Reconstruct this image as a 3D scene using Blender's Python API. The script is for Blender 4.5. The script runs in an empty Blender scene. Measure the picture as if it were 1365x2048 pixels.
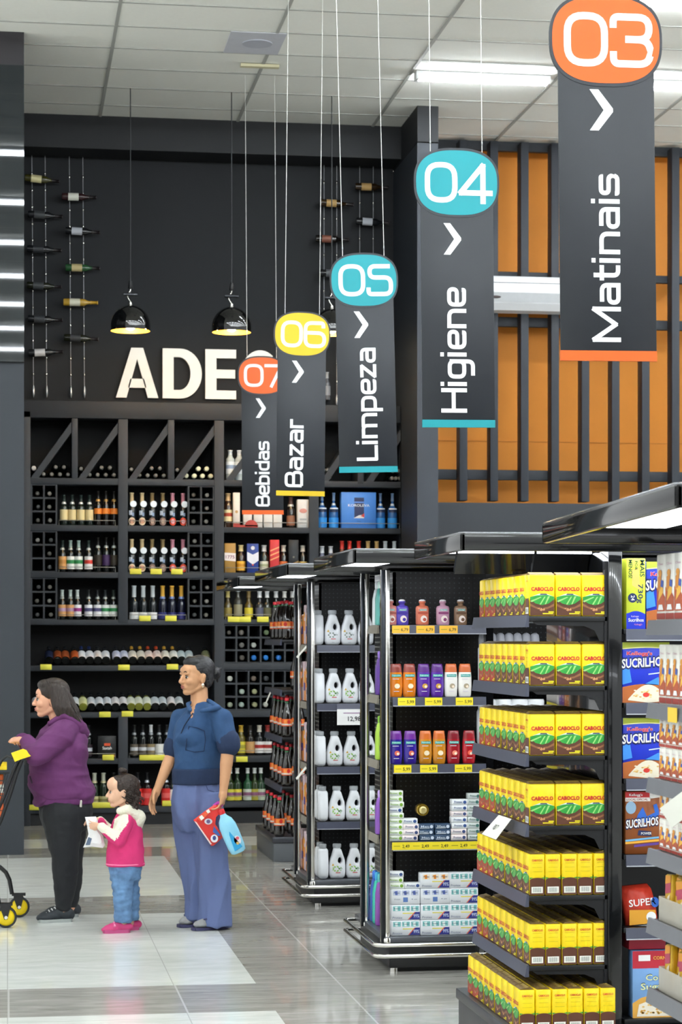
import bpy, bmesh, math, random
from mathutils import Vector, Matrix, Euler
random.seed(7)
PI = math.pi
SC = bpy.context.scene
COL = SC.collection

# ---------------------------------------------------------------- camera, world, exposure
FPX, HORIZON, VPX, CAMH = 4340.0, 1276.0, 15.0, 1.70
YAW = math.atan((682.5 - VPX) / FPX)
SN, CS = math.sin(YAW), math.cos(YAW)
cam_data = bpy.data.cameras.new('camera')
cam = bpy.data.objects.new('camera', cam_data)
COL.objects.link(cam)
SC.camera = cam
cam.location = (0, 0, CAMH)
cam.rotation_euler = (PI / 2, 0, -YAW)
cam_data.sensor_fit = 'VERTICAL'
cam_data.sensor_height = 36.0
cam_data.lens = FPX / 2048 * 36.0
cam_data.shift_y = (HORIZON - 1024) / 2048
cam_data.clip_start = 0.1
cam_data.clip_end = 200
cam_data.dof.use_dof = True
cam_data.dof.focus_distance = 9.6
cam_data.dof.aperture_fstop = 9.0

world = bpy.data.worlds.new('store_ambient')
SC.world = world
world.use_nodes = True
WORLD_STRENGTH = 1.25
LAMP_STRENGTH = 60.0
wn = world.node_tree
wbg = wn.nodes['Background']
wbg.inputs[1].default_value = WORLD_STRENGTH
# the rest of the store around: pale ceiling side above, floor side below
wtc = wn.nodes.new('ShaderNodeTexCoord'); wsx = wn.nodes.new('ShaderNodeSeparateXYZ')
wr = wn.nodes.new('ShaderNodeValToRGB'); wmr = wn.nodes.new('ShaderNodeMapRange')
wn.links.new(wtc.outputs['Generated'], wsx.inputs[0])
wmr.inputs[1].default_value = -0.4; wmr.inputs[2].default_value = 0.5
wn.links.new(wsx.outputs[2], wmr.inputs[0]); wn.links.new(wmr.outputs[0], wr.inputs[0])
wr.color_ramp.elements[0].color = (1.0, 1.0, .97, 1)
wr.color_ramp.elements[1].color = (.95, 1.0, 1.0, 1)
e_ = wr.color_ramp.elements.new(.5); e_.color = (.5, .52, .53, 1)
wn.links.new(wr.outputs[0], wbg.inputs[0])
SC.view_settings.view_transform = 'Standard'
SC.view_settings.look = 'None'
SC.view_settings.exposure = 0.55
SC.view_settings.gamma = 1.0
SC.view_settings.use_curve_mapping = False

# ---------------------------------------------------------------- measuring the photograph
def at_t(px, py, t):
    u = (px - 682.5) / FPX
    return Vector((t * (SN + u * CS), t * (CS - u * SN), CAMH + t * (HORIZON - py) / FPX))
def at_y(px, py, Y):
    u = (px - 682.5) / FPX
    return at_t(px, py, Y / (CS - u * SN))
def at_x(px, py, X):
    u = (px - 682.5) / FPX
    return at_t(px, py, X / (SN + u * CS))

# ---------------------------------------------------------------- materials
def lin(h):
    h = h.lstrip('#')
    o = []
    for i in (0, 2, 4):
        v = int(h[i:i + 2], 16) / 255
        o.append(v / 12.92 if v <= .04045 else ((v + .055) / 1.055) ** 2.4)
    return (o[0], o[1], o[2], 1)
_M = {}
def M(hexc, rough=.5, metal=0., noise=.05, scale=18., bump=0., bscale=60., coat=0., emit=0., trans=0., stretch=None, ior=1.45, alpha=1.):
    key = (hexc, rough, metal, noise, scale, bump, bscale, coat, emit, trans, stretch, ior, alpha)
    if key in _M: return _M[key]
    m = bpy.data.materials.new('surface_' + hexc.strip('#'))
    m.use_nodes = True
    nt = m.node_tree; b = nt.nodes['Principled BSDF']
    c = lin(hexc)
    b.inputs['Roughness'].default_value = rough
    b.inputs['Metallic'].default_value = metal
    b.inputs['IOR'].default_value = ior
    b.inputs['Coat Weight'].default_value = coat
    b.inputs['Transmission Weight'].default_value = trans
    b.inputs['Alpha'].default_value = alpha
    tc = nt.nodes.new('ShaderNodeTexCoord')
    src = tc.outputs['Object']
    if stretch:
        mp = nt.nodes.new('ShaderNodeMapping'); mp.inputs['Scale'].default_value = stretch
        nt.links.new(src, mp.inputs[0]); src = mp.outputs[0]
    n = nt.nodes.new('ShaderNodeTexNoise'); n.inputs['Scale'].default_value = scale
    n.inputs['Detail'].default_value = 4
    nt.links.new(src, n.inputs['Vector'])
    mx = nt.nodes.new('ShaderNodeMix'); mx.data_type = 'RGBA'
    mx.inputs[6].default_value = tuple(max(0, v * (1 - noise * 1.6)) for v in c[:3]) + (1,)
    mx.inputs[7].default_value = tuple(min(1, v * (1 + noise * 1.6)) for v in c[:3]) + (1,)
    nt.links.new(n.outputs['Fac'], mx.inputs[0])
    nt.links.new(mx.outputs[2], b.inputs['Base Color'])
    if bump:
        n2 = nt.nodes.new('ShaderNodeTexNoise'); n2.inputs['Scale'].default_value = bscale
        n2.inputs['Detail'].default_value = 5
        nt.links.new(src, n2.inputs['Vector'])
        bp = nt.nodes.new('ShaderNodeBump'); bp.inputs['Strength'].default_value = bump
        bp.inputs['Distance'].default_value = .01
        nt.links.new(n2.outputs['Fac'], bp.inputs['Height'])
        nt.links.new(bp.outputs[0], b.inputs['Normal'])
    if emit:
        b.inputs['Emission Color'].default_value = c
        b.inputs['Emission Strength'].default_value = emit
    _M[key] = m
    return m

def brick_mat(name, c1, c2, mortar, w, h, msize, rough, off=(0, 0, 0), noise_scale=(1, 1, 1), coat=0., dark=.8):
    m = bpy.data.materials.new(name); m.use_nodes = True
    nt = m.node_tree; b = nt.nodes['Principled BSDF']
    tc = nt.nodes.new('ShaderNodeTexCoord')
    mp = nt.nodes.new('ShaderNodeMapping'); mp.inputs['Location'].default_value = off
    nt.links.new(tc.outputs['Object'], mp.inputs[0])
    br = nt.nodes.new('ShaderNodeTexBrick'); br.offset = 0; br.squash = 1
    br.inputs['Scale'].default_value = 1
    br.inputs['Brick Width'].default_value = w; br.inputs['Row Height'].default_value = h
    br.inputs['Mortar Size'].default_value = msize
    br.inputs['Mortar Smooth'].default_value = .2
    nt.links.new(mp.outputs[0], br.inputs['Vector'])
    m2 = nt.nodes.new('ShaderNodeMapping'); m2.inputs['Scale'].default_value = noise_scale
    nt.links.new(tc.outputs['Object'], m2.inputs[0])
    n = nt.nodes.new('ShaderNodeTexNoise'); n.inputs['Scale'].default_value = 3.2
    n.inputs['Detail'].default_value = 9; n.inputs['Roughness'].default_value = .68
    n.inputs['Distortion'].default_value = .6
    nt.links.new(m2.outputs[0], n.inputs['Vector'])
    cr = nt.nodes.new('ShaderNodeValToRGB')
    cr.color_ramp.elements[0].position = .33; cr.color_ramp.elements[0].color = lin(c1)
    cr.color_ramp.elements[1].position = .66; cr.color_ramp.elements[1].color = lin(c2)
    nt.links.new(n.outputs['Fac'], cr.inputs[0])
    nt.links.new(cr.outputs[0], br.inputs['Color1'])
    mx = nt.nodes.new('ShaderNodeMix'); mx.data_type = 'RGBA'; mx.blend_type = 'MULTIPLY'
    mx.inputs[0].default_value = 1
    nt.links.new(cr.outputs[0], mx.inputs[6]); mx.inputs[7].default_value = (dark, dark, dark * .98, 1)
    nt.links.new(mx.outputs[2], br.inputs['Color2'])
    br.inputs['Mortar'].default_value = lin(mortar)
    nt.links.new(br.outputs['Color'], b.inputs['Base Color'])
    b.inputs['Roughness'].default_value = rough
    b.inputs['Coat Weight'].default_value = coat
    return m

def peg_mat(name, base, dot, pitch, axis):
    """black pegboard sheet; light in its rows of round holes is painted as dots"""
    m = bpy.data.materials.new(name); m.use_nodes = True
    nt = m.node_tree; b = nt.nodes['Principled BSDF']
    tc = nt.nodes.new('ShaderNodeTexCoord'); sx = nt.nodes.new('ShaderNodeSeparateXYZ')
    nt.links.new(tc.outputs['Object'], sx.inputs[0])
    def mt(op, a, bb=None):
        k = nt.nodes.new('ShaderNodeMath'); k.operation = op
        for i, q in enumerate((a, bb)):
            if q is None: continue
            if isinstance(q, (int, float)): k.inputs[i].default_value = q
            else: nt.links.new(q, k.inputs[i])
        return k.outputs[0]
    def cell(s):
        return mt('SUBTRACT', mt('FRACT', mt('DIVIDE', s, pitch)), .5)
    a = cell(sx.outputs[axis]); z = cell(sx.outputs[2])
    d = mt('ADD', mt('MULTIPLY', a, a), mt('MULTIPLY', z, z))
    k = mt('LESS_THAN', d, .025)
    mx = nt.nodes.new('ShaderNodeMix'); mx.data_type = 'RGBA'
    mx.inputs[6].default_value = lin(base); mx.inputs[7].default_value = lin(dot)
    nt.links.new(k, mx.inputs[0]); nt.links.new(mx.outputs[2], b.inputs['Base Color'])
    b.inputs['Roughness'].default_value = .3
    return m

# ---------------------------------------------------------------- mesh builder
_TXT = {}
def text_geo(s, bold=.012):
    """verts, faces of a line of type, height of a capital = 1, left at 0, baseline at 0"""
    if (s, bold) in _TXT: return _TXT[(s, bold)]
    cu = bpy.data.curves.new('t', 'FONT'); cu.body = s; cu.resolution_u = 2; cu.offset = bold
    o = bpy.data.objects.new('t', cu); COL.objects.link(o)
    dg = bpy.context.evaluated_depsgraph_get()
    me = bpy.data.meshes.new_from_object(o.evaluated_get(dg))
    vs = [(v.co.x, v.co.y) for v in me.vertices]; fs = [tuple(p.vertices) for p in me.polygons]
    bpy.data.objects.remove(o); bpy.data.curves.remove(cu); bpy.data.meshes.remove(me)
    if not vs: vs = [(0, 0)]
    x0 = min(v[0] for v in vs); x1 = max(v[0] for v in vs)
    k = 1 / .73
    vs = [((v[0] - x0) * k, v[1] * k) for v in vs]
    _TXT[(s, bold)] = (vs, fs, (x1 - x0) * k)
    return _TXT[(s, bold)]

class MB:
    def __init__(self):
        self.v = []; self.f = []; self.mi = []; self.sm = []; self.mats = []
    def slot(self, m):
        if m not in self.mats: self.mats.append(m)
        return self.mats.index(m)
    def add(self, vs, fs, m, smooth=False):
        o = len(self.v); self.v += [tuple(v) for v in vs]
        s = self.slot(m)
        for f in fs:
            self.f.append(tuple(i + o for i in f)); self.mi.append(s); self.sm.append(smooth)
        return self
    def box(self, x0, x1, y0, y1, z0, z1, m):
        vs = [(x, y, z) for z in (z0, z1) for y in (y0, y1) for x in (x0, x1)]
        return self.add(vs, [(0, 2, 3, 1), (4, 5, 7, 6), (0, 1, 5, 4), (2, 6, 7, 3), (0, 4, 6, 2), (1, 3, 7, 5)], m)
    def rbox(self, x0, x1, y0, y1, z0, z1, m, r=.003, seg=2):
        bm = bmesh.new(); bmesh.ops.create_cube(bm, size=1)
        for v in bm.verts:
            v.co = Vector(((x0 + x1) / 2 + v.co.x * (x1 - x0), (y0 + y1) / 2 + v.co.y * (y1 - y0), (z0 + z1) / 2 + v.co.z * (z1 - z0)))
        bmesh.ops.bevel(bm, geom=list(bm.edges), offset=r, segments=seg, affect='EDGES', profile=.5)
        bm.verts.index_update()
        self.add([v.co[:] for v in bm.verts], [tuple(v.index for v in f.verts) for f in bm.faces], m, True)
        bm.free(); return self
    def poly(self, pts, m):
        return self.add(pts, [tuple(range(len(pts)))], m)
    def quad(self, o, U, V, x0, x1, y0, y1, m):
        o, U, V = Vector(o), Vector(U), Vector(V)
        return self.poly([o + U * x0 + V * y0, o + U * x1 + V * y0, o + U * x1 + V * y1, o + U * x0 + V * y1], m)
    def shape(self, o, U, V, pts, m):
        o, U, V = Vector(o), Vector(U), Vector(V)
        return self.poly([o + U * a + V * b for a, b in pts], m)
    def disc(self, o, U, V, cx, cy, rx, ry, m, n=16):
        return self.shape(o, U, V, [(cx + rx * math.cos(2 * PI * i / n), cy + ry * math.sin(2 * PI * i / n)) for i in range(n)], m)
    def prism(self, pts, o, U, V, depth, m, smooth=False):
        """outline pts in the U, V plane pushed along U x V by depth"""
        o, U, V = Vector(o), Vector(U), Vector(V); N = U.cross(V).normalized()
        a = [o + U * p[0] + V * p[1] for p in pts]; b = [p + N * depth for p in a]
        n = len(pts)
        fs = [tuple(range(n, 2 * n)), tuple(reversed(range(n)))]
        self.add(a + b, fs, m)
        self.add(a + b, [(i, (i + 1) % n, n + (i + 1) % n, n + i) for i in range(n)], m, smooth)
        return self
    def text(self, s, o, U, V, h, m, width=None, center=True, bold=.012):
        vs, fs, w = text_geo(s, bold)
        kx = h if width is None else width / max(w, 1e-6)
        ox = -w * kx / 2 if center else 0
        o, U, V = Vector(o), Vector(U), Vector(V)
        P = [o + U * (ox + x * kx) + V * (y * h) for x, y in vs]
        return self.add(P, fs, m)
    def lathe(self, prof, m, seg=20, c=(0, 0, 0), sx=1., sy=1., axis='z', cap=True, smooth=True):
        vs = []; fs = []
        for r, z in prof:
            for i in range(seg):
                a = 2 * PI * i / seg
                p = (r * math.cos(a) * sx, r * math.sin(a) * sy, z)
                if axis == 'y': p = (p[0], -p[2], p[1])
                if axis == 'x': p = (-p[2], p[0], p[1])
                vs.append((p[0] + c[0], p[1] + c[1], p[2] + c[2]))
        for j in range(len(prof) - 1):
            for i in range(seg):
                k = (i + 1) % seg
                fs.append((j * seg + i, j * seg + k, (j + 1) * seg + k, (j + 1) * seg + i))
        self.add(vs, fs, m, smooth)
        if cap:
            n = len(vs)
            self.add(vs[:seg], [tuple(reversed(range(seg)))], m)
            self.add(vs[n - seg:], [tuple(range(seg))], m)
        return self
    def arc_patch(self, r, z0, z1, a0, a1, m, seg=10, sx=1., sy=1., c=(0, 0, 0)):
        """a label wrapped part of the way round a bottle"""
        vs = []
        for z in (z0, z1):
            for i in range(seg + 1):
                a = a0 + (a1 - a0) * i / seg
                vs.append((c[0] + r * math.cos(a) * sx, c[1] + r * math.sin(a) * sy, c[2] + z))
        return self.add(vs, [(i, i + 1, seg + 2 + i, seg + 1 + i) for i in range(seg)], m, True)
    def tube(self, pts, r, m, seg=8, closed=False):
        P = [Vector(p) for p in pts]; n = len(P)
        T = []
        for i in range(n):
            if closed: d = (P[(i + 1) % n] - P[i - 1])
            else: d = P[min(i + 1, n - 1)] - P[max(i - 1, 0)]
            T.append(d.normalized())
        up = Vector((0, 0, 1)) if abs(T[0].z) < .9 else Vector((1, 0, 0))
        u = T[0].cross(up).normalized()
        vs = []
        for i in range(n):
            u = (u - T[i] * u.dot(T[i]))
            u = u.normalized() if u.length > 1e-6 else T[i].orthogonal().normalized()
            w = T[i].cross(u)
            rr = r[i] if isinstance(r, (list, tuple)) else r
            for k in range(seg):
                a = 2 * PI * k / seg
                vs.append(P[i] + (u * math.cos(a) + w * math.sin(a)) * rr)
        fs = []
        for j in range(n if closed else n - 1):
            for k in range(seg):
                q = (k + 1) % seg; jj = (j + 1) % n
                fs.append((j * seg + k, j * seg + q, jj * seg + q, jj * seg + k))
        self.add(vs, fs, m, True)
        if not closed:
            self.add(vs[:seg], [tuple(range(seg))], m); self.add(vs[-seg:], [tuple(reversed(range(seg)))], m)
        return self
    def ball(self, c, r, m, seg=14, rings=9):
        rx, ry, rz = r if isinstance(r, (tuple, list)) else (r, r, r)
        prof = [(math.sin(PI * i / rings), -math.cos(PI * i / rings)) for i in range(rings + 1)]
        vs = []; fs = []
        for s_, z in prof:
            for i in range(seg):
                a = 2 * PI * i / seg
                vs.append((c[0] + rx * s_ * math.cos(a), c[1] + ry * s_ * math.sin(a), c[2] + rz * z))
        for j in range(rings):
            for i in range(seg):
                k = (i + 1) % seg
                fs.append((j * seg + i, j * seg + k, (j + 1) * seg + k, (j + 1) * seg + i))
        return self.add(vs, fs, m, True)
    def mesh(self, name):
        me = bpy.data.meshes.new(name)
        me.from_pydata(self.v, [], self.f)
        for m in self.mats: me.materials.append(m)
        me.polygons.foreach_set('material_index', self.mi)
        me.polygons.foreach_set('use_smooth', self.sm)
        me.update()
        return me
    def build(self, name, parent=None, loc=None, **kw):
        return ob(name, self.mesh(name), parent, loc, **kw)

def ob(name, me, parent=None, loc=None, rot=None, label=None, cat=None, group=None, kind=None):
    o = bpy.data.objects.new(name, me); COL.objects.link(o)
    if parent: o.parent = parent
    if loc is not None: o.location = loc
    if rot is not None: o.rotation_euler = rot
    if label: o['label'] = label
    if cat: o['category'] = cat
    if group: o['group'] = group
    if kind: o['kind'] = kind
    return o
def empty(name, loc=(0, 0, 0), **kw): return ob(name, None, None, loc, **kw)

_LONG = set()
class Proto:
    """a thing's own mesh with the meshes of its parts, placed as often as wanted"""
    def __init__(self, name, cat, mb, parts=()):
        self.name, self.cat = name, cat
        self.me = mb.mesh(name)
        self.parts = [(n, p.mesh(n), lb) for n, p, lb in [(q + (None,))[:3] for q in parts]]
    def put(self, loc, label, rot=None, group=None, scale=None):
        if isinstance(rot, (int, float)): rot = (0, 0, rot)
        if len(label.split()) > 16: _LONG.add(label)
        o = ob(self.name, self.me, None, loc, rot, label, self.cat, group)
        if scale: o.scale = scale
        for n, me, lb in self.parts:
            ob(n, me, o, label=lb)
        return o

ORD = ['first', 'second', 'third', 'fourth', 'fifth', 'sixth', 'seventh', 'eighth', 'ninth', 'tenth', 'eleventh', 'twelfth', 'thirteenth',
       'fourteenth', 'fifteenth', 'sixteenth', 'seventeenth', 'eighteenth', 'nineteenth', 'twentieth']
def onth(i): return ORD[i] if i < len(ORD) else '%dth' % (i + 1)

# common finishes
CHAR = M('#363b42', .55, noise=.05, scale=2)        # charcoal painted panels
CHAR_D = M('#101216', .7, noise=.08, scale=2)
CHAR_IN = M('#1b1e22', .7, noise=.08, scale=2)
BLACKG = M('#0b0c0e', .12, noise=.1, scale=3, coat=.4)
BLACKS = M('#141518', .35, noise=.1, scale=5)
CHROME = M('#d8d6d0', .16, metal=1., noise=.03)
STEEL = M('#9b9ea1', .3, metal=1., noise=.05)
RAILG = M('#4a4d5c', .3, noise=.06)
WHITE = M('#f2f2f0', .5, noise=.02)
TAGY = M('#e8dc2e', .5, noise=.06)
TAGTXT = M('#55501c', .6)
# ================================================================ the room
YW = 19.80          # wall and shelving front at the back of the store
ZC = 6.44           # ceiling
def struct(name, mb): return mb.build(name, kind='structure')

f_light = brick_mat('pale_floor_tile', '#d8dcd6', '#eef0ec', '#c6c8c2', .805, .88, .003, .2, off=(-.0, -.02, 0), noise_scale=(1, 3, 1), coat=.25, dark=.98)
f_grey = brick_mat('grey_stone_floor_tile', '#98968f', '#c0beb8', '#d2d0ca', .805, .885, .005, .19, off=(-.005, -.02, 0), noise_scale=(.8, 4.5, 1), coat=.35, dark=.93)
mb = MB()
xs = [-8, 1.21, 16]
ys = [-6, -4.3, -3.4, -.75, .15, 2.8, 3.7, 6.35, 7.2, 9.83, 10.62, 13.42, 14.34, 16.94, 17.70, 18.50, 24]
lightrow = [1, 0, 1, 0, 1, 0, 1, 0, 1, 0, 1, 0, 1, 0, 2, 0]
for j in range(len(ys) - 1):
    for i in range(2):
        k = lightrow[j]
        m = f_light if (k == 2 or (k == 1 and i == 0)) else f_grey
        mb.add([(xs[i], ys[j], 0), (xs[i + 1], ys[j], 0), (xs[i + 1], ys[j + 1], 0), (xs[i], ys[j + 1], 0)], [(0, 1, 2, 3)], m)
        mb.add([(xs[i], ys[j], -.1), (xs[i + 1], ys[j], -.1), (xs[i + 1], ys[j + 1], -.1), (xs[i], ys[j + 1], -.1)], [(3, 2, 1, 0)], m)
struct('floor', mb)

ceil_m = M('#f1f2ec', .9, noise=.02, scale=40)
struct('ceiling', MB().box(-8, 16, -6, 24, ZC, ZC + .1, ceil_m))
tb = MB(); tbm = M('#a9aaa6', .6, noise=.03)
y = 16.23 - .6313 * 34
while y < 20.2:
    tb.box(-8, 16, y - .011, y + .011, ZC - .006, ZC + .001, tbm); y += .6313
x = .832 - 1.255 * 6
while x < 16:
    tb.box(x - .013, x + .013, -6, 20.2, ZC - .009, ZC + .001, tbm); x += 1.255
struct('trim_1', tb)

# back wall of the wine department: header, wall panel behind ropes
wall = MB()
wall.box(-1.5, 3.61, 20.22, 20.4, 0, ZC, M('#14161a', .75, noise=.06, scale=3))
struct('wall_back', wall)
struct('trim_2', MB().box(-.5, 3.61, YW, 20.22, ZC - .30, ZC, M('#121418', .6, noise=.05)))
# column at the left, full height: glossy cladding above, matte below
cl = MB()
cl.box(-1.6, .128, 17.2, 20.22, 0, 3.86, M('#2b3036', .6, noise=.06, scale=3))
struct('wall_left', cl)
gl = MB(); glm = M('#1f2427', .02, noise=.05, scale=1.2)
zz = 3.86
for k in range(9):
    z2 = min(zz + .262, ZC - .26)
    gl.box(-1.6, .128, 17.16, 20.22, zz + .002, z2, glm); gl.box(-1.6, .126, 17.162, 20.22, zz, zz + .002, M('#101214', .5))
    zz = z2
gl.box(-1.6, .128, 17.16, 20.22, ZC - .26, ZC, M('#1d191e', .5))
struct('wall_left_upper', gl)
# pillar between the wine department and the slatted wall
pl = MB(); pl.box(3.61, 3.80, 19.0, 20.22, 0, ZC - .33, M('#2e333b', .55, noise=.05, scale=3))
pl.box(3.61, 3.80, 18.99, 20.22, ZC - .32, ZC, M('#191b1f', .6))
pl.box(3.613, 3.797, 19.01, 20.22, ZC - .33, ZC - .32, M('#08090a', .8))
struct('wall_pillar', pl)
# right back wall: dark below, orange above behind slats
YS = 20.1
dw = MB(); dw.box(3.80, 12, YS, YS + .62, 0, 2.98, M('#24282e', .55, noise=.05, scale=2)); struct('wall_right_lower', dw)
ow = MB(); orm = M('#e08b28', .6, noise=.07, scale=2.2)
ow.box(3.80, 12, YS + .42, YS + .6, 2.98, ZC, orm)
ow.box(3.80, 12, YS + .412, YS + .42, 3.60, 3.606, M('#c87a22', .6))
struct('wall_orange', ow)

# slatted screen
sl = empty('slatted_screen', (3.8, YS, 2.98), label='charcoal wooden slat screen fixed in front of the orange wall', cat='screen')
slm = M('#272b32', .6, noise=.06, scale=4)
sw = at_y(1053, 900, YS).x - at_y(1037.5, 900, YS).x
x0 = at_y(920, 900, YS).x; stp = (at_y(1345, 900, YS).x - x0) / 7
for k in range(24):
    xx = x0 + stp * k
    if xx > 9.5: break
    ob('slat', MB().rbox(xx, xx + sw, YS, YS + .15, 3.0, ZC - .03, slm, .003).mesh('slat'), sl).matrix_parent_inverse = Matrix.Translation((-3.8, -YS, -2.98))
def rail(y0, y1):
    z0 = at_y(1000, y1, YS + .1).z; z1 = at_y(1000, y0, YS + .1).z
    o = ob('rail', MB().rbox(3.81, 9.6, YS + .15, YS + .21, z0, z1, slm, .003).mesh('rail'), sl)
    o.matrix_parent_inverse = Matrix.Translation((-3.8, -YS, -2.98))
for a, b in ((276, 299), (541, 556), (632, 651), (939, 959)): rail(a, b)

# duct along the top of the slatted wall at right
dct = MB(); p = at_y(1240, 266, YS - .1)
dct.tube([(at_y(1180, 266, YS - .1).x, YS - .1, p.z), (9.6, YS - .1, p.z)], .062, M('#4a4a49', .45, metal=.5, noise=.1))
dct.build('ventilation_duct', label='dark grey round duct running along the top of the slatted orange wall', cat='duct')

# air conditioner
ac = empty('air_conditioner', (at_y(1130, 590, YS - .15).x, YS - .02, at_y(1130, 590, YS).z), label='long white air conditioner mounted across the slats of the orange wall', cat='air conditioner')
ax0 = at_y(930, 590, YS - .2).x; ax1 = at_y(1309, 590, YS - .2).x
ztop = at_y(1040, 553, YS - .2).z; zbot = at_y(1040, 621, YS - .2).z
inv = Matrix.Translation(-ac.location)
acw = M('#dfe1e4', .35, noise=.02)
prof = [(0, ztop), (-.2, ztop), (-.225, ztop - .02), (-.23, ztop - .06), (-.225, zbot + .17), (-.20, zbot + .07), (-.13, zbot + .01), (0, zbot)]
b_ = MB(); b_.prism([(p_[0], p_[1]) for p_ in prof], (ax0, YS, 0), (0, 1, 0), (0, 0, 1), ax1 - ax0, acw)
b_.build('housing', ac).matrix_parent_inverse = inv
g_ = MB(); g_.box(ax0 + .02, ax1 - .05, YS - .232, YS - .2, ztop - .068, ztop - .062, M('#46484c', .6)); g_.build('seam_line', ac).matrix_parent_inverse = inv
g_ = MB(); g_.prism([(-.229, zbot + .16), (-.206, zbot + .075), (-.204, zbot + .08), (-.226, zbot + .165)], (ax0 + .03, YS, 0), (0, 1, 0), (0, 0, 1), ax1 - ax0 - .1, M('#a8aaac', .5)); g_.build('outlet_flap', ac).matrix_parent_inverse = inv
g_ = MB(); g_.ball((at_y(985, 594, YS - .2).x + .03, YS - .222, at_y(985, 594, YS - .2).z), (.05, .01, .012), M('#3c3030', .4)); g_.build('badge', ac).matrix_parent_inverse = inv

# round ceiling grille and loose strip near it
lp = at_t(515, 84, 4.74 * FPX / (HORIZON - 84))
g_ = MB(); g_.box(lp.x - .24, lp.x + .2, lp.y - .3, lp.y + .31, ZC - .012, ZC, M('#c9cbd4', .6))
gr = ob('ceiling_speaker', g_.mesh('ceiling_speaker'), label='square pale ceiling panel with a round speaker grille above the wine wall', cat='speaker')
g_ = MB(); g_.lathe([(.12, ZC - .018), (.12, ZC - .012)], M('#b3b6c2', .6), 24, (lp.x, lp.y, 0)); g_.build('grille', gr)
lp = at_t(525, 137, 4.7 * FPX / (HORIZON - 137))
g_ = MB(); g_.box(lp.x - .18, lp.x + .14, lp.y - .02, lp.y + .04, ZC - .03, ZC - .006, M('#cfc9a8', .6))
g_.build('mounting_strip', label='narrow cream mounting strip on the ceiling above the drinks aisle sign', cat='mounting strip')

# fluorescent fixtures in rows
lampbody = M('#e6e8ea', .4)
tubem = M('#f4fbff', .5, noise=0., emit=LAMP_STRENGTH)
fb = MB(); fb.rbox(-.575, .575, -.055, .055, -.03, 0, lampbody, .004); fb.box(-.575, -.553, -.055, .055, -.072, -.02, lampbody); fb.box(.553, .575, -.055, .055, -.072, -.02, lampbody)
ft = MB()
for s_ in (-.03, .03): ft.tube([(-.553, s_, -.055), (.553, s_, -.055)], .0135, tubem, 8)
lamp = Proto('ceiling_light', 'ceiling light', fb, [('fluorescent_tubes', ft)])
rows = [17.85, 15.49, 13.1, 10.7, 8.3, 5.9, 3.5, 1.1, -1.3, -3.7]
for ri, ry in enumerate(rows):
    for ci in range(-4, 7):
        cx = 3.95 + ci * 1.72 + (0 if ri == 0 else .9 if ri == 1 else -.16)
        if ri == 0 and ci == -1: continue
        if ri < 2 and cx < 3.2: continue
        if cx < -2.6: continue
        place = ('%s row from the slatted wall' % onth(ri))
        lamp.put((cx, ry, ZC - .002), 'white tube ceiling light, %s of the %s' % (onth(max(0, ci + 4)), place), group='fluorescent ceiling lights')
# ================================================================ aisle signs
def rounded(pts, r, closed=False, n=6):
    P = [Vector((p[0], p[1])) for p in pts]; out = []
    N = len(P)
    for i in range(N):
        if not closed and i in (0, N - 1): out.append(P[i]); continue
        a, b, c = P[i - 1], P[i], P[(i + 1) % N]
        rr = min(r, (a - b).length * .5, (c - b).length * .5)
        if rr < 1e-4: out.append(b); continue
        p0 = b + (a - b).normalized() * rr; p1 = b + (c - b).normalized() * rr
        for k in range(n + 1):
            t = k / n
            out.append((1 - t) ** 2 * p0 + 2 * t * (1 - t) * b + t * t * p1)
    return out
def stroke(pts, w, closed=False):
    n = len(pts); L = []; R = []
    for i in range(n):
        if closed: a, c = pts[i - 1], pts[(i + 1) % n]
        else: a, c = pts[max(i - 1, 0)], pts[min(i + 1, n - 1)]
        b = pts[i]
        d1 = (b - a).normalized() if (b - a).length > 1e-9 else (c - b).normalized()
        d2 = (c - b).normalized() if (c - b).length > 1e-9 else d1
        n1 = Vector((-d1.y, d1.x)); n2 = Vector((-d2.y, d2.x))
        mm = n1 + n2
        mm = mm.normalized() if mm.length > 1e-6 else n1
        k = w / 2 / max(.45, mm.dot(n1))
        L.append(b + mm * k); R.append(b - mm * k)
    vs = L + R; fs = []
    for i in range(n if closed else n - 1):
        j = (i + 1) % n
        fs.append((n + i, n + j, j, i))
    return vs, fs
R_ = .26
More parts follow.
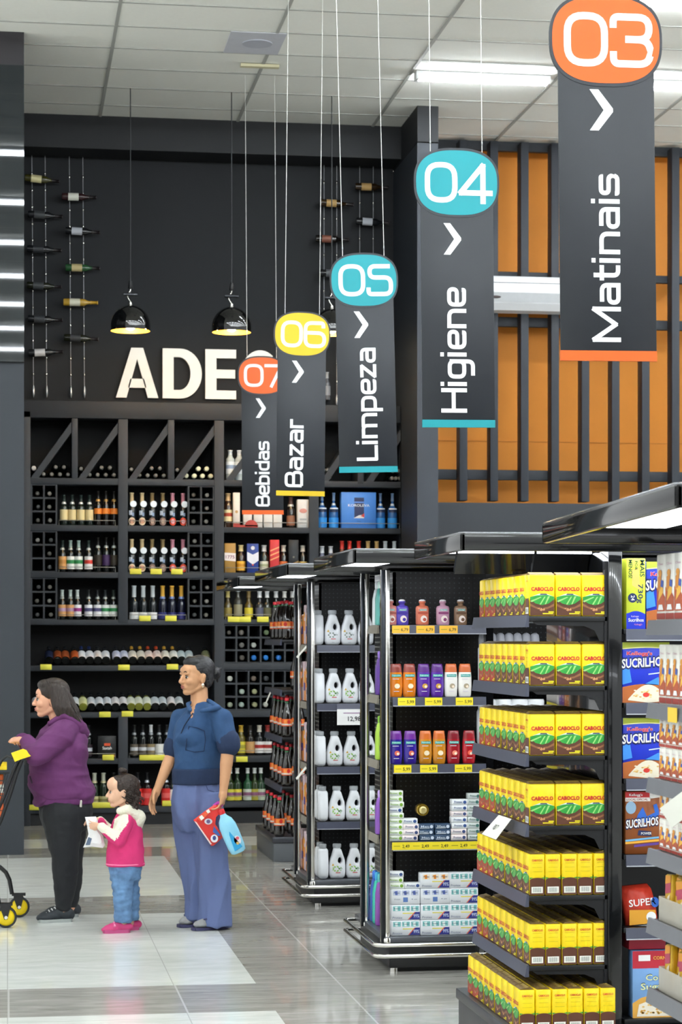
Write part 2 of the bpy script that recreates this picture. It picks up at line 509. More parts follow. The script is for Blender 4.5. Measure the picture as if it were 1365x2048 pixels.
GL = {  # glyph: advance width, [(points, closed, corner radius)]; capital height 1
 '0': (.84, [([(.08, .08), (.76, .08), (.76, .92), (.08, .92)], 1, .30)]),
 '3': (.84, [([(.08, .72), (.08, .92), (.74, .92), (.74, .52), (.30, .52)], 0, .24), ([(.30, .52), (.76, .52), (.76, .08), (.08, .08), (.08, .30)], 0, .24)]),
 '4': (.88, [([(.62, 0), (.62, .92), (.06, .26), (.86, .26)], 0, .01)]),
 '5': (.84, [([(.74, .92), (.12, .92), (.12, .58), (.76, .58), (.76, .08), (.08, .08), (.08, .28)], 0, .2)]),
 '6': (.86, [([(.74, .74), (.74, .92), (.08, .92), (.08, .08), (.78, .08), (.78, .56), (.1, .56)], 0, .24)]),
 '7': (.78, [([(.02, .92), (.72, .92), (.28, 0)], 0, .02)]),
 'M': (1.12, [([(.08, 0), (.08, .96), (.54, .18), (1.0, .96), (1.0, 0)], 0, .01)]),
 'H': (.92, [([(.08, 0), (.08, 1)], 0, 0), ([(.80, 0), (.80, 1)], 0, 0), ([(.08, .52), (.80, .52)], 0, 0)]),
 'L': (.72, [([(.08, 1), (.08, .08), (.70, .08)], 0, .01)]),
 'B': (.86, [([(.08, .08), (.08, .92), (.70, .92), (.70, .52), (.08, .52)], 0, .2), ([(.08, .08), (.76, .08), (.76, .52), (.5, .52)], 0, .2)]),
 'a': (.74, [([(.10, .66), (.60, .66), (.60, 0)], 0, .2), ([(.60, .41), (.08, .41), (.08, .08), (.60, .08)], 0, .18)]),
 't': (.50, [([(.16, .95), (.16, .08), (.46, .08)], 0, .2), ([(0, .66), (.46, .66)], 0, 0)]),
 'i': (.28, [([(.10, 0), (.10, .74)], 0, 0), ([(.10, .88), (.10, 1.02)], 0, 0)]),
 'n': (.76, [([(.08, 0), (.08, .74)], 0, 0), ([(.08, .66), (.62, .66), (.62, 0)], 0, .22)]),
 'm': (1.2, [([(.08, 0), (.08, .74)], 0, 0), ([(.08, .66), (.57, .66), (.57, 0)], 0, .2), ([(.5, .66), (1.06, .66), (1.06, 0)], 0, .2)]),
 's': (.68, [([(.56, .58), (.56, .66), (.07, .66), (.07, .39), (.59, .39), (.59, .08), (.06, .08), (.06, .17)], 0, .16)]),
 'g': (.76, [([(.08, .10), (.62, .10), (.62, .66), (.08, .66)], 1, .2), ([(.62, .66), (.62, -.24), (.12, -.24)], 0, .2)]),
 'e': (.74, [([(.60, .17), (.60, .08), (.08, .08), (.08, .66), (.62, .66), (.62, .36), (.08, .36)], 0, .2)]),
 'p': (.76, [([(.08, -.28), (.08, .74)], 0, 0), ([(.08, .66), (.62, .66), (.62, .08), (.08, .08)], 0, .22)]),
 'z': (.66, [([(.02, .67), (.52, .67), (.06, .07), (.60, .07)], 0, .01)]),
 'r': (.50, [([(.08, 0), (.08, .74)], 0, 0), ([(.08, .5), (.08, .66), (.46, .66)], 0, .22)]),
 'b': (.76, [([(.08, 0), (.08, 1)], 0, 0), ([(.08, .66), (.62, .66), (.62, .08), (.08, .08)], 0, .22)]),
 'd': (.76, [([(.62, 0), (.62, 1)], 0, 0), ([(.62, .66), (.08, .66), (.08, .08), (.62, .08)], 0, .22)]),
}
def lettering(mb, s, o, U, V, h, length, m, w=.155):
    """outline letters built from rounded strokes, starting at o, filling length"""
    tot = sum(GL[c][0] for c in s) - .1
    k = length / tot; x = 0
    o, U, V = Vector(o), Vector(U), Vector(V)
    N = U.cross(V).normalized()
    for gi, c in enumerate(s):
        adv, strokes = GL[c]
        q = 0
        for pts, closed, r in strokes:
            sc = [Vector((px * k / h, py)) for px, py in pts]
            if r and r < .05 and not closed:      # sharp corners: one straight bar per side
                runs = []
                for j in range(len(sc) - 1):
                    d = (sc[j + 1] - sc[j]).normalized() * w * .32
                    runs.append([sc[j] - (d if j else d * 0), sc[j + 1] + (d if j < len(sc) - 2 else d * 0)])
            else: runs = [rounded(sc, r, bool(closed)) if r else sc]
            for P in runs:
                vs, fs = stroke(P, w, bool(closed)); n_ = len(P)
                mb.add([o + U * (x + v.x * h) + V * (v.y * h) + N * (.0006 * q + .00003 * (j_ % n_)) for j_, v in enumerate(vs)], fs, m)
                q += 1
        x += adv * k
sign_m = M('#23262c', .5, noise=.03, scale=6)
white_ink = M('#f4f6fb', .5, noise=.0)
border_m = M('#2e3137', .5)
def superell(a, b, n=2.6, cnt=72):
    out = []
    for i in range(cnt):
        t = 2 * PI * i / cnt
        c, s = math.cos(t), math.sin(t)
        out.append((a * abs(c) ** (2 / n) * (1 if c >= 0 else -1), b * abs(s) ** (2 / n) * (1 if s >= 0 else -1)))
    return out
U_, V_ = (1, 0, 0), (0, 0, 1)
def aisle_sign(num, word, colour, cname, cxpx, topy, boty, t, cap, length, roll, chev, txtbot, base_px, lab, yawd=0):
    mm = M(colour, .45, noise=.02)
    c = at_t(cxpx, HORIZON, t); zt = at_t(cxpx, topy, t).z; zb = at_t(cxpx, boty, t).z
    r = empty('aisle_sign', (c.x, c.y, zt), label=lab, cat='aisle sign', group='hanging aisle signs')
    Hh = zt - zb; bw, bh = .404, .322; pw = .35; px_ = t / FPX
    bd = MB()
    pts = superell(bw / 2 + .004, bh / 2 + .004)
    bd.prism([(x, z - bh / 2) for x, z in pts], (0, .006, 0), U_, V_, .012, border_m)
    bd.build('badge_back', r)
    pn = MB(); pn.rbox(-pw / 2, pw / 2, -.0045, .0045, -Hh + .0, -bh * .52, sign_m, .001, 1)
    pn.build('panel', r)
    bg = MB(); pts = superell(bw / 2 - .006, bh / 2 - .008)
    bg.prism([(x, z - bh / 2) for x, z in pts], (0, -.006, 0), U_, V_, .0012, mm)
    bgo = bg.build('badge', r)
    nm = MB()
    nw = .315; nh = .198
    lettering(nm, num, (-nw / 2, -.0078, -bh / 2 - nh / 2), U_, V_, nh, nw, white_ink, w=.13)
    nm.build('numerals', r)
    st = MB(); st.box(-pw / 2 - .001, pw / 2 + .001, -.0056, .0052, -Hh, -Hh + .036, mm); st.build('colour_stripe', r)
    # chevron
    cy = (zt - at_t(cxpx, (chev[0] + chev[1]) / 2, t).z); ch = (chev[1] - chev[0]) * px_
    cxo = (chev[2] - cxpx) * px_
    w2 = .085; th = .034
    cv = MB()
    cv.prism([(-w2 / 2, ch / 2), (-w2 / 2 + th * .95, ch / 2), (w2 / 2, .006), (w2 / 2, -.006), (-w2 / 2 + th * .95, -ch / 2), (-w2 / 2, -ch / 2), (w2 / 2 - th * 1.0, 0)],
             (cxo, -.0048, -cy), U_, V_, .001, white_ink)
    cv.build('arrow', r)
    # word reading upwards
    tb_ = MB(); bx = (base_px - cxpx) * px_; bz = -(zt - at_t(cxpx, txtbot, t).z)
    lettering(tb_, word, (bx, -.0050, bz), (0, 0, 1), (-1, 0, 0), cap, length, white_ink)
    tb_.build('lettering', r)
    # two fine wires to the ceiling
    for s in (-.125, .125):
        wv = MB(); zz = -.02
        wv.tube([(s, 0, zz), (s, 0, ZC - zt)], .0019, M('#dcdcd8', .35, metal=.4))
        wv.ball((s, 0, .03), (.004, .004, .012), STEEL)
        wo = wv.build('hanging_wire', r)
    r.rotation_euler = (0, math.radians(roll), math.radians(yawd))
    return r
T_ = lambda k: 2.67 * k
ORC, TEAL, YEL = '#dc5a08', '#048d97', '#d8b40c'
aisle_sign('03', 'Matinais', ORC, 'orange', 1211, -10, 722, T_(2.88), .103, .589, -.6, (180, 262, 1200), 685, 1236, 'largest hanging sign, orange badge 03 above the word Matinais reading upwards')
aisle_sign('04', 'Higiene', TEAL, 'teal', 913, 298, 855, T_(3.85), .125, .588, -.55, (447, 510, 903), 826, 930, 'hanging sign with teal badge 04 and the word Higiene on charcoal')
aisle_sign('05', 'Limpeza', TEAL, 'teal', 727, 507, 945, T_(4.86), .129, .672, -1.4, (623, 676, 719), 922, 747, 'hanging sign with teal badge 05 and the word Limpeza, slightly tilted', yawd=-2)
aisle_sign('06', 'Bazar', YEL, 'yellow', 605, 624, 992, T_(5.85), .134, .481, .6, (722, 766, 597), 975, 610, 'hanging sign with yellow badge 06 and the word Bazar')
aisle_sign('07', 'Bebidas', ORC, 'orange', 524, 713, 1029, T_(6.85), .123, .541, -.4, (797, 836, 521), 1013, 538, 'farthest hanging sign, orange badge 07 partly hidden behind the Bazar sign')

# ================================================================ ADEGA letters on the wine wall
YL = YW + .385
def letter(ch, x0px, x1px, lab):
    a = at_y(x0px, 797, YL); b = at_y(x1px, 797, YL)
    z0 = at_y(270, 795.5, YL).z; z1 = at_y(270, 695.5, YL).z
    W, Hh = b.x - a.x, z1 - z0
    mb = MB(); m = M('#f3f3f1', .45, noise=.01)
    def P(pts): mb.prism([(p[0] * W, p[1] * Hh) for p in pts], (0, 0, 0), U_, V_, .035, m)
    if ch == 'A':
        P([(0, 0), (.36, 1), (.5, 1), (.5, .78), (.25, 0)]); P([(1, 0), (.75, 0), (.5, .78), (.5, 1), (.64, 1)])
        P([(.28, .20), (.72, .20), (.66, .38), (.34, .38)])
    if ch == 'E':
        P([(0, 0), (.36, 0), (.36, 1), (0, 1)])
        for q, ww in ((0, 1), (.42, .97), (.825, 1)): P([(.36, q), (ww, q), (ww, q + .175), (.36, q + .175)])
    if ch in 'DG':
        def arc(cx, cy, rx, ry, a0, a1, n=18): return [(cx + rx * math.cos(math.radians(a0 + (a1 - a0) * i / n)), cy + ry * math.sin(math.radians(a0 + (a1 - a0) * i / n))) for i in range(n + 1)]
    if ch == 'D':
        P([(0, 0), (.28, 0), (.28, 1), (0, 1)])
        o_ = arc(.45, .5, .55, .5, -90, 90); i_ = arc(.42, .5, .29, .33, -90, 90)
        for k in range(len(o_) - 1): P([i_[k], o_[k], o_[k + 1], i_[k + 1]])
        P([(.28, 0), (.45, 0), (.42, .17), (.28, .17)]); P([(.28, .83), (.42, .83), (.45, 1), (.28, 1)])
    if ch == 'G':
        o_ = arc(.5, .5, .5, .5, 50, 330, 30); i_ = arc(.52, .5, .25, .32, 50, 330, 30)
        for k in range(len(o_) - 1): P([i_[k], i_[k + 1], o_[k + 1], o_[k]][::-1])
        P([(.55, .38), (.97, .38), (.97, .2), (.97, .1), (.72, .1), (.72, .22), (.72, .38)])
    mb.build('wall_letter', loc=(a.x, YL + .03, z0), label=lab, cat='letter', group='white ADEGA letters on the wine wall')
letter('A', 232, 317, 'white wall letter A, leftmost of the row above the wine shelves')
letter('D', 325.5, 404, 'white wall letter D beside the leftmost white A')
letter('E', 411, 472.5, 'white wall letter E between the letter D and the orange 07 badge')
letter('G', 482, 560, 'white wall letter G mostly hidden behind the orange 07 badge')
letter('A', 566, 652, 'white wall letter A hidden behind the Bazar sign')
# ================================================================ wine shelving along the back wall
sh = empty('wine_shelving', (1.8, YW, 0), label='charcoal built-in wine shelving with cubbies across the back wall', cat='shelving')
shinv = Matrix.Translation((-1.8, -YW, 0))
def spart(name, mb, parent=None, **kw):
    o = mb.build(name, parent or sh, **kw)
    if not parent: o.matrix_parent_inverse = shinv
    return o
shm = M('#2a2e34', .6, noise=.06, scale=3)
def X(px): return at_y(px, 1276, YW).x
def Zl(py): return at_y(240, py, YW).z     # heights read near the left bays
def Zr(py): return at_y(560, py - 0, YW).z     # and near the right bays
DP = .42
Xl, Xr = X(40), 3.605
ztop = Zl(803)
spart('back_panel', MB().box(Xl, Xr, YW + DP - .02, YW + DP, 0, ztop, M('#060607', .8)))
spart('header', MB().rbox(Xl, Xr, YW, YW + DP, Zl(837.5), ztop, M('#1e2126', .6, noise=.05), .004))
spart('plinth', MB().box(Xl, Xr, YW + .03, YW + DP, 0, Zl(1626), M('#17181b', .6)))
def post(a, b, z0, z1): spart('upright', MB().rbox(X(a), X(b), YW, YW + DP, z0, z1, shm, .003))
post(40, 61, 0, ztop - .1); post(236.7, 256, Zl(1245), Zl(838)); post(429, 448.5, 0, Zl(838)); post(619, 638, Zl(1245), Zl(838)); spart('upright', MB().rbox(X(806), 3.607, YW, YW + DP, 0, Zl(838), shm, .003))
post(236.7, 256, Zl(1618), Zl(1431)); post(619, 638, Zl(1618), Zl(1245))
LB = [(957, 970), (1051, 1063), (1144.5, 1156), (1239.5, 1250), (1331, 1342), (1424.5, 1435.5), (1517, 1528), (1613, 1626)]
RB = [(961, 973), (1055, 1066), (1145.5, 1157), (1239, 1249), (1326, 1340), (1420, 1434), (1511, 1524), (1602, 1614)]
lsh = []; rsh = []
for a, b in LB: lsh.append(spart('shelf_board', MB().rbox(X(58), X(432), YW + .004, YW + DP - .02, Zl(b), Zl(a), shm, .003)))
for a, b in RB: rsh.append(spart('shelf_board', MB().rbox(X(446), X(808), YW + .004, YW + DP - .02, Zr(b), Zr(a), shm, .003)))
# triangular bins: slim posts and slanting boards
for a, b in ((143.6, 155.6), (336, 349)): post(a, b, Zl(958), Zl(838))
for (a, b) in ((534, 546), (716, 728)): post(a, b, Zl(962), Zl(838))
def diag(px0, px1, py0, py1, wpx=15):
    mb = MB(); a = (X(px0), Zl(py0)); b = (X(px1), Zl(py1)); w = X(px0 + wpx) - X(px0)
    mb.prism([(a[0], a[1]), (a[0] + w, a[1]), (b[0], b[1]), (b[0], b[1] + (w * 1.45)), (b[0] - .0, b[1] + w * 1.45)], (0, YW + DP - .04, 0), U_, V_, DP - .05, shm)
    spart('diagonal_board', mb)
for q in ((62, 143, 957, 866), (157, 236, 957, 866), (257.5, 336, 958, 866), (350, 429, 958, 868), (450, 534, 961, 868), (547, 619, 961, 870), (640, 715, 962, 870), (729, 803, 963, 872)): diag(*q)
# cubby grids
def cubby(x0, x1, cols, y0, y1, rws, Z):
    mb = MB(); th = .016
    xa, xb, za, zb = X(x0), X(x1), Z(y1), Z(y0)
    for i in range(cols + 1):
        xx = xa + (xb - xa) * i / cols; mb.box(xx - th / 2, xx + th / 2, YW + .01, YW + DP - .02, za, zb, shm)
    for j in range(rws + 1):
        zz = za + (zb - za) * j / rws; mb.box(xa, xb, YW + .012, YW + DP - .021, max(za, zz - th / 2), min(zz + th / 2, zb), shm)
    spart('cubby_grid', mb)
    return [(xa + (xb - xa) * (i + .5) / cols, za + (zb - za) * (rws - 1 - j) / rws + th / 2) for j in range(rws) for i in range(cols)]
cubL = []
for k in range(3):
    y0 = LB[k][1] + .5; y1 = LB[k + 1][0] - .3
    cubL.append(('leftmost cubby block', k, cubby(63, 113, 2, y0, y1, 3, Zl)))
    cubL.append(('cubby block by second wide upright', k, cubby(377.5, 428, 2, y0, y1, 3, Zl)))
cubR = [('upper cubby block behind the cola bottles', 0, cubby(449, 619, 7, 1250, 1325.5, 3, Zr)),
        ('lower cubby block behind the cola bottles', 0, cubby(449, 619, 7, 1341, 1419.5, 3, Zr))]

# guard rails of bent wire
wirem = M('#8b8a84', .35, metal=.6)
def guard(x0, x1, yb, Z):
    zb = Z(yb); xa, xb = X(x0), X(x1); mb = MB()
    mb.tube([(xa, YW + .012, zb + .002), (xa, YW + .012, zb + .045), (xb, YW + .012, zb + .045), (xb, YW + .012, zb + .002)], .0035, wirem, 6)
    spart('guard_rail', mb)
for k in (1, 2, 3): guard(118, 231, LB[k][0], Zl); guard(259, 373, LB[k][0], Zl)
guard(118, 231, LB[6][0], Zl); guard(259, 420, LB[6][0], Zl)
for k in (1, 2, 3): guard(452, 614, RB[k][0], Zr); guard(642, 800, RB[k][0], Zr)
guard(452, 600, RB[6][0], Zr); guard(452, 600, RB[7][0], Zr)
# yellow price tags clipped to the boards
def wtag(px, py, w=23, Z=Zl):
    z = Z(py); x = X(px); hw = (X(px + w / 2) - x)
    mb = MB(); mb.rbox(x - hw, x + hw, YW - .008, YW + .004, z - .024, z + .026, M('#e3dd4e', .5), .002, 1)
    spart('price_tag', mb)
for px, py in ((271.5, 1143), (312.5, 1143), (354, 1143), (290, 1237), (342, 1237), (92, 1334), (248, 1335), (345, 1334), (210, 1429), (255, 1428), (216.5, 1515), (70, 1613), (336, 1608)): wtag(px, py)
wtag(308, 1516, 58); wtag(206, 1610, 48)
for px, py in ((467.5, 1239), (490.5, 1239), (526, 1239), (484, 1518)): wtag(px, py, 23, Zr)

# ---------------------------------------------------------------- bottles
def bottle_profile(h, r, nr, sh_=.60, ne=.74, base=.012):
    return [(r * .9, 0), (r, base), (r, h * sh_), (r * .93, h * (sh_ + .04)), (r * .62, h * (sh_ + .09)), (nr * 1.2, h * ne), (nr, h * (ne + .04)), (nr, h * .965), (nr * 1.15, h * .97), (nr * 1.15, h)]
_BP = {}
GLASSK = M('#10130f', .12, noise=.1, coat=.5)
def bottle(glass, label, capsule, h=.285, r=.036, l0=.16, l1=.50, label2=None, caplen=.22, nr=.0135, shoulder=.58, band=None, name='wine_bottle', cat='bottle', ml=None, round_=False, neckband=None):
    key = (glass, label, capsule, h, r, l0, l1, label2, caplen, nr, shoulder, band, name, round_, neckband)
    if key in _BP: return _BP[key]
    g = MB(); gm = M(glass, .12, noise=.1, coat=.5)
    g.lathe(bottle_profile(h, r, nr, shoulder, shoulder + .15), gm, 16)
    parts = []
    if label:
        lb = MB(); lm = M(label, .55, noise=.04)
        if round_:
            vs = [(0, 0)]; n = 14; P = []
            for i in range(n):
                a = 2 * PI * i / n; th = .8 * math.cos(a); P.append(((r + .0012) * math.sin(th), -(r + .0012) * math.cos(th), h * (l0 + l1) / 2 + h * (l1 - l0) / 2 * math.sin(a)))
            P.append((0, -(r + .0016), h * (l0 + l1) / 2))
            lb.add(P, [(i, (i + 1) % n, n) for i in range(n)], lm, True)
            if label2:
                P2 = [((p[0] * .6), -(r + .002) if True else p[1], h * (l0 + l1) / 2 + (p[2] - h * (l0 + l1) / 2) * .6) for p in P]
                lb.add(P2, [(i, (i + 1) % n, n) for i in range(n)], M(label2, .55), True)
        else:
            lb.arc_patch(r + .0010, h * l0, h * l1, -PI * .98, -PI * .02, lm)
            if label2: lb.arc_patch(r + .0016, h * (l0 + (l1 - l0) * .42), h * (l0 + (l1 - l0) * .72), -PI * .95, -PI * .05, M(label2, .5))
        parts.append(('label', lb))
    if capsule:
        c = MB(); cm = M(capsule, .3, noise=.05)
        c.lathe([(nr * 1.3, h * (1 - caplen)), (nr * 1.12, h * (1 - caplen * .8)), (nr * 1.1, h * .965), (nr * 1.28, h * .97), (nr * 1.28, h * 1.002), (nr * .6, h * 1.004)], cm, 12)
        parts.append(('capsule', c))
    if neckband:
        nb = MB(); nb.lathe([(nr * 1.62, h * (shoulder + .12)), (nr * 1.45, h * (shoulder + .17)), (nr * 1.2, h * (shoulder + .19))], M(neckband, .3, metal=.3), 12)
        parts.append(('neck_band', nb))
    p = Proto(name, cat, g, parts)
    _BP[key] = p
    return p
def boxed(w, d, h, col, arts, name='gift_box', cat='box'):
    g = MB(); g.rbox(-w / 2, w / 2, -d / 2, d / 2, 0, h, M(col, .5, noise=.05), .002, 1)
    a = MB(); arts(a, w, d, h)
    return Proto(name, cat, g, [('printed_front', a)] if a.v else [])
def put_row(p, pxs, yb, Z, hpx, lab, grp, yoff=.10, rot=0, h0=None):
    z = Z(yb)
    for i, px in enumerate(pxs):
        L = lab(i) if callable(lab) else lab
        o = p.put((X(px) + .0, YW + yoff, z), L, rot, grp)
K = '#0d1110'
SHN = ['top', 'second', 'third', 'fourth']
# bay 1, rows 1..3 : red and white wines
ws = lambda what, where: (lambda i: '%s, %s from the left %s' % (what, onth(i), where))
put_row(bottle('#16211c', '#e0cf9a', '#1d2a27', h=.28, neckband='#c6ced2', l0=.16, l1=.52), (128.5, 145, 162.5, 179.6), LB[1][0], Zl, 61, ws('green wine bottle with beige label', 'on the upper left bottle shelf'), 'wines on the upper left shelf')
put_row(bottle('#120d0a', '#e8852c', '#14110f', h=.318, neckband='#a88a52', l0=.34, l1=.50, r=.035), (197.2, 213, 229), LB[1][0], Zl, 70, ws('dark wine bottle with orange label', 'on the upper left bottle shelf'), 'wines on the upper left shelf')
b2 = [(125.5, '#cf9b5e', '#b7803c', 'tan patterned'), (141.8, '#e9eeea', '#2f8a50', 'white and green'), (158, '#e9eeea', '#2f8a50', 'white and green'), (178, '#ececec', '#c8382c', 'white and red'), (197, '#2a2218', None, 'dark brown'), (213.5, '#3a2350', None, 'purple'), (229, '#2b2419', None, 'dark brown')]
for i, (px, l, l2, nm) in enumerate(b2):
    put_row(bottle(K, l, '#23302c' if i in (0, 3) else '#9fb3ab' if i in (1, 2) else '#12100e', h=.29 if i < 4 else .32, label2=l2, neckband='#aeb6b4', l0=.1 if i < 4 else .2), (px,), LB[2][0], Zl, 64, 'wine bottle with %s label, %s from left on the second left shelf' % (nm, onth(i)), 'wines on the second left shelf')
b3 = [(125, '#cf9b62', '#a98cab', 'tan', '#b9c6bf'), (141.5, '#cf9b62', '#a98cab', 'tan', '#b9c6bf'), (155.5, '#e4e2e4', '#8f2f7c', 'white and purple', '#cfd6d2'), (178, '#e6e8ec', '#4b4a74', 'white and navy', '#181a1c'), (196, '#e6e8ec', '#4b4a74', 'white and navy', '#181a1c'), (211.5, '#e9eeea', '#2f8a50', 'white and green', '#20262a'), (228, '#e9eeea', '#2f8a50', 'white and green', '#26302a')]
for i, (px, l, l2, nm, cp) in enumerate(b3):
    put_row(bottle(K, l, cp, h=.272, label2=l2, neckband='#8f9694', l0=.12), (px,), LB[3][0], Zl, 60, 'wine bottle with %s label, %s from left on the third left shelf' % (nm, onth(i)), 'wines on the third left shelf')
# bay 2: sparkling wines with gold, brown and pink capsules, each with a silver medallion
def spark(cap, lab, lab2, h=.305):
    key = ('sp', cap, lab, lab2)
    if key in _BP: return _BP[key]
    p = bottle('#12181c', lab, cap, h=h, r=.040, l0=.02, l1=.26, label2=lab2, caplen=.42, nr=.016, shoulder=.50, name='sparkling_wine_bottle', round_=True)
    me = p.me
    md = MB()
    md.lathe([(.030, 0), (.030, .004)], M('#dfe4e8', .25, metal=.5), 14, c=(.012, -.036 - .0, 0), axis='y')
    md.v = [(v[0], v[1] - .0, v[2] + h * .66) for v in md.v]
    md.mats = list(md.mats)
    p.parts.append(('medallion', md.mesh('medallion'), None))
    st = MB(); st.arc_patch(.0412, h * .33, h * .46, -PI * .72, -PI * .5, M('#b7c4d6', .3)); st.arc_patch(.0412, h * .30, h * .40, -PI * .5, -PI * .36, M('#7f96b8', .3))
    p.parts.append(('script_label', st.mesh('script_label'), None))
    _BP[key] = p
    return p
for row, yb in ((0, LB[1][0]), (1, LB[2][0])):
    for i, px in enumerate((265, 285.6, 305.8, 327, 347, 368)):
        if i < 2: p, nm = spark('#d9c193', '#e5cfb0', '#d9a58a'), 'gold foil'
        elif i < 4: p, nm = spark('#8c7751', '#8a7066', '#b29a8a'), 'bronze foil'
        else: p, nm = spark('#d892a4', '#e8502f', '#f0a8b4'), 'pink foil and red label'
        put_row(p, (px,), yb, Zl, 66, 'sparkling wine with %s, %s from left, %s shelf' % (nm, onth(i), ('upper middle', 'second middle')[row]), 'medallion sparkling wines')
for i, px in enumerate((269.5, 288, 307)):
    put_row(bottle('#12181c', '#dfe4e6', '#cbd3d6', h=.312, r=.041, l0=.02, l1=.22, caplen=.48, nr=.0175, shoulder=.5, name='sparkling_wine_bottle'), (px,), LB[3][0], Zl, 67, 'sparkling wine with silver foil and white label, %s from left' % onth(i), 'silver foil sparkling wines')
for i, px in enumerate((327, 345.6, 364.5)):
    put_row(bottle('#10142a', '#2b2f6e', '#dba844', h=.312, r=.040, l0=.02, l1=.22, caplen=.38, nr=.017, shoulder=.5, name='sparkling_wine_bottle', neckband='#6f86bd'), (px,), LB[3][0], Zl, 67, 'sparkling wine with gold foil and navy label, %s of three' % onth(i), 'gold foil sparkling wines')
# cubby bottles lying with necks outward
rotneck = (PI / 2, 0, 0)
cb = [bottle(K, None, c, h=.29, nr=.015) for c in ('#5d5a52', '#77736a', '#4b4c4c', '#8c8880')]
cbR = {}
n = 0
for where, k, cells in cubL:
    for i, (cx, cz) in enumerate(cells):
        if (k == 1 and where.startswith('left') and i in (2, 4)): continue
        p = cb[(i * 7 + k * 3) % 4]; dx = random.uniform(-.008, .012)
        p.put((cx + dx, YW + .36, cz + .037), 'bottle end, row %s column %s, %s %s' % (onth(i // 2), onth(i % 2), ('upper', 'middle', 'lower')[k], where), rotneck, 'bottles lying in the cubbies')
colsR = [[('#555049'), '#6a655f', None, '#6d7f5c', None, None, None, None, '#75736e', '#b9beb6', None, None, None, None, None, '#5f5a52', '#2f7fd0', '#2f86d8', '#2a74c4', None, None],
         ['#d9dacd', None, '#7d6f62', '#4a4c4e', None, None, None, None, '#b5c5b8', '#b8b98e', None, None, None, None, '#a9b09a', '#b4c4b9', '#b8b98e', '#c8c9be', None, None, None]]
for bi, (where, k, cells) in enumerate(cubR):
    for i, (cx, cz) in enumerate(cells):
        c = colsR[bi][i]
        if not c: continue
        key = ('cub', c)
        if key not in cbR: cbR[key] = bottle(K, None, c, h=.29, nr=.019 if c != '#555049' else .015)
        cbR[key].put((cx + random.uniform(-.006, .008), YW + .36, cz + .038), 'bottle neck, row %s column %s, %s' % (onth(i // 7), onth(i % 7), where), rotneck, 'bottles lying in the cubbies')
# bottles lying in the triangular bins
pale = bottle(K, None, '#dfe0c0', h=.29, nr=.017); drk = bottle(K, None, '#6b6a66', h=.29, nr=.014); wht = bottle(K, None, '#e8e8e6', h=.29, nr=.017)
binz = LB[0][0]
bn = 0
for bx, base, cols_ in ((87.4, 'first', 'd'), (179.6, 'second', 'd'), (280, 'third', 'd'), (374, 'fourth', 'p')):
    for row in range(2):
        for q in range(4 - row * 2 if row else 4):
            px = bx + q * 16.4 + (25 if row else 0) * 1.0
            py = 948 - row * 14.5
            o = Vector((X(px), YW + .36, Zl(py)))
            if row == 0: o.z = Zl(957) + .037
            if row == 1: o.z = Zl(957) + .103; o.x = X(bx + 24.5 + q * 16.6)
            (pale if cols_ == 'p' else drk).put(o, 'wine bottle lying in the %s slanted bin, %s row, %s along' % (base, ('bottom', 'upper')[row], onth(q)), rotneck, 'bottles in the slanted bins')
for px, nm, pr_ in ((68, 'first', wht), (163, 'second', drk), (264, 'third', drk), (356, 'fourth', drk)):
    pr_.put((X(px), YW + .36, Zl(957) + (.09 if nm == 'first' else .09)), 'wine bottle lying left of the %s slanting board' % nm, rotneck, 'bottles in the slanted bins')
# right bins: dark necks in a heap
for q in range(10):
    px = (642, 650, 657, 646, 654, 780, 788, 796, 784, 792)[q]; lv = (0, 0, 0, 1, 1, 0, 0, 0, 1, 1)[q]
    drk.put((X(px + (3 if px > 700 else 0)) + .02, YW + .36, Zr(961) + .037 + lv * .07), 'dark bottle lying in the bin beside the Limpeza sign, %s of the heap' % onth(q), rotneck, 'bottles in the right bins')
# two rows of bottles lying with their bases and labels outward
rots = (math.radians(-78), 0, 0)
r4 = [(99, '#1a2440'), (116, '#8a4420'), (131.6, '#8a4420'), (150.5, '#b05224'), (164.6, '#e9ebf0'), (180.5, '#e9ebf0'), (197, '#efe9e6'), (213, '#e9ebf0'), (234.6, '#c7cbe0'), (250, '#c7cbe0'), (267, '#e3ddd0'), (284, '#e3ddd0'), (300, '#ead7d0'), (316.6, '#ead7d0'), (333, '#e3ddd0'), (350, '#e6e6df'), (365, '#b9c8cc'), (381, '#b9c8cc'), (415, '#7f8260')]
caps4 = {267: '#c99a3a', 284: '#c99a3a', 300: '#c9502c', 316.6: '#c9502c', 333: '#c99a3a', 350: '#c99a3a', 164.6: '#22305c', 180.5: '#22305c'}
r5 = [(72, '#dcdce0'), (88, '#dcdce0'), (151, '#dfe3e8'), (167, '#e2e2a8'), (183.5, '#dfe3e8'), (200, '#dfe3e8'), (216, '#dfe3e8'), (232, '#e0dcdc'), (248, '#e0dcdc'), (263.7, '#e4e8d8'), (279.3, '#e4e8d8'), (295.8, '#e4e8d8'), (312, '#ccd4d8'), (327.4, '#ccd4d8'), (344.8, '#e4e0e0'), (361, '#ccd4d8')]
for row, lst, yb in ((0, r4, LB[4][0]), (1, r5, LB[5][0])):
    for i, (px, c) in enumerate(lst):
        gl_ = '#7d8030' if (row == 1 and px in (167, 263.7, 279.3, 295.8)) else '#0a0c0a'
        p = bottle(gl_, c, caps4.get(px, '#1c1f22') if row == 0 else '#1c1f22', h=.285, r=.0375, l0=.03, l1=.5)
        o = p.put((X(px), YW + .075, Zl(yb) + .044), 'wine bottle lying base outward, %s from left on the %s long shelf' % (onth(i), ('upper', 'lower')[row]), None, 'bottles lying on the long shelves')
        o.rotation_euler = (math.radians(-66), 0, 0)
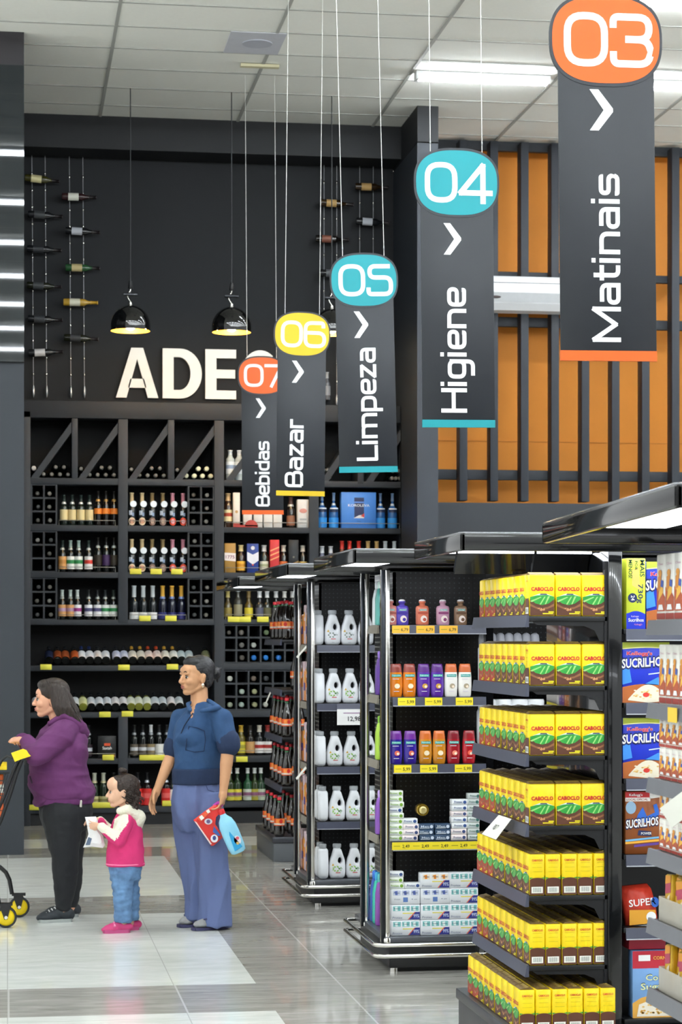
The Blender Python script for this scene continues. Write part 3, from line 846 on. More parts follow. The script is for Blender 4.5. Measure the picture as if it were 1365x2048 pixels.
# bay 1 and 2 lower shelves
put_row(bottle(K, '#33262f', '#15161a', h=.30, neckband='#cfd4da', label2='#d8dce4', l0=.06, l1=.42), (178,), LB[6][0], Zl, 0, 'dark wine bottle with silver neck beside the black gift box', 'wines on the sixth shelf')
def art_black(a, w, d, h):
    a.quad((0, -d / 2 - .001, h * .62), U_, V_, -w * .16, w * .18, -.012, .012, M('#d9542a', .5))
    a.text('Saxtah', (0, -d / 2 - .0012, h * .40), U_, V_, .028, WHITE, width=w * .5)
    a.quad((w * .32, -d / 2 - .001, h * .12), U_, V_, -.02, .02, -.012, .012, M('#b8763a', .5))
boxed(.165, .16, .205, '#17181a', art_black).put((X(214.5), YW + .1, Zl(LB[6][0])), 'black gift box with orange and white print above the toddler')
for i, (px, l, l2, cp) in enumerate(((270, '#5c5348', '#c9cbd0', '#17181a'), (287, '#5c5348', '#c9cbd0', '#17181a'), (303.6, '#8a7a5a', '#c9cbd0', '#d9dde0'), (320, '#e6e6e2', None, '#1a1b1e'), (335.5, '#e6e6e2', None, '#1a1b1e'), (352, '#e6e6e2', None, '#1a1b1e'), (395, '#444444', None, '#1a1b1e'))):
    put_row(bottle(K, l, cp, h=.30, label2=l2, neckband='#8e9296', l0=.08, l1=.42), (px,), LB[6][0], Zl, 0, 'wine bottle, %s from left on the shelf behind the woman in blue' % onth(i), 'wines behind the woman in blue')
for i, px in enumerate((173, 190, 208, 229)):
    put_row(bottle('#1d2a1c', '#c9c490', '#d5d8c6' if i != 3 else '#1a1b1e', h=.30, r=.040, label2='#8a8350', neckband='#d2c9a0', l0=.02, l1=.30, caplen=.36, nr=.016), (px,), LB[7][0], Zl, 0, 'cider bottle with pale foil, %s from left beside the toddler' % onth(i), 'ciders on the bottom shelf')
for i, px in enumerate((277, 295.5, 334)):
    put_row(bottle('#1a0d0d', '#cf2a26', '#15161a', h=.30, r=.043, label2='#e0605c', neckband='#c9ccd4', l0=.02, l1=.52), (px,), LB[7][0], Zl, 0, 'dark bottle with red wrap, %s of three on the bottom shelf' % onth(i), 'red wrapped bottles')
put_row(bottle(K, '#e6e2dc', '#15161a', h=.29), (347,), LB[7][0], Zl, 0, 'wine bottle with white label beside the woman in blue', None)
# right bays -------------------------------------------------------
put_row(bottle('#b9c4c4', '#dfe6ea', '#dfe4e6', h=.28, r=.040, label2='#8fa2c0', l0=.22, l1=.62, nr=.017, shoulder=.68, name='spirit_bottle'), (463, 481), RB[0][0], Zr, 0, ws('clear glass bottle with white label', 'left of the Bebidas sign'), 'clear spirit bottles')
amber = bottle('#3a2110', '#e9d9a8', '#caa878', h=.315, r=.040, label2='#b0452c', l0=.18, l1=.52, nr=.02, shoulder=.62, name='liqueur_bottle')
put_row(amber, (458.5,), RB[1][0], Zr, 0, 'amber liqueur bottle with cream label left of the Bebidas sign', None)
def art_box1(a, w, d, h):
    a.quad((0, -d / 2 - .001, 0), U_, V_, -w * .5, w * .5, 0, h * .12, M('#a84438', .5)); a.disc((0, -d / 2 - .0015, h * .45), U_, V_, 0, 0, w * .22, w * .22, M('#c9a06a', .5))
boxed(.062, .07, .32, '#e7dfd4', art_box1).put((X(474.5), YW + .08, Zr(RB[1][0])), 'tall white carton with red foot left of the Bebidas sign')
def art_box2(a, w, d, h): a.disc((0, -d / 2 - .0015, h * .86), U_, V_, 0, 0, w * .22, w * .1, M('#c45848', .5))
bxw = boxed(.080, .07, .2, '#e6e3de', art_box2)
for i, px in enumerate((497, 518, 538, 557)): bxw.put((X(px), YW + .08, Zr(RB[1][0])), 'white carton under the Bebidas sign stripe, %s from left' % onth(i), group='white cartons under the Bebidas sign')
mbx = MB(); mbx.disc((0, 0, 0), U_, V_, 0, 0, .065, .065, M('#b04038', .5), 20)
mbx.prism([(.06 * math.cos(PI * i / 12), .06 * math.sin(PI * i / 12)) for i in range(13)], (0, 0, 0), U_, V_, .006, M('#b04038', .5))
mbx.f = mbx.f[1:]; mbx.mi = mbx.mi[1:]; mbx.sm = mbx.sm[1:]
mbx.box(-.15, .06, -.006, .0, -.008, .012, M('#a83a34', .5))
mbx.build('shelf_sign', loc=(X(503), YW + .005, Zr(RB[1][0]) + .008), label='red half round shelf sign below the Bebidas sign', cat='shelf sign')
put_row(bottle('#1c120f', '#8a5a40', '#4a3028', h=.285, r=.038, l0=.08, l1=.4, neckband='#b9bcc0', nr=.018, name='spirit_bottle'), (584.6,), RB[1][0], Zr, 0, 'dark spirit bottle beside a tall white carton', None)
def art_box3(a, w, d, h): a.disc((0, -d / 2 - .0015, h * .6), U_, V_, 0, 0, w * .33, w * .2, M('#cf8f84', .5)); a.quad((0, -d / 2 - .001, h * .3), U_, V_, -w * .3, w * .3, -.008, .008, M('#a9adb0', .5)); a.quad((0, -d / 2 - .001, h * .15), U_, V_, -w * .3, w * .3, -.03, -.01, M('#b9bdbf', .5))
boxed(.108, .1, .262, '#dcdad8', art_box3).put((X(608), YW + .09, Zr(RB[1][0])), 'tall pale carton with red oval under the Bazar sign')
blue = bottle('#2c5f9e', '#2f8fe0', '#6d86a8', h=.33, r=.044, l0=.02, l1=.30, nr=.012, shoulder=.52, neckband='#c4d2e0', name='vodka_bottle')
mbb = MB(); mbb.arc_patch(.0452, .15, .185, -PI * .85, -PI * .15, M('#1b2b4c', .4)); mbb.arc_patch(.0454, .178, .19, -PI * .8, -PI * .2, M('#dbe6f2', .4))
blue.parts.append(('front_band', mbb.mesh('front_band'), None))
for i, px in enumerate((647.7, 671, 765, 789)):
    put_row(blue, (px,), RB[1][0], Zr, 0, 'blue vodka bottle, %s of the %s blue gift box' % (('second to the left', 'next left', 'next right', 'second to the right')[i], ''.strip() or 'large'), 'blue vodka bottles')
def art_kor(a, w, d, h):
    f = -d / 2 - .001
    a.quad((0, f, 0), U_, V_, -w * .13, w * .15, h * .28, h * .85, M('#25305a', .5))
    a.quad((0, f - .0004, 0), U_, V_, -w * .15, w * .17, h * .70, h * .74, M('#5a86d8', .5))
    a.text('KOROLEVA', (0, f - .001, h * .60), U_, V_, .024, M('#e8eef8', .5), width=w * .62)
    a.shape((0, f - .0006, 0), U_, V_, [(-w * .15, h * .28), (w * .15, h * .28), (w * .15, h * .38), (w * .0, h * .36)], M('#e4e4ea', .5))
    a.shape((0, f - .0008, 0), U_, V_, [(w * .05, h * .34), (w * .16, h * .30), (w * .16, h * .42)], M('#d0453c', .5))
    a.quad((0, f, 0), U_, V_, -w * .06, w * .06, h * .19, h * .20, M('#2c4f94', .5))
boxed(.325, .12, .335, '#4d8be0', art_kor).put((X(719.5), YW + .1, Zr(RB[1][0])), 'large light blue vodka gift box between blue bottles')
def stripe_box(c, c2, art=None):
    def f(a, w, d, h):
        y = -d / 2 - .001
        if art == 'gold': a.shape((0, y, 0), U_, V_, [(-w / 2, h * .42), (w / 2, h * .38), (w / 2, h * .66), (-w / 2, h * .68)], M(c2, .5)); a.text('1775', (0, y - .001, h * .48), U_, V_, .03, M('#8c4a6a', .5), width=w * .8)
        if art == 'blue': a.shape((0, y, 0), U_, V_, [(-w / 2, h * .42), (0, h * .28), (w / 2, h * .42), (w / 2, h * .72), (0, h * .62), (-w / 2, h * .72)], M(c2, .5)); a.disc((0, y, h * .85), U_, V_, 0, 0, w * .17, w * .17, M('#e8e8f0', .5)); a.disc((0, y - .0006, h * .27), U_, V_, 0, 0, w * .08, w * .08, M('#c84a3a', .5))
        if art == 'red':
            for q in (.36, .50, .64): a.shape((0, y, 0), U_, V_, [(-w / 2, h * q), (w / 2, h * (q + .12)), (w / 2, h * (q + .16)), (-w / 2, h * (q + .04))], M(c2, .5))
        if art == 'black': a.shape((0, y, 0), U_, V_, [(-w / 2, h * .18), (w / 2, h * .32), (w / 2, h * .38), (-w / 2, h * .24)], M(c2, .5)); a.disc((0, y, h * .48), U_, V_, 0, 0, w * .1, w * .1, M('#6c665a', .5))
    return f
z_ = Zr(RB[2][0])
boxed(.103, .1, .27, '#a8813e', stripe_box('', '#eee6e2', 'gold')).put((X(461.5), YW + .09, z_), 'gold whisky carton with white band, leftmost on its shelf')
boxed(.106, .1, .268, '#27408c', stripe_box('', '#e6eaf4', 'blue')).put((X(507), YW + .09, z_), 'navy whisky carton with white chevron band')
boxed(.085, .09, .305, '#cc3a3c', stripe_box('', '#e8a06a', 'red')).put((X(551), YW + .09, z_), 'tall red whisky carton with slanting gold bands')
boxed(.092, .09, .305, '#202226', stripe_box('', '#8a6a34', 'black')).put((X(589), YW + .09, z_), 'tall black whisky carton with slanting gold band')
for px, g, l, l2, cp, lb in ((484.6, '#2a1a0c', '#e8b23a', '#c98a1c', '#d8c890', 'whisky bottle with yellow label between gold and navy cartons'), (531, '#1c241a', '#dcdcc8', '#a9b08c', '#d6d6d0', 'whisky bottle with pale shield label beside navy carton'), (570, '#1a0f0a', '#d9713a', '#f0b080', '#d0c8b8', 'whisky bottle with orange slanted label right of red carton'), (609, '#120e0a', '#b8a060', '#14110d', '#c8c4b8', 'whisky bottle with gold slanted label right of black carton')):
    put_row(bottle(g, l, cp, h=.255, r=.041, l0=.08, l1=.42, label2=l2, nr=.019, shoulder=.6, name='whisky_bottle'), (px,), RB[2][0], Zr, 0, lb, 'whiskies with cartons')
r2 = [(647.7, '#6a6f86', '#8a90a8', '#d4d8de', 'grey'), (665, '#5d5f78', '#7f86a2', '#c9cdd4', 'grey'), (687.7, '#7a4a38', '#c98a6c', '#c83428', 'red capped'), (703, '#7a4a38', '#c98a6c', '#c83428', 'red capped'), (721.5, '#7a4a38', '#c98a6c', '#c83428', 'red capped'), (740, '#5a3a20', '#8a6a44', '#c9a468', 'gold capped'), (757.5, '#5a3a20', '#8a6a44', '#c9a468', 'gold capped'), (774.8, '#4a524a', '#7a8a80', '#c9d0d4', 'silver capped'), (793, '#4a524a', '#7a8a80', '#c9d0d4', 'silver capped')]
for i, (px, g, l, cp, nm) in enumerate(r2):
    put_row(bottle(g, l, cp, h=.25 if i < 2 else .30, r=.040, l0=.2, l1=.55, nr=.017, caplen=.25, shoulder=.55, name='spirit_bottle'), (px,), RB[2][0], Zr, 0, '%s spirit bottle, %s from left above the white detergent gondola' % (nm, onth(i)), 'spirits on the second right shelf')
for i, (px, g, l, cp, lb) in enumerate(((458, '#4a4020', '#8a7a3c', '#a89a60', 'olive'), (478.6, '#3a3a34', '#8f8a70', '#b8c4c8', 'tall grey'), (500, '#5a4a20', '#d8c63a', '#6c5a34', 'yellow labelled'), (522, '#26262a', '#54566a', '#cfd2d6', 'dark with white cap'), (537, '#22241e', '#5a5a40', '#d2d4d6', 'dark'), (555, '#202020', '#4a4a50', '#c8cacc', 'dark'), (572, '#24221e', '#8a8444', '#d0d0cc', 'dark'), (588, '#24221e', '#6a5444', '#b8b8b8', 'dark'))):
    put_row(bottle(g, l, cp, h=.26 if i != 1 else .33, r=.038, l0=.1, l1=.42, nr=.017, shoulder=.5, name='liqueur_bottle'), (px,), RB[3][0], Zr, 0, '%s liqueur bottle, %s from left above the right cubbies' % (lb, onth(i)), 'liqueurs above the right cubbies')
for i, (px, g, l, l2, cp, lb) in enumerate(((466, '#3a3a1c', '#c9b83c', None, '#2a2c20', 'yellow'), (484.7, '#5a5018', '#d6c83c', '#a8a03a', '#c8a43a', 'yellow green'), (503, '#1c1712', '#c79a62', None, '#2a2622', 'tan labelled'), (521.5, '#1a1c1e', '#e6e4e2', '#a8302c', '#cfc8b8', 'white and red labelled'), (538, '#1a1c1e', '#e6e4e2', '#a8302c', '#8a2c28', 'white and red labelled'))):
    put_row(bottle(g, l, cp, h=.275, r=.041, l0=.08, l1=.46, label2=l2, nr=.018, shoulder=.58, name='spirit_bottle'), (px,), RB[6][0], Zr, 0, '%s spirit bottle, %s from left under the lower right cubbies' % (lb, onth(i)), 'spirits under the right cubbies')
for i, (px, g, l) in enumerate(((463, '#2c3a18', '#d6cc48'), (477, '#243c20', '#d8c83e'), (498, '#2c5a3c', '#c9d2c4'), (512, '#2a3a18', '#a8a03a'), (524.5, '#26402c', '#b9c4ac'))):
    put_row(bottle(g, l, '#dfe4e0', h=.30, r=.042, l0=.02, l1=.36, label2='#8a5a78', nr=.015, caplen=.16, shoulder=.52, name='cider_bottle'), (px,), RB[7][0], Zr, 0, 'green cider bottle with white cap, %s from left on the bottom right shelf' % onth(i), 'ciders on the bottom right shelf')

# ================================================================ rope bottle displays on the wall
YR = YW + .36
rope_m = M('#8d8f92', .35, metal=.4)
def rope_display(pa, pb, y0, y1, hooks, lab):
    r = empty('bottle_rope', at_y((pa + pb) / 2, y0, YR), label=lab, cat='wall rack', group='steel wire bottle racks')
    inv = Matrix.Translation(-r.location)
    for p in (pa, pb):
        mb = MB(); a = at_y(p, y0, YR); b = at_y(p + 3.5 * (1 if p < 400 else 0), y1, YR)
        mb.tube([a, b], .0034, rope_m, 6)
        for i in range(hooks[1]):
            t = (hooks[0] + i * (1 - hooks[0]) / hooks[1]); c = a.lerp(b, t)
            mb.ball(c, (.0075, .0075, .017), CHROME, 8, 6)
        mb.lathe([(.006, 0), (.014, .03), (.014, .075), (.006, .11)], STEEL, 10, (b.x, b.y, b.z - .06))
        o = mb.build('steel_rope', r); o.matrix_parent_inverse = inv
rope_display(63.5, 90, 288, 782, (.12, 13), 'leftmost pair of wall wires holding six wine bottles')
rope_display(138.5, 165.5, 290, 783, (.13, 13), 'pair of wall wires holding five bottles left of the pendant lamp')
rope_display(648.5, 674, 300, 800, (.13, 12), 'pair of wall wires behind the Limpeza sign')
rope_display(720, 747, 300, 800, (.14, 12), 'rightmost pair of wall wires beside the dark pillar')
rope_display(546, 572, 300, 800, (.14, 12), 'pair of wall wires behind the Bazar sign') if False else None
rotside = (0, PI / 2, 0)
rb = [(50, 355, '#3c3a14', '#d8cf9c', 5), (56, 428, '#14161a', '#3a3d40', 3), (54, 497, '#14161a', '#2d2f33', 2), (54, 570, '#15180c', '#3a3d40', 2), (56, 637, '#101216', '#34373b', 2), (57, 706, '#101216', '#c9cbd0', -3),
      (124, 393, '#2c1416', '#e2e2d4', 0), (131, 461, '#101216', '#b9bcc4', 2), (131, 535, '#1d4a26', '#b8a878', 0), (127, 604, '#a8862c', '#d6d2bc', 0), (128, 675, '#15180c', '#2c2e32', 2),
      (641, 405, '#2a1c0c', '#b8955c', 2), (632, 477, '#14100e', '#7a4a3a', 1), (640, 546, '#101216', '#5a5c60', 0), (711, 373, '#2a1c0c', '#b8955c', 0), (713, 442, '#14161a', '#b8bcc4', 2)]
for i, (px, py, g, l, tilt) in enumerate(rb):
    p = bottle(g, l, '#b8902c' if px == 127 else '#1a1416', h=.315, r=.034, l0=.18, l1=.48)
    c = at_y(px, py, YR - .05)
    nm = ('leftmost wall wires', 'second pair of wall wires', 'wall wires behind the Limpeza sign', 'rightmost wall wires')[0 if i < 6 else 1 if i < 11 else 2 if i < 14 else 3]
    k = i if i < 6 else i - 6 if i < 11 else i - 11 if i < 14 else i - 14
    p.put(c, '%sbottle held sideways on the %s, %s from top' % ('golden ' if px == 127 else 'green ' if py == 535 else 'dark ', nm, onth(k)), (0, PI / 2 + math.radians(tilt), 0), 'bottles held on the wall wires')
# upright clear bottle between signs
bottle('#5c6068', '#8a8e96', '#a9adb2', h=.26, r=.03, nr=.012, name='spirit_bottle').put(at_y(655, 800, YR - .03), 'clear bottle hanging on the wire between Bazar and Limpeza signs')

# ================================================================ pendant lamps
def pendant(px, pyb, wpx, lab, k):
    c = at_y(px, pyb, 18.75); R = .1725
    r = empty('pendant_lamp', (c.x, c.y, c.z), label=lab, cat='pendant lamp', group='black dome pendant lamps')
    s = MB(); gb = M('#0a0a0b', .06, coat=.8); gold = M('#f0b23a', .35, metal=.0, noise=.03)
    prof = []
    for i in range(15):
        a = math.radians(i * 88 / 14)
        prof.append((R * math.cos(a) if i else R, .045 + (R * 1.02) * math.sin(a)))
    prof = [(R * .985, 0), (R, .02)] + prof
    s.lathe(prof, gb, 36, cap=False)
    s.build('shade', r)
    inn = MB(); inn.lathe([(q[0] * .975, q[1] + .0) for q in prof], gold, 36, cap=False)
    inn.lathe([(R * .985, 0), (R * .96, .0005)], gold, 36, cap=False)
    inn.build('shade_lining', r)
    b = MB(); b.ball((0, 0, .055), (.05, .05, .05), M('#fff0c0', .4, emit=22.)); bo = b.build('bulb', r)
    fc = MB(); fc.lathe([(.012, .215), (.02, .22), (.012, .25)], CHROME, 12)
    fc.tube([(0, 0, .25), (-.02, 0, .28), (-.03, 0, .31), (0, 0, .345), (.0, 0, .40)], .006, CHROME, 6)
    fc.tube([(-.06, 0, .315), (.06, 0, .315)], .017, M('#4a4c50', .2, metal=.8), 10)
    fc.build('socket_fitting', r)
    cl_ = MB(); cl_.lathe([(.012, .36), (.022, .37), (.012, .43)], BLACKS, 10); cl_.build('clamp', r)
    co = MB(); co.tube([(0, 0, .36), (0, 0, ZC - c.z - .002)], .0052, M('#26282b', .5), 6); co.build('cord', r)
    lt = bpy.data.lights.new('pendant_glow', 'POINT'); lt.energy = 14; lt.color = (1, .72, .36); lt.shadow_soft_size = .04
    lo = bpy.data.objects.new('pendant_glow', lt); COL.objects.link(lo); lo.parent = r; lo.location = (0, 0, -.01)
pendant(261, 662, 80, 'leftmost black dome pendant lamp with gold lining', 0)
pendant(463.5, 665, 80, 'black dome pendant lamp above the letter E', 1)
pendant(664, 668, 80, 'black dome pendant lamp mostly hidden behind the Limpeza sign', 2)
# ================================================================ gondolas (aisle end shelving)
def canopy(parent, x0, x1, y0, y1, z0, z1, light=True, drop=0.):
    """overhanging glossy hood with a bright trim along its top edge and light panels underneath"""
    h = MB(); t = .02
    cc = .03
    # fascia ring
    h.rbox(x0, x0 + t, y0, y1, z0, z1, BLACKG, .006)
    h.rbox(x0, x1, y0, y0 + t, z0, z1, BLACKG, .006)
    h.rbox(x0, x1, y1 - t, y1, z0, z1, BLACKG, .006)
    h.box(x0 + .01, x1, y0 + .01, y1 - .01, z1 - .012, z1 - .002, BLACKS)
    def dz(b): b.v = [(v[0], v[1], v[2] - drop * (v[1] - y0) / (y1 - y0)) for v in b.v]; return b
    dz(h).build('hood', parent)
    tr = MB(); tm = M('#8a8b90', .25, metal=.9)
    tr.tube([(x1, y0 + .004, z1), (x0 + .02, y0 + .004, z1), (x0 + .004, y0 + .02, z1), (x0 + .004, y1 - .02, z1), (x0 + .02, y1 - .004, z1), (x1, y1 - .004, z1)], .006, tm, 6)
    dz(tr).build('trim_edge', parent)
    if light:
        l = MB(); lm = M('#f3f8ff', .5, noise=0, emit=5.)
        l.box(x0 + .05, x0 + .24, y0 + .05, y0 + (y1 - y0) * .62, z0 + .012, z0 + .018, lm)
        l.box(x0 + .26, x1 - .05, y0 + .05, y0 + .24, z0 + .012, z0 + .018, lm)
        dz(l).build('light_panel', parent)
def rail_strip(mb, a, b, zt, h=.042, m=None, out=.006):
    """price rail between two floor-plan points, top at zt"""
    (xa, ya), (xb, yb) = a, b
    d = Vector((xb - xa, yb - ya)).normalized(); n = Vector((d.y, -d.x)) * out
    m = m or RAILG
    vs = [(xa, ya, zt), (xb, yb, zt), (xb + n.x, yb + n.y, zt - h), (xa + n.x, ya + n.y, zt - h),
          (xa - n.x, ya - n.y, zt), (xb - n.x, yb - n.y, zt), (xb - n.x, yb - n.y, zt - h), (xa - n.x, ya - n.y, zt - h)]
    mb.add(vs, [(3, 2, 1, 0), (4, 5, 6, 7), (0, 1, 5, 4), (3, 7, 6, 2), (0, 4, 7, 3), (1, 2, 6, 5)], m)
TAGM = M('#f0dc2c', .5, noise=.04)
def tag_on(parent, x0, x1, y, z0, z1, txt='', m=None, side=False):
    g = MB()
    g.quad((0, y, 0), U_, V_, x0, x1, z0, z1, m or TAGM)
    if txt:
        g.text(txt, ((x1 * .72 + x0 * .28), y - .0008, z0 + (z1 - z0) * .28), U_, V_, (z1 - z0) * .42, TAGTXT)
        g.quad((0, y - .0008, 0), U_, V_, x0 + (x1 - x0) * .08, x0 + (x1 - x0) * .42, z0 + (z1 - z0) * .45, z0 + (z1 - z0) * .55, M('#b4a428', .6))
    g.build('price_tag', parent)

# ---------------------------------------------------------------- type A: chrome posts, bumper rails
def gondola_a(xc, yn, yf, yp2, right, label, cy0, cy1, cx0, cz, shelves, plinth_h, name_posts=True, tags=None, dotrows=True):
    r = empty('gondola', (0, 0, 0), label=label, cat='gondola')
    # plinth
    b = MB(); b.rbox(xc + .02, right, yn + .03, yf, 0.02, plinth_h, BLACKS, .006); b.box(xc + .05, right, yn + .06, yf - .03, 0, .02, BLACKS)
    b.build('plinth', r)
    dk = MB(); dk.rbox(xc - .01, xc + .62, yn - .01, yf + .01, plinth_h, plinth_h + .03, M('#55585e', .3, metal=.3), .004); dk.build('base_deck', r)
    ft = MB(); ft.lathe([(.022, 0), (.022, .03)], CHROME, 10, (xc + .05, yn + .06, 0)); ft.build('foot', r)
    # bumper rails
    for k, zz in enumerate((plinth_h - .005, plinth_h - .045 - .015)):
        t = MB(); o_ = .065; xr = xc + .60
        t.tube([(xc + .03, yf + .02, zz), (xc - o_ + .02, yf + .02, zz), (xc - o_, yf, zz), (xc - o_, yn - o_ + .045, zz), (xc - o_ + .013, yn - o_ + .013, zz), (xc - o_ + .045, yn - o_, zz), (xr, yn - o_, zz)], .011, CHROME, 10)
        t.build('bumper_rail', r)
    br = MB()
    for xx in (xc + .48,): br.box(xx - .012, xx + .012, yn - .065, yn + .03, plinth_h - .085, plinth_h - .0, STEEL); br.box(xx - .02, xx + .02, yn - .078, yn - .07, plinth_h - .105, plinth_h - .085, STEEL)
    br.build('rail_bracket', r)
    # posts
    zt = cz - .075
    for (px, py) in ((xc, yn), (xc, yp2)):
        p = MB(); p.rbox(px - .004, px + .018, py - .004, py + .018, plinth_h, zt, CHROME, .003)
        p.rbox(px - .028, px - .006, py, py + .03, plinth_h, zt, M('#34373c', .22, metal=.7), .002); p.box(px - .030, px - .027, py - .002, py + .002, plinth_h, zt, CHROME)
        for q in range(24):
            zz = plinth_h + .10 + q * (zt - plinth_h - .15) / 24
            p.box(px - .031, px - .0295, py + .01, py + .02, zz, zz + .03, M('#26282c', .6))
        p.build('post', r)
        c = MB(); c.lathe([(.022, 0), (.022, .02), (.012, .03), (.012, .05)], CHROME, 12, (px + .005, py + .005, plinth_h)); c.build('post_foot', r)
    # panels
    ymid = yn + .36
    pg = MB(); pg.box(xc + .10, right, ymid, ymid + .02, plinth_h, zt, peg_mat('pegboard', '#0b0b0d', '#3a3d42', .026, 0)); pg.build('pegboard', r)
    pg = MB(); pg.box(xc + .10, xc + .115, ymid, yf, plinth_h, zt, peg_mat('pegboard_side', '#08080a', '#d8d8d2', .026, 1)); pg.build('pegboard', r)  # pale dots: brightness of the lit holes painted into the sheet colour
    sp = MB(); sp.box(xc + .52, xc + .56, yn + .02, ymid, plinth_h, zt, BLACKG); sp.build('upright', r)
    # shelves
    for si, z in enumerate(shelves):
        s = MB(); s.rbox(xc + .035, xc + .52, yn + .015, ymid, z - .022, z, BLACKS, .002)
        s.box(xc + .02, xc + .105, ymid + .02, yf - .06, z - .02, z, BLACKS)
        so = s.build('shelf', r)
        q = MB(); rail_strip(q, (xc + .035, yn + .012), (xc + .52, yn + .012), z - .001, .044, RAILG)
        q.box(xc + .035, xc + .52, yn + .0, yn + .008, z - .048, z - .043, M('#9b9da6', .3))
        qo = q.build('price_rail', so)
        q = MB(); rail_strip(q, (xc + .018, yf - .06), (xc + .018, ymid + .0), z - .0, .044, M('#8a8478', .5)); q.build('price_rail', so)
        if tags and tags[si]:
            for (ta, tb_, tx) in tags[si]:
                tag_on(so, xc + ta, xc + tb_, yn + .0035, z - .043, z - .004, tx, M('#f0b83c', .5) if tx == '6,79' else None)
    canopy(r, cx0, right, cy0, cy1, cz - .065, cz)
    return r

# G5 : toiletries
G5X, G5N, G5F = 1.90, 10.84, 11.78
def zg(py, t): return CAMH + t * (HORIZON - py) / FPX
t5 = 10.98
sh5 = [zg(1249.5, t5), zg(1394.5, t5), zg(1529.5, t5), zg(1684.5, t5)]
PH5 = .155
gondola_a(G5X, G5N, G5F, 11.47, 4.9, 'black gondola end with chrome posts holding toiletries and soap', 10.15, 11.50, 1.62, 2.12, sh5, PH5,
          tags=[[(.03, .12, '6,79'), (.155, .25, '6,79'), (.275, .37, '6,79')], [(.06, .15, '5,99'), (.20, .29, '5,99'), (.36, .45, '5,99')], [(.04, .13, '5,99'), (.175, .265, '5,99'), (.355, .445, '5,99')], [(.03, .13, '2,49'), (.13, .23, '2,49'), (.23, .33, '2,49'), (.33, .43, '2,49'), (.43, .515, '2,49')]])
# G6 : laundry detergent
t6 = 13.70
sh6 = [zg(1290, t6), zg(1407.5, t6), zg(1534, t6), zg(1644.5, t6)]
g6 = gondola_a(1.90, 13.57, 14.5, 14.2, 4.9, 'black gondola end with chrome posts holding white detergent bottles', 12.50, 14.12, 1.60, 2.13, sh6, .14, tags=None)
sg = MB(); sg.box(2.06, 2.24, 13.555, 13.56, sh6[1] - .135, sh6[1] - .035, WHITE)
sg.text('12,98', (2.17, 13.553, sh6[1] - .11), U_, V_, .03, M('#1c1c20', .6)); sg.quad((0, 13.554, 0), U_, V_, 2.10, 2.22, sh6[1] - .062, sh6[1] - .057, M('#9a6a9a', .6))
sg.box(2.06, 2.24, 13.556, 13.560, sh6[1] - .035, sh6[1] + 0, M('#6a6c7a', .4))
sg.build('price_card', label='white price card reading 12,98 hanging under the second detergent shelf', cat='price card')

# ---------------------------------------------------------------- type B: plain shelves projecting from an upright
def gondola_b(xc, yn, yf, xback, right, label, cy0, cy1, cx0, cz, shelves, plinth_h, deckout=.06, rails=RAILG, nose=True, plc=None, base=True, drop=0., fh=.067):
    r = empty('gondola', (0, 0, 0), label=label, cat='gondola')
    plc = plc or M('#3a3c40', .35)
    if base:
        b = MB(); b.rbox(xc - deckout, right, yn - deckout, yf + .04, .0, plinth_h - .045, plc, .006)
        b.build('plinth', r)
        b = MB(); b.rbox(xc - deckout - .01, right, yn - deckout - .01, yf + .05, plinth_h - .045, plinth_h, M('#3f4147', .3, metal=.3), .006); b.build('base_deck', r)
    u = MB(); u.rbox(xback, xback + .055, yn - .01, yf, plinth_h * .2, cz - .06, BLACKG, .003)
    u.box(xback - .012, xback, yn, yn + .03, plinth_h, cz - .1, BLACKS)
    um = M('#2c2e32', .5)
    for q in range(50):
        zz = plinth_h + .03 + q * .036
        if zz < cz - .12: u.box(xback - .0125, xback - .0115, yn - .0005, yn + .02, zz, zz + .016, um); 
    u.build('upright', r)
    for si, z in enumerate(shelves):
        s = MB(); s.rbox(xc, xback, yn, yf, z - .02, z, BLACKS, .002)
        # curved steel bracket under the near side
        s.prism([(xc + .02, z - .02), (xback, z - .02), (xback, z - .095), (xback - .03, z - .095), (xback - .05, z - .055), (xback - .09, z - .038), (xc + .04, z - .034)], (0, yn + .012, 0), U_, V_, .004, BLACKS)
        so = s.build('shelf', r)
        q = MB(); rail_strip(q, (xc - .002, yf), (xc - .002, yn - .002), z + .004, .046, rails, .008)
        q.build('price_rail', so)
    if cz: canopy(r, cx0, right, cy0, cy1, cz - fh, cz, drop=drop)
    return r
# G4 : coffee
G4X, G4N, G4F, G4B = 1.985, 8.17, 9.14, 2.305
t4 = 8.39
sh4 = [zg(y, t4) for y in (1232.5, 1371.5, 1511.5, 1651.5, 1791.5, 1931.5)]
g4 = gondola_b(G4X, G4N, G4F, G4B, 4.9, 'black gondola end stacked with yellow coffee packs', 8.06, 9.02, 1.70, 2.098, sh4, .19)
# reflective light boxes behind the coffee hood front
lb = MB(); 
lb.prism([(8.42, 2.075), (8.40, 2.05), (8.47, 1.955), (8.49, 1.97)], (1.76, 0, 0), (0, 1, 0), (0, 0, 1), .305, BLACKG)
lb.prism([(8.42, 2.075), (8.40, 2.05), (8.47, 1.955), (8.49, 1.97)], (2.075, 0, 0), (0, 1, 0), (0, 0, 1), .225, BLACKG)
lb.build('light_shield', g4)
lb = MB(); lb.box(1.76, 2.065, 8.385, 8.40, 2.035, 2.058, M('#f3f8ff', .5, noise=0, emit=5.)); lb.box(2.08, 2.30, 8.385, 8.40, 2.035, 2.058, M('#f3f8ff', .5, noise=0, emit=5.)); lb.build('light_panel', g4)
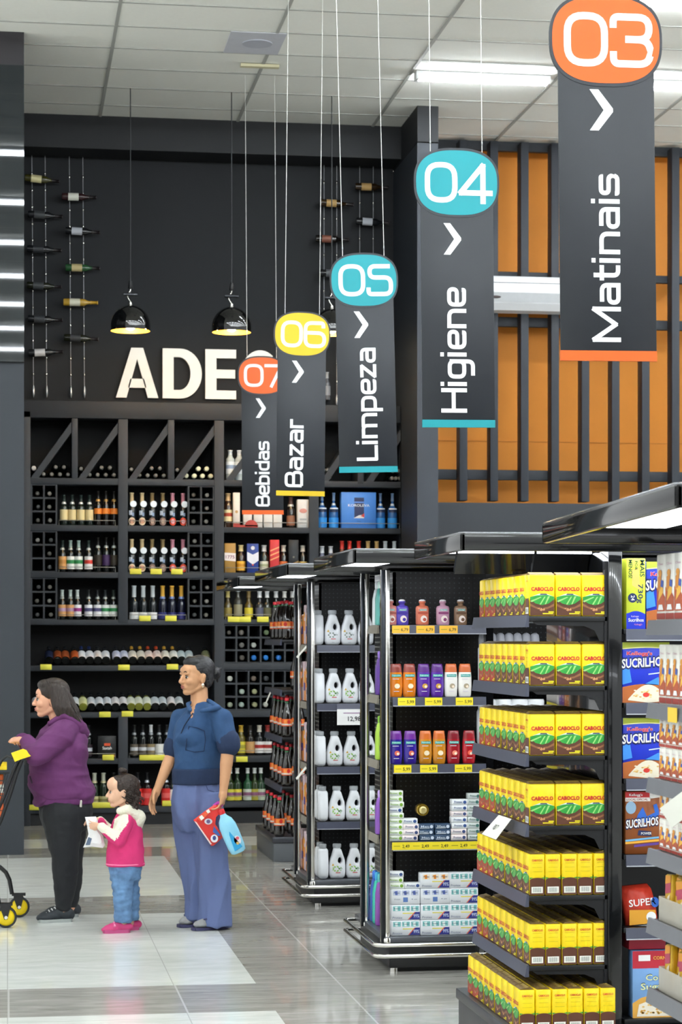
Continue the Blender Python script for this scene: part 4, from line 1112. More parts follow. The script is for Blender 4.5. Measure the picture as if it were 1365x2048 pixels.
# the long side of the coffee gondola, right of the upright: cereal shelves
shc = [zg(y, 8.44) for y in (1258, 1405.5, 1557, 1709, 1855)]
for z in shc:
    s = MB(); s.rbox(G4B + .062, 4.9, G4N - .01, G4N + .42, z - .02, z, BLACKS, .002); so = s.build('shelf', g4)
    q = MB(); rail_strip(q, (G4B + .07, G4N - .012), (4.9, G4N - .012), z + .0, .044, RAILG)
    q.box(G4B + .07, 4.9, G4N - .022, G4N - .016, z - .046, z - .042, M('#b9bcc4', .3)); q.build('price_rail', so)
s = MB(); s.box(G4B + .06, 4.9, G4N + .44, G4N + .46, .15, 2.03, BLACKS); s.build('back_panel', g4)
s = MB(); s.rbox(G4B + .062, 4.9, G4N - .02, G4N + .42, .20, .22, BLACKS, .002); s.build('shelf', g4)
# G7 : cola
t7 = 16.56
sh7 = [zg(y, t7) for y in (1279.5, 1380, 1474.5, 1573)]
g7 = gondola_b(2.06, 16.40, 17.42, 2.50, 4.9, 'farthest gondola end with dark cola bottles in red caps', 15.20, 16.75, 1.60, 2.13, sh7, .19, deckout=.065, plc=M('#5a5e62', .4))
# G3 : nearest, cereal cartons facing the cross aisle
t3x = 1.965
sh3 = [at_x(1300, y, t3x).z for y in (1243, 1408.5, 1557.5, 1699, 1838, 1977.5)]
g3 = gondola_b(t3x, 5.45, 6.50, 2.42, 3.6, 'nearest gondola end with chocolate drink cartons at the right edge', 5.27, 6.66, 1.665, 2.088, sh3, .19, rails=M('#6a6c72', .35), drop=.03, fh=.06)
# ================================================================ coffee packs
YELP = M('#f6d60c', .38, noise=.06, scale=30, bump=.12, bscale=35)
BRN = M('#5a3424', .45, noise=.1); BRN2 = M('#8a5a3a', .45, noise=.1); GRN = M('#2f9a3c', .45, noise=.15, scale=60); GRN2 = M('#9ad07a', .45)
REDT = M('#c2182e', .45); WHT = M('#f4f4ec', .5, noise=0); SKYB = M('#dfeaf0', .5); BEAN = M('#c98f62', .45); NAVY = M('#3f4a78', .5); ORG = M('#e0701e', .45)
CW, CD, CH = .104, .063, .165
def coffee(sides, w=CW, d=CD, h=CH, redfoot=False):
    b = MB(); b.rbox(-w / 2 + .001, w / 2 - .001, -d / 2 + .001, d / 2 - .001, 0, h - .004, YELP, .004, 1)
    art = MB()
    def face(o, U, wd):
        f = lambda pts, m, k=1: art.shape(Vector(o) + Vector(U).cross(Vector((0, 0, 1))) * (.0004 * k), U, (0, 0, 1), [(p[0] * wd, p[1] * h) for p in pts], m)
        foot = BRN if not redfoot else M('#a8361e', .45)
        f([(-.46, .02), (.46, .02), (.46, .40), (.25, .30), (0, .26), (-.25, .30), (-.46, .40)], foot)
        f([(-.46, .30), (-.22, .22), (-.05, .20), (-.02, .16), (-.2, .17), (-.46, .24)], BRN2, 2); f([(.46, .30), (.22, .22), (.05, .20), (.02, .16), (.2, .17), (.46, .24)], BRN2, 2)
        f([(-.46, .40), (-.25, .30), (0, .26), (.25, .30), (.46, .40), (.46, .46), (.2, .50), (-.2, .49), (-.46, .45)], GRN, 2)
        f([(-.46, .36), (-.05, .46), (-.03, .44), (-.4, .33)], GRN2, 3); f([(.1, .28), (.14, .28), (.3, .47), (.22, .47)], GRN2, 3); f([(-.1, .28), (.08, .46), (.13, .46), (-.05, .27)], GRN2, 3)
        f([(-.38, .47), (-.1, .53), (.15, .53), (.42, .47), (.2, .50), (-.2, .49)], SKYB, 3); f([(-.10, .50), (.2, .50), (.16, .53), (-.06, .53)], NAVY, 4)
        f([(-.10, .14), (-.03, .12), (.04, .15), (-.03, .20)], BEAN, 4); f([(.03, .13), (.11, .14), (.09, .19), (.03, .17)], BEAN, 4); f([(-.2, .18), (-.1, .16), (-.08, .2)], BEAN, 4)
        f([(.02, .05), (.42, .05), (.42, .075), (.02, .075)], M('#e8d81c', .5), 3); f([(.24, .085), (.44, .085), (.44, .115), (.24, .115)], M('#e8d81c', .5), 3)
        n = Vector(U).cross(Vector((0, 0, 1)))
        art.text('CABOCLO', Vector(o) + n * .0020 + Vector((0, 0, h * .60)), U, (0, 0, 1), h * .088, REDT, width=wd * .84, bold=.04)
    face((0, -d / 2, 0), (1, 0, 0), w)
    side = MB()
    for sx in sides:
        o = Vector((sx * d * 0 + sx * w / 2, 0, 0)); U = (0, -sx * -1.0, 0)
        U = Vector((0, sx, 0)); n = U.cross(Vector((0, 0, 1)))
        g = lambda pts, m, k: side.shape(o + n * (.0004 * k), U, (0, 0, 1), [(p[0] * d, p[1] * h) for p in pts], m)
        g([(-.47, .02), (.47, .02), (.47, .36)] + [(.47 * math.cos(PI * i / 10), .36 + .06 * math.sin(PI * i / 10)) for i in range(1, 10)] + [(-.47, .36)], BRN, 1)
        g([(-.47, .43), (-.25, .42), (-.47, .39)], GRN, 2); g([(.47, .43), (.25, .42), (.47, .39)], GRN, 2)
        g([(-.36, .06), (.36, .06), (.36, .21), (-.36, .21)], WHT, 2)
        for q in range(9): g([(-.26 + q * .06, .085), (-.26 + q * .06 + .025, .085), (-.26 + q * .06 + .025, .19), (-.26 + q * .06, .19)], M('#5a6a6a', .6), 3)
        for q in range(3): g([(-.3, .56 + q * .1), (.3, .56 + q * .1), (.3, .568 + q * .1), (-.3, .568 + q * .1)], M('#c8b41c', .5), 2)
        side.text('CABOCLO', o + n * .0012 + Vector((0, 0, h * .81)), U, (0, 0, 1), h * .045, REDT, width=d * .66, bold=.03)
    # folded top flap, brown on its underside
    tp = MB(); tm = M('#6a5228', .5, noise=.25, scale=50, bump=.3, bscale=80)
    tp.prism([(-d / 2 + .004, h - .004), (-d / 2 + .016, h + .0015), (0, h + .003), (d / 2 - .014, h + .0015), (d / 2 - .004, h - .004)], (-w / 2 + .003, 0, 0), (0, 1, 0), (0, 0, 1), w - .006, tm)
    tp.prism([(-.006, h + .002), (.008, h + .006), (.01, h + .0045), (-.004, h + .001)], (-w / 2 + .004, 0, 0), (0, 1, 0), (0, 0, 1), w - .008, M('#8a7434', .45, noise=.2))
    return b, [('front_print', art), ('side_print', side), ('top_flap', tp)]
cb_, cp_ = coffee((1,))
coffeeA = Proto('coffee_pack', 'coffee pack', cb_, cp_)
cb2, cp2 = coffee((1,), redfoot=True)
cb3, cp3 = coffee((-1,))
coffeeF = Proto('coffee_pack', 'coffee pack', cb3, cp3)
coffeeR = Proto('coffee_pack', 'coffee pack', cb2, cp2)
SHN7 = ['top', 'second', 'third', 'fourth', 'fifth', 'sixth', 'bottom']
def coffee_shelf(k, z, front, xc, yn, cols, deep, full):
    grp = 'coffee packs on the %s shelf' % SHN7[k]
    y0 = yn + .006
    if front:
        for i in range(3):
            x = xc + .008 + CW / 2 + i * (CW + .001)
            coffeeF.put((x, y0 + CD / 2, z), 'coffee pack facing front, %s from left, on the %s coffee shelf' % (onth(i), SHN7[k]), random.uniform(-.02, .02), grp)
        y0 += CD + .003
    for j in range(deep):
        for i in range(cols):
            if not full and i > 0: continue
            x = xc + .010 + CD / 2 + i * (CD + .0008)
            y = y0 + CW / 2 + j * (CW + .001)
            p = coffeeR if j >= deep - (3 if k < 5 else 2) else coffeeA
            place = '%s row from front, %s file from aisle' % (onth(j), onth(i))
            p.put((x + random.uniform(-.002, .001), y, z + .0), 'coffee pack, %s coffee shelf, %s' % (SHN7[k], place), -PI / 2 + random.uniform(-.025, .025), grp)
for k in range(4): coffee_shelf(k, sh4[k], True, G4X, G4N, 5, 8, k >= 2)
for k in (4, 5): coffee_shelf(k, sh4[k], False, G4X, G4N, 5, 9, True)
coffee_shelf(6, .19, False, G4X - .055, G4N - .06, 6, 9, True)
# leaning price card clipped to the fourth shelf
pc = MB(); a = at_x(1003, 1632, 1.968); 
pc.prism([(0, 0), (.062, -.012), (.040, -.145), (-.03, -.12)], (0, 0, 0), (0, -1, 0), (0, 0, 1), .002, WHT)
pc = MB(); 
P0 = [at_x(998, 1630, 1.965), at_x(1023, 1638, 1.965), at_x(992, 1679, 1.90), at_x(964, 1668, 1.90)]
pc.add(P0 + [p + Vector((.002, 0, 0)) for p in P0], [(0, 1, 2, 3), (7, 6, 5, 4), (0, 4, 5, 1), (1, 5, 6, 2), (2, 6, 7, 3), (3, 7, 4, 0)], WHT)
U0 = (P0[1] - P0[0]).normalized(); V0 = (P0[0] - P0[3]).normalized()
pc.text('R$ 7', (P0[0] + P0[1] + P0[2] + P0[3]) / 4 + U0.cross(V0) * .003 - V0 * .015, U0, V0, .025, M('#2a2c34', .6), width=.06)
pc.build('price_card', label='white price card hanging from the fourth coffee shelf', cat='price card')

# ================================================================ things glimpsed on the gondola behind the coffee
capb = MB(); capb.lathe([(.026, 0), (.028, .01), (.028, .20), (.020, .215)], M('#c9ccd0', .4), 14)
capt = MB(); capt.lathe([(.024, .205), (.025, .25), (.021, .272), (.010, .280), (0.001, .282)], M('#9a9ca4', .35), 14)
deo = Proto('spray_can', 'spray can', capb, [('cap', capt)])
zsh = 1.445
gx0 = 2.47
s = MB(); s.rbox(2.46, 4.8, 10.86, 11.19, zsh - .02, zsh, BLACKS, .002); s.build('shelf', bpy.data.objects['gondola'])
for i in range(7):
    c = at_y(967 + i * 17.2, 1280, 10.93); deo.put((c.x, 10.93, zsh), 'grey capped spray can, %s from left behind the coffee packs' % onth(i), group='spray cans behind the coffee')
s = MB(); s.rbox(2.46, 4.8, 10.86, 11.19, 1.13, 1.15, BLACKS, .002); s.build('shelf', bpy.data.objects['gondola'])
jar = MB(); jar.lathe([(.05, 0), (.055, .02), (.055, .17), (.045, .19)], M('#dfe3ea', .35), 16)
jl = MB(); jl.lathe([(.047, .188), (.048, .225), (.044, .235)], M('#e9ecf0', .35), 16)
jp = Proto('cream_jar', 'jar', jar, [('lid', jl)])
for i in range(4):
    c = at_y(975 + i * 32, 1400, 10.93); jp.put((c.x, 10.93, 1.15), 'white cream jar, %s from left behind the third coffee shelf' % onth(i), group='white jars behind the coffee')

# ================================================================ cereal boxes right of the upright
CBL = M('#1630c0', .4, noise=.08); CBL2 = M('#3f8fe8', .4); CGR = M('#cfdc3a', .45, noise=.05); CWH = M('#f6f8fa', .45)
def cereal(h=.235, w=.19, kind='blue'):
    b = MB(); d = .06
    base = {'blue': CBL, 'brown': M('#8a4a1e', .45, noise=.06), 'red': M('#c02630', .45), 'light': M('#7aa6dc', .45)}[kind]
    b.rbox(0, w, 0, d, 0, h, base, .002, 1)
    a = MB(); y = -.0006
    Q = lambda pts, m, k=1: a.shape((0, y * k, 0), U_, V_, [(p[0] * w, p[1] * h) for p in pts], m)
    def curve(x0, x1, z, amp, n=8): return [(x0 + (x1 - x0) * i / n, z + amp * math.sin(PI * i / n)) for i in range(n + 1)]
    if kind == 'blue':
        Q([(0, .90)] + curve(0, 1, .90, .025) + [(1, 1), (0, 1)], M('#a8b43c', .5), 1)
        Q([(0, .89)] + [(x, z) for x, z in curve(0, 1, .90, .025)] + [(1, .89)] + [(x, z) for x, z in curve(1, 0, .885, .022)], M('#e8e6a0', .5), 2)
        a.text("Kellogg's", (w * .36, y * 3, h * .79), U_, V_, h * .06, M('#e8c0d0', .5), width=w * .55, bold=.05)
        a.text("Kellogg's", (w * .36, y * 5, h * .79), U_, V_, h * .06, M('#d8283a', .5), width=w * .53)
        a.text('SUCRILHOS', (w * .45, y * 4, h * .585), (1, 0, .06), V_, h * .175, M('#101c50', .5), width=w * .96, bold=.07)
        a.text('SUCRILHOS', (w * .45, y * 6, h * .597), (1, 0, .06), V_, h * .150, CWH, width=w * .93, bold=.025)
        Q([(0, .0), (0, .26)] + curve(0, 1, .26, .05) + [(1, 0)], M('#b4622a', .5), 2)
        Q([(.12, .04)] + curve(.12, .98, .06, .24, 12) + [(.98, .03), (.55, .0)], M('#efe6d2', .5), 3)
        for q in range(34):
            cx, cz = random.uniform(.2, .92), random.uniform(.05, .22)
            a.disc((0, y * 4, 0), U_, V_, cx * w, cz * h, w * .030, h * .012, M(random.choice(('#e8c070', '#f0d79a', '#d9a850', '#f4ead2')), .5), 6)
        a.disc((0, y * 5, 0), U_, V_, .5 * w, .13 * h, w * .07, h * .04, M('#d83a30', .5), 8)
        Q([(.55, .46), (.95, .50), (.95, .52), (.55, .48)], M('#cfe0f8', .5), 3)
        Q([(0, .30), (.2, .34), (.15, .58), (0, .55)], CBL2, 2); Q([(.45, .3), (.75, .42), (1, .38), (1, .28)], CBL2, 2)
    if kind == 'brown':
        Q([(0, .90), (.7, .90), (.7, .99), (0, .99)], M('#c42a30', .5)); Q([(.7, .88), (1, .9), (1, .99), (.7, .99)], M('#e6e4e0', .5)); Q([(0, .84), (.72, .84), (.72, .90), (0, .90)], M('#ece8e4', .5))
        a.text("Kellogg's", (w * .3, y * 3, h * .925), U_, V_, h * .04, CWH, width=w * .38)
        a.text('LOCAL OFICIAL', (w * .34, y * 3, h * .855), U_, V_, h * .03, M('#8a3a34', .5), width=w * .62)
        a.disc((0, y * 2, 0), U_, V_, w * .16, h * .74, w * .15, h * .10, M('#8fb0cc', .5), 20)
        Q([(.35, .62), (.5, .75), (.62, .6), (.85, .66), (.8, .78), (.9, .8), (1, .64), (.7, .5), (.3, .5)], M('#2a62c0', .5), 2)
        a.text('SUCRILHOS', (w * .48, y * 4, h * .43), (1, 0, .1), V_, h * .15, M('#101c50', .5), width=w * .96, bold=.07)
        a.text('SUCRILHOS', (w * .48, y * 6, h * .44), (1, 0, .1), V_, h * .13, CWH, width=w * .93, bold=.025)
        Q([(.35, .30), (.75, .28), (.75, .36), (.38, .38)], M('#1c2a5a', .5), 2); a.text('POWER', (w * .6, y * 4, h * .31), U_, V_, h * .04, CWH, width=w * .3)
        Q([(0, .20), (1, .25), (1, .28), (0, .23)], M('#6fb0d8', .5), 2); Q([(0, .16), (1, .20), (1, .235), (0, .195)], M('#e8a83a', .5), 2); Q([(.25, .11), (1, .15), (1, .19), (.25, .15)], M('#5a3a8a', .5), 2)
    if kind == 'light':
        Q([(0, .74), (1, .74), (1, 1), (0, 1)], M('#b8283a', .5)); Q([(.14, .85), (.42, .85), (.42, .94), (.14, .94)], CWH, 2)
        a.text('CORN', (w * .64, y * 3, h * .87), U_, V_, h * .05, M('#f0c84a', .5), width=w * .3); 
        for q, (m_, g) in enumerate(((M('#1c2a4a', .5), 0), (M('#e8ecb0', .5), 1))):
            a.text('Corn', (w * .56, y * (4 + q), h * .56), U_, V_, h * (.10 - g * .01), m_, width=w * .5); a.text('Sugar', (w * .5, y * (4 + q), h * .42), U_, V_, h * (.11 - g * .01), m_, width=w * .62)
        Q([(0, 0), (1, 0), (1, .26), (.6, .36), (.2, .30), (0, .22)], M('#e0a84a', .5), 2); Q([(.1, .02), (.9, .02), (.85, .2), (.5, .28), (.15, .2)], M('#f0e8d8', .5), 3)
        for q in range(24): a.disc((0, y * 4, 0), U_, V_, random.uniform(.2, .8) * w, random.uniform(.04, .2) * h, w * .035, h * .014, M(random.choice(('#e8c070', '#d9a040')), .5), 6)
    return Proto('cereal_box', 'cereal box', b, [('front_print', a)])
def lime_box():
    w, d, h = .077, .19, .275
    b = MB(); b.rbox(0, w, 0, d, 0, h, CGR, .002, 1); a = MB(); y = -.0007
    a.shape((0, y, 0), U_, V_, [(0, 0), (w, 0), (w, h * .21)] + [(w * (1 - i / 8), h * (.21 + .045 * math.sin(PI * i / 8))) for i in range(1, 8)] + [(0, h * .22)], CBL)
    a.shape((0, y, 0), U_, V_, [(w * .3, h * .62), (w * .72, h * .55), (w * .66, h * .86), (w * .3, h * .84)], M('#f0c868', .5))
    ink = M('#20443a', .5); ink2 = M('#1a2a5c', .5)
    dn = (0, 0, -1); rt = (1, 0, 0)
    a.text('MAIS', (w * .72, y * 2, h * .86), dn, rt, w * .24, ink, width=h * .24); a.text('730g', (w * .62, y * 2, h * .50), dn, rt, w * .26, ink2, width=h * .27)
    a.text('POR', (w * .45, y * 2, h * .90), dn, rt, w * .14, ink, width=h * .13); a.text('MENOS!', (w * .12, y * 2, h * .85), dn, rt, w * .20, ink, width=h * .26)
    a.disc((0, y * 2, 0), U_, V_, w * .32, h * .44, w * .24, w * .24, ink2, 24); a.text('24', (w * .32 - w * .08, y * 3, h * .44), dn, rt, w * .2, CWH)
    a.text('Sucrilhos', (w * .5, y * 3, h * .105), U_, V_, h * .05, CWH, width=w * .8); a.text("Kellogg's", (w * .62, y * 3, h * .055), U_, V_, h * .022, M('#e890a8', .5), width=w * .4); a.text('Kelloggs', (w * .45, y * 3, h * .17), U_, V_, h * .022, M('#c8b8e8', .5), width=w * .4)
    return Proto('cereal_box', 'cereal box', b, [('front_print', a)])
YC = G4N + .01
xcb = at_y(1251.5, 1300, YC).x
lime_box().put((at_y(1253.5, 1300, YC).x, YC, shc[0]), 'lime green cereal box with 730g printed downwards on the top shelf')
cbl = cereal()
cbl.put((at_y(1296.5, 1300, YC).x, YC + .02, shc[0]), 'blue cereal box beside the lime green box on the top shelf', scale=(1, 1, 1.12))
cbl.put((xcb - .012, YC, shc[1]), 'blue cereal box on the second cereal shelf', group='blue cereal boxes')
cbl.put((xcb - .010, YC, shc[2]), 'blue cereal box on the third cereal shelf', group='blue cereal boxes')
cereal(.245, .14, 'brown').put((xcb, YC, shc[3]), 'brown cereal box with red top band on the fourth shelf')
# soft red pouch
po = MB(); pm = M('#c83a28', .3, noise=.1, bump=.4, bscale=25)
vs = []; n = 9
for j in range(n + 1):
    z = .16 * j / n; wd = .13 * (1 - .05 * math.sin(PI * j / n)) - (.02 if j == n else 0); th = .045 * math.sin(PI * (j + .6) / (n + 1.2)) + .002
    vs += [(-wd / 2 + .018 * j / n * -1, -th, z), (wd / 2 - .02 * j / n, -th * .9, z), (wd / 2 - .02 * j / n, th, z), (-wd / 2 + .018 * j / n * -1, th, z)]
po.add(vs, [(4 * j + i, 4 * j + (i + 1) % 4, 4 * j + 4 + (i + 1) % 4, 4 * j + 4 + i) for j in range(n) for i in range(4)] + [(3, 2, 1, 0), (4 * n, 4 * n + 1, 4 * n + 2, 4 * n + 3)], pm, True)
pa_ = MB(); pa_.text('SUPER', (.0, -.047, .082), U_, V_, .028, CWH, width=.11); pa_.shape((0, -.046, 0), U_, V_, [(-.06, .01), (.05, .01), (.05, .06), (-.055, .07)], M('#e0a030', .5)); pa_.disc((0, -.048, 0), U_, V_, .03, .035, .02, .02, CWH)
pa_.disc((0, -.047, 0), U_, V_, .05, .09, .016, .02, M('#2a62c0', .5))
Proto('cereal_pouch', 'pouch', po, [('front_print', pa_)]).put((at_y(1292, 1840, YC).x, YC + .06, shc[4]), 'crumpled red and yellow cereal pouch on the fifth shelf', (0, math.radians(-5), 0))
rbx = MB(); rbx.rbox(0, .15, 0, .12, 0, .085, M('#b02c3c', .5), .003); rbx.box(.02, .055, -.001, 0, .045, .07, WHT); rbx.text('CORN', (.10, -.001, .045), U_, V_, .02, M('#e8c040', .5), width=.05)
rl = MB(); rl.lathe([(.068, .086), (.068, .1), (.06, .104)], M('#9aa0a4', .3, metal=.6), 24, (.075, .06, 0))
zb_ = zg(2048, 8.44)
cereal(.26, .17, 'light').put((at_y(1266, 1900, YC).x, YC, .22), 'pale blue corn cereal box on the bottom shelf')
zrd = .22 + .262
Proto('gift_box', 'box', rbx, [('tin_lid', rl)]).put((at_y(1263, 1900, YC).x, YC + .03, zrd), 'red box with grey round lid on the pale blue cereal box')

# ================================================================ end of the nearest gondola: drink cartons and sachets
def carton(w, d, h, choc=True):
    b = MB(); b.rbox(-d / 2, d / 2, -w / 2, w / 2, 0, h, M('#f1efe8', .4, noise=.03), .0025, 1)
    a = MB(); x = -d / 2 - .0006
    Q = lambda pts, m, k=1: a.shape((x * 1 - .0005 * k, 0, 0), (0, -1, 0), V_, [(p[0] * w, p[1] * h) for p in pts], m)
    Q([(-.48, .03), (.48, .03), (.48, .12), (-.48, .12)], M('#a83a2c', .5)); Q([(-.48, .15), (.48, .15), (.48, .36), (.1, .46), (-.1, .40), (-.48, .52)], M('#b8542e', .5))
    Q([(-.3, .30), (.25, .42), (.3, .62), (-.1, .58)], M('#f0b84a', .5), 2); Q([(-.35, .44), (0, .5), (.1, .72), (-.3, .66)], M('#d88a30', .5), 3); Q([(0, .52), (.3, .5), (.34, .6), (.05, .62)], M('#3a5ab0', .5), 3)
    Q([(-.3, .17), (.32, .17), (.2, .25), (-.2, .25)], CWH, 3); a.disc((x - .002, 0, 0), (0, -1, 0), V_, -.05 * w, .72 * h, w * .2, h * .05, M('#e0983a', .5), 10)
    a.text('Toddy'[:0] + 'Choc', (x - .002, 0, h * .84), (0, -1, 0), V_, h * .035, M('#c8a0b0', .5), width=w * .6)
    return Proto('drink_carton', 'carton', b, [('front_print', a)])
big = carton(.088, .06, .205); med = carton(.066, .045, .185); sml = carton(.062, .045, .098)
def fill3(p, w, z, ny, nz, h, lab, cols=2, y_hi=6.47, xo=.035):
    for k in range(nz):
        for j in range(ny):
            for c in range(cols):
                if c and (k < nz - 1): continue
                p.put((t3x + .012 + xo + c * .064, y_hi - w / 2 - j * (w + .001), z + k * h), 'brown and white carton, %s from back, %s layer, %s, %s' % (onth(j), onth(k), lab[3:], ('outer', 'inner')[c]), None, 'drink cartons ' + lab)
fill3(big, .088, sh3[0], 11, 1, .2, 'on the top end shelf', 1)
fill3(med, .066, sh3[1], 14, 1, .2, 'on the second end shelf', 2)
fill3(sml, .062, sh3[2], 15, 2, .0985, 'on the third end shelf', 1)
fill3(sml, .062, sh3[3], 15, 2, .0985, 'on the fourth end shelf', 2)
# sachets standing in clear trays
sb = MB(); sb.rbox(-.012, .012, -.036, .036, 0, .14, M('#e8b82c', .35, noise=.06, bump=.4, bscale=30), .004, 1)
sa = MB(); x = -.0128
Qs = lambda pts, m, k=1: sa.shape((x - .0006 * k, 0, 0), (0, -1, 0), V_, pts, m)
Qs([(-.034, .005), (.034, .005), (.034, .05), (0, .07), (-.034, .045)], M('#6a3420', .5)); Qs([(-.03, .08), (.03, .085), (.03, .12), (-.03, .115)], M('#b83a5a', .5)); Qs([(-.01, .02), (.02, .04), (.025, .08), (-.005, .07)], M('#f4e6d0', .5), 2); Qs([(-.03, .11), (.03, .115), (.03, .136), (-.03, .136)], M('#e89a28', .5), 2)
sach = Proto('drink_sachet', 'sachet', sb, [('front_print', sa)])
tr_m = M('#d4cfc4', .15, noise=.05, alpha=.55)
for si, nm in ((4, 'fifth'), (5, 'sixth')):
    z = sh3[si]
    t = MB(); t.box(t3x + .02, t3x + .022, 5.5, 6.46, z, z + .075, tr_m); t.box(t3x + .02, t3x + .3, 6.458, 6.46, z, z + .075, tr_m); t.box(t3x + .02, t3x + .3, 5.5, 6.46, z, z + .003, tr_m)
    t.build('display_tray', label='clear plastic tray of sachets on the %s end shelf' % nm, cat='tray')
    for j in range(12):
        for c in range(2):
            sach.put((t3x + .045 + c * .035 + random.uniform(0, .008), 6.42 - j * .078, z + .004), 'yellow and brown sachet, %s from the back, %s file, %s end shelf tray' % (onth(j), onth(c), nm), (random.uniform(-.14, .14), random.uniform(-.08, .1), random.uniform(-.1, .1)), 'sachets in the trays')
for (px, py, si) in ((1346, 1430, 1),):
    c = at_x(px, py, t3x - .012); g = MB(); g.box(c.x - .001, c.x, c.y - .045, c.y + .045, c.z - .022, c.z + .022, M('#f0c83a', .5)); 
    o = g.build('price_tag', g3)
wc = MB(); Pq = [at_x(1320, 1617, 1.95), at_x(1365, 1583, 1.90), at_x(1385, 1625, 1.90), at_x(1345, 1655, 1.95)]
wc.add(Pq + [p + Vector((.002, 0, 0)) for p in Pq], [(0, 3, 2, 1), (4, 5, 6, 7), (0, 1, 5, 4), (1, 2, 6, 5), (2, 3, 7, 6), (3, 0, 4, 7)], WHT)
wc.build('price_card', label='large white price card sticking out at the right edge', cat='price card')

# ================================================================ toiletries
PNAME = 'Palmolive'
tealm = M('#2f9a94', .4)
def loft_bottle(rings, m, seg=20, name=None):
    """rings: z, half width, half depth"""
    b = MB(); vs = []
    for z, a, d in rings:
        for i in range(seg):
            t = 2 * PI * i / seg; c, s = math.cos(t), math.sin(t); n = 2.6
            vs.append((a * abs(c) ** (2 / n) * (1 if c >= 0 else -1), d * abs(s) ** (2 / n) * (1 if s >= 0 else -1), z))
    fs = [(j * seg + i, j * seg + (i + 1) % seg, (j + 1) * seg + (i + 1) % seg, (j + 1) * seg + i) for j in range(len(rings) - 1) for i in range(seg)]
    b.add(vs, fs, m, True); b.add(vs[:seg], [tuple(reversed(range(seg)))], m); b.add(vs[-seg:], [tuple(range(seg))], m)
    return b
def handsoap(col, lab2):
    m = M(col, .25, coat=.3)
    b = loft_bottle([(0, .031, .02), (.006, .034, .023), (.085, .034, .023), (.095, .030, .02), (.100, .014, .012)], m)
    c = MB(); cm = M('#e6e4e6', .3); c.lathe([(.014, .098), (.014, .112), (.018, .113), (.018, .120), (.012, .124)], M(col, .3), 14); c.lathe([(.016, .118), (.017, .126), (.008, .130)], cm, 14)
    l = MB(); y = -.0238
    l.quad((0, y, 0), U_, V_, -.018, .018, .072, .080, M('#5ab8b4', .4)); l.quad((0, y, 0), U_, V_, -.026, .026, .055, .066, M(lab2, .4)); l.text(PNAME, (0, y - .0005, .073), U_, V_, .006, WHT, width=.03)
    l.disc((0, y, 0), U_, V_, .004, .03, .017, .018, M('#f0e0d8', .5), 16); l.disc((0, y - .0005, 0), U_, V_, .008, .027, .009, .009, M(lab2, .5), 12)
    return Proto('hand_soap_bottle', 'bottle', b, [('cap', c), ('label', l)])
def shampoo(body, cap, motif, white=False):
    b = loft_bottle([(0, .029, .015), (.006, .032, .018), (.05, .0350, .021), (.095, .0345, .021), (.125, .032, .019)], M(body, .18, coat=.4))
    c = loft_bottle([(.125, .0322, .0192), (.150, .0295, .017), (.166, .027, .015), (.168, .024, .012)], M(cap, .25, coat=.3))
    l = MB(); y = -.0222
    l.disc((0, -.0192, 0), (1, .0, 0), (-.05, .09, 1), .004, .146, .011, .007, M('#e8d8e0', .35), 14)
    l.quad((0, y, 0), U_, V_, -.025, .025, .102, .115, tealm); l.text(PNAME, (0, y - .0006, .1055), U_, V_, .008, M('#cfe8e4', .4), width=.042)
    l.quad((0, y, 0), U_, V_, -.02, .012, .090, .093, M('#d8d0dc', .4))
    l.disc((0, y, 0), U_, V_, .004, .055, .014, .013, M(motif, .5), 14); l.disc((0, y - .0005, 0), U_, V_, .008, .052, .007, .007, M('#f4e2cc', .5), 10)
    l.quad((0, y, 0), U_, V_, -.014, .014, .027, .030, M('#d8d0dc', .4))
    return Proto('shampoo_bottle', 'bottle', b, [('cap', c), ('label', l)])
def g5x(px): return at_y(px, 1276, G5N + .06).x
for i, (px, c, c2, nm) in enumerate(((781, '#d88a80', '#a8584c', 'pink'), (804.5, '#5b4ab4', '#43309a', 'purple'), (845, '#d9775a', '#b8503c', 'coral'), (886, '#c898b0', '#8a3a6c', 'mauve'), (921.5, '#8a6c54', '#6a4a34', 'brown'))):
    handsoap(c, c2).put((g5x(px), G5N + .06, sh5[0]), '%s liquid soap bottle on the top toiletries shelf' % nm, group='liquid soaps')
for i, (px, c, c2, mo, nm) in enumerate(((791, '#d97a18', '#8a4038', '#f0e0b8', 'amber'), (818, '#d97a18', '#8a4038', '#f0e0b8', 'amber'), (846.5, '#5a2e9c', '#5a2c7c', '#c89a3a', 'purple'), (873.5, '#5a2e9c', '#5a2c7c', '#c89a3a', 'purple'), (901, '#efece6', '#c8683a', '#a89a80', 'white'), (929, '#efece6', '#c8683a', '#a89a80', 'white'))):
    shampoo(c, c2, mo).put((g5x(px), G5N + .045, sh5[1]), '%s shampoo, %s from left on the second toiletries shelf' % (nm, onth(i)), group='shampoos on the second shelf')
for i, (px, c, c2, mo, nm) in enumerate(((791, '#2f1c8a', '#6a2c8c', '#d86a50', 'dark purple'), (819.5, '#2f1c8a', '#6a2c8c', '#d86a50', 'dark purple'), (850, '#c8821c', '#c8682c', '#f0e0b8', 'golden'), (877.5, '#c8821c', '#c8682c', '#f0e0b8', 'golden'), (906, '#9c1c28', '#7c1c28', '#e88a70', 'red'), (937, '#b01c28', '#8c1c24', '#e8604a', 'red'))):
    shampoo(c, c2, mo).put((g5x(px), G5N + .045, sh5[2]), '%s shampoo, %s from left on the third toiletries shelf' % (nm, onth(i)), group='shampoos on the third shelf')
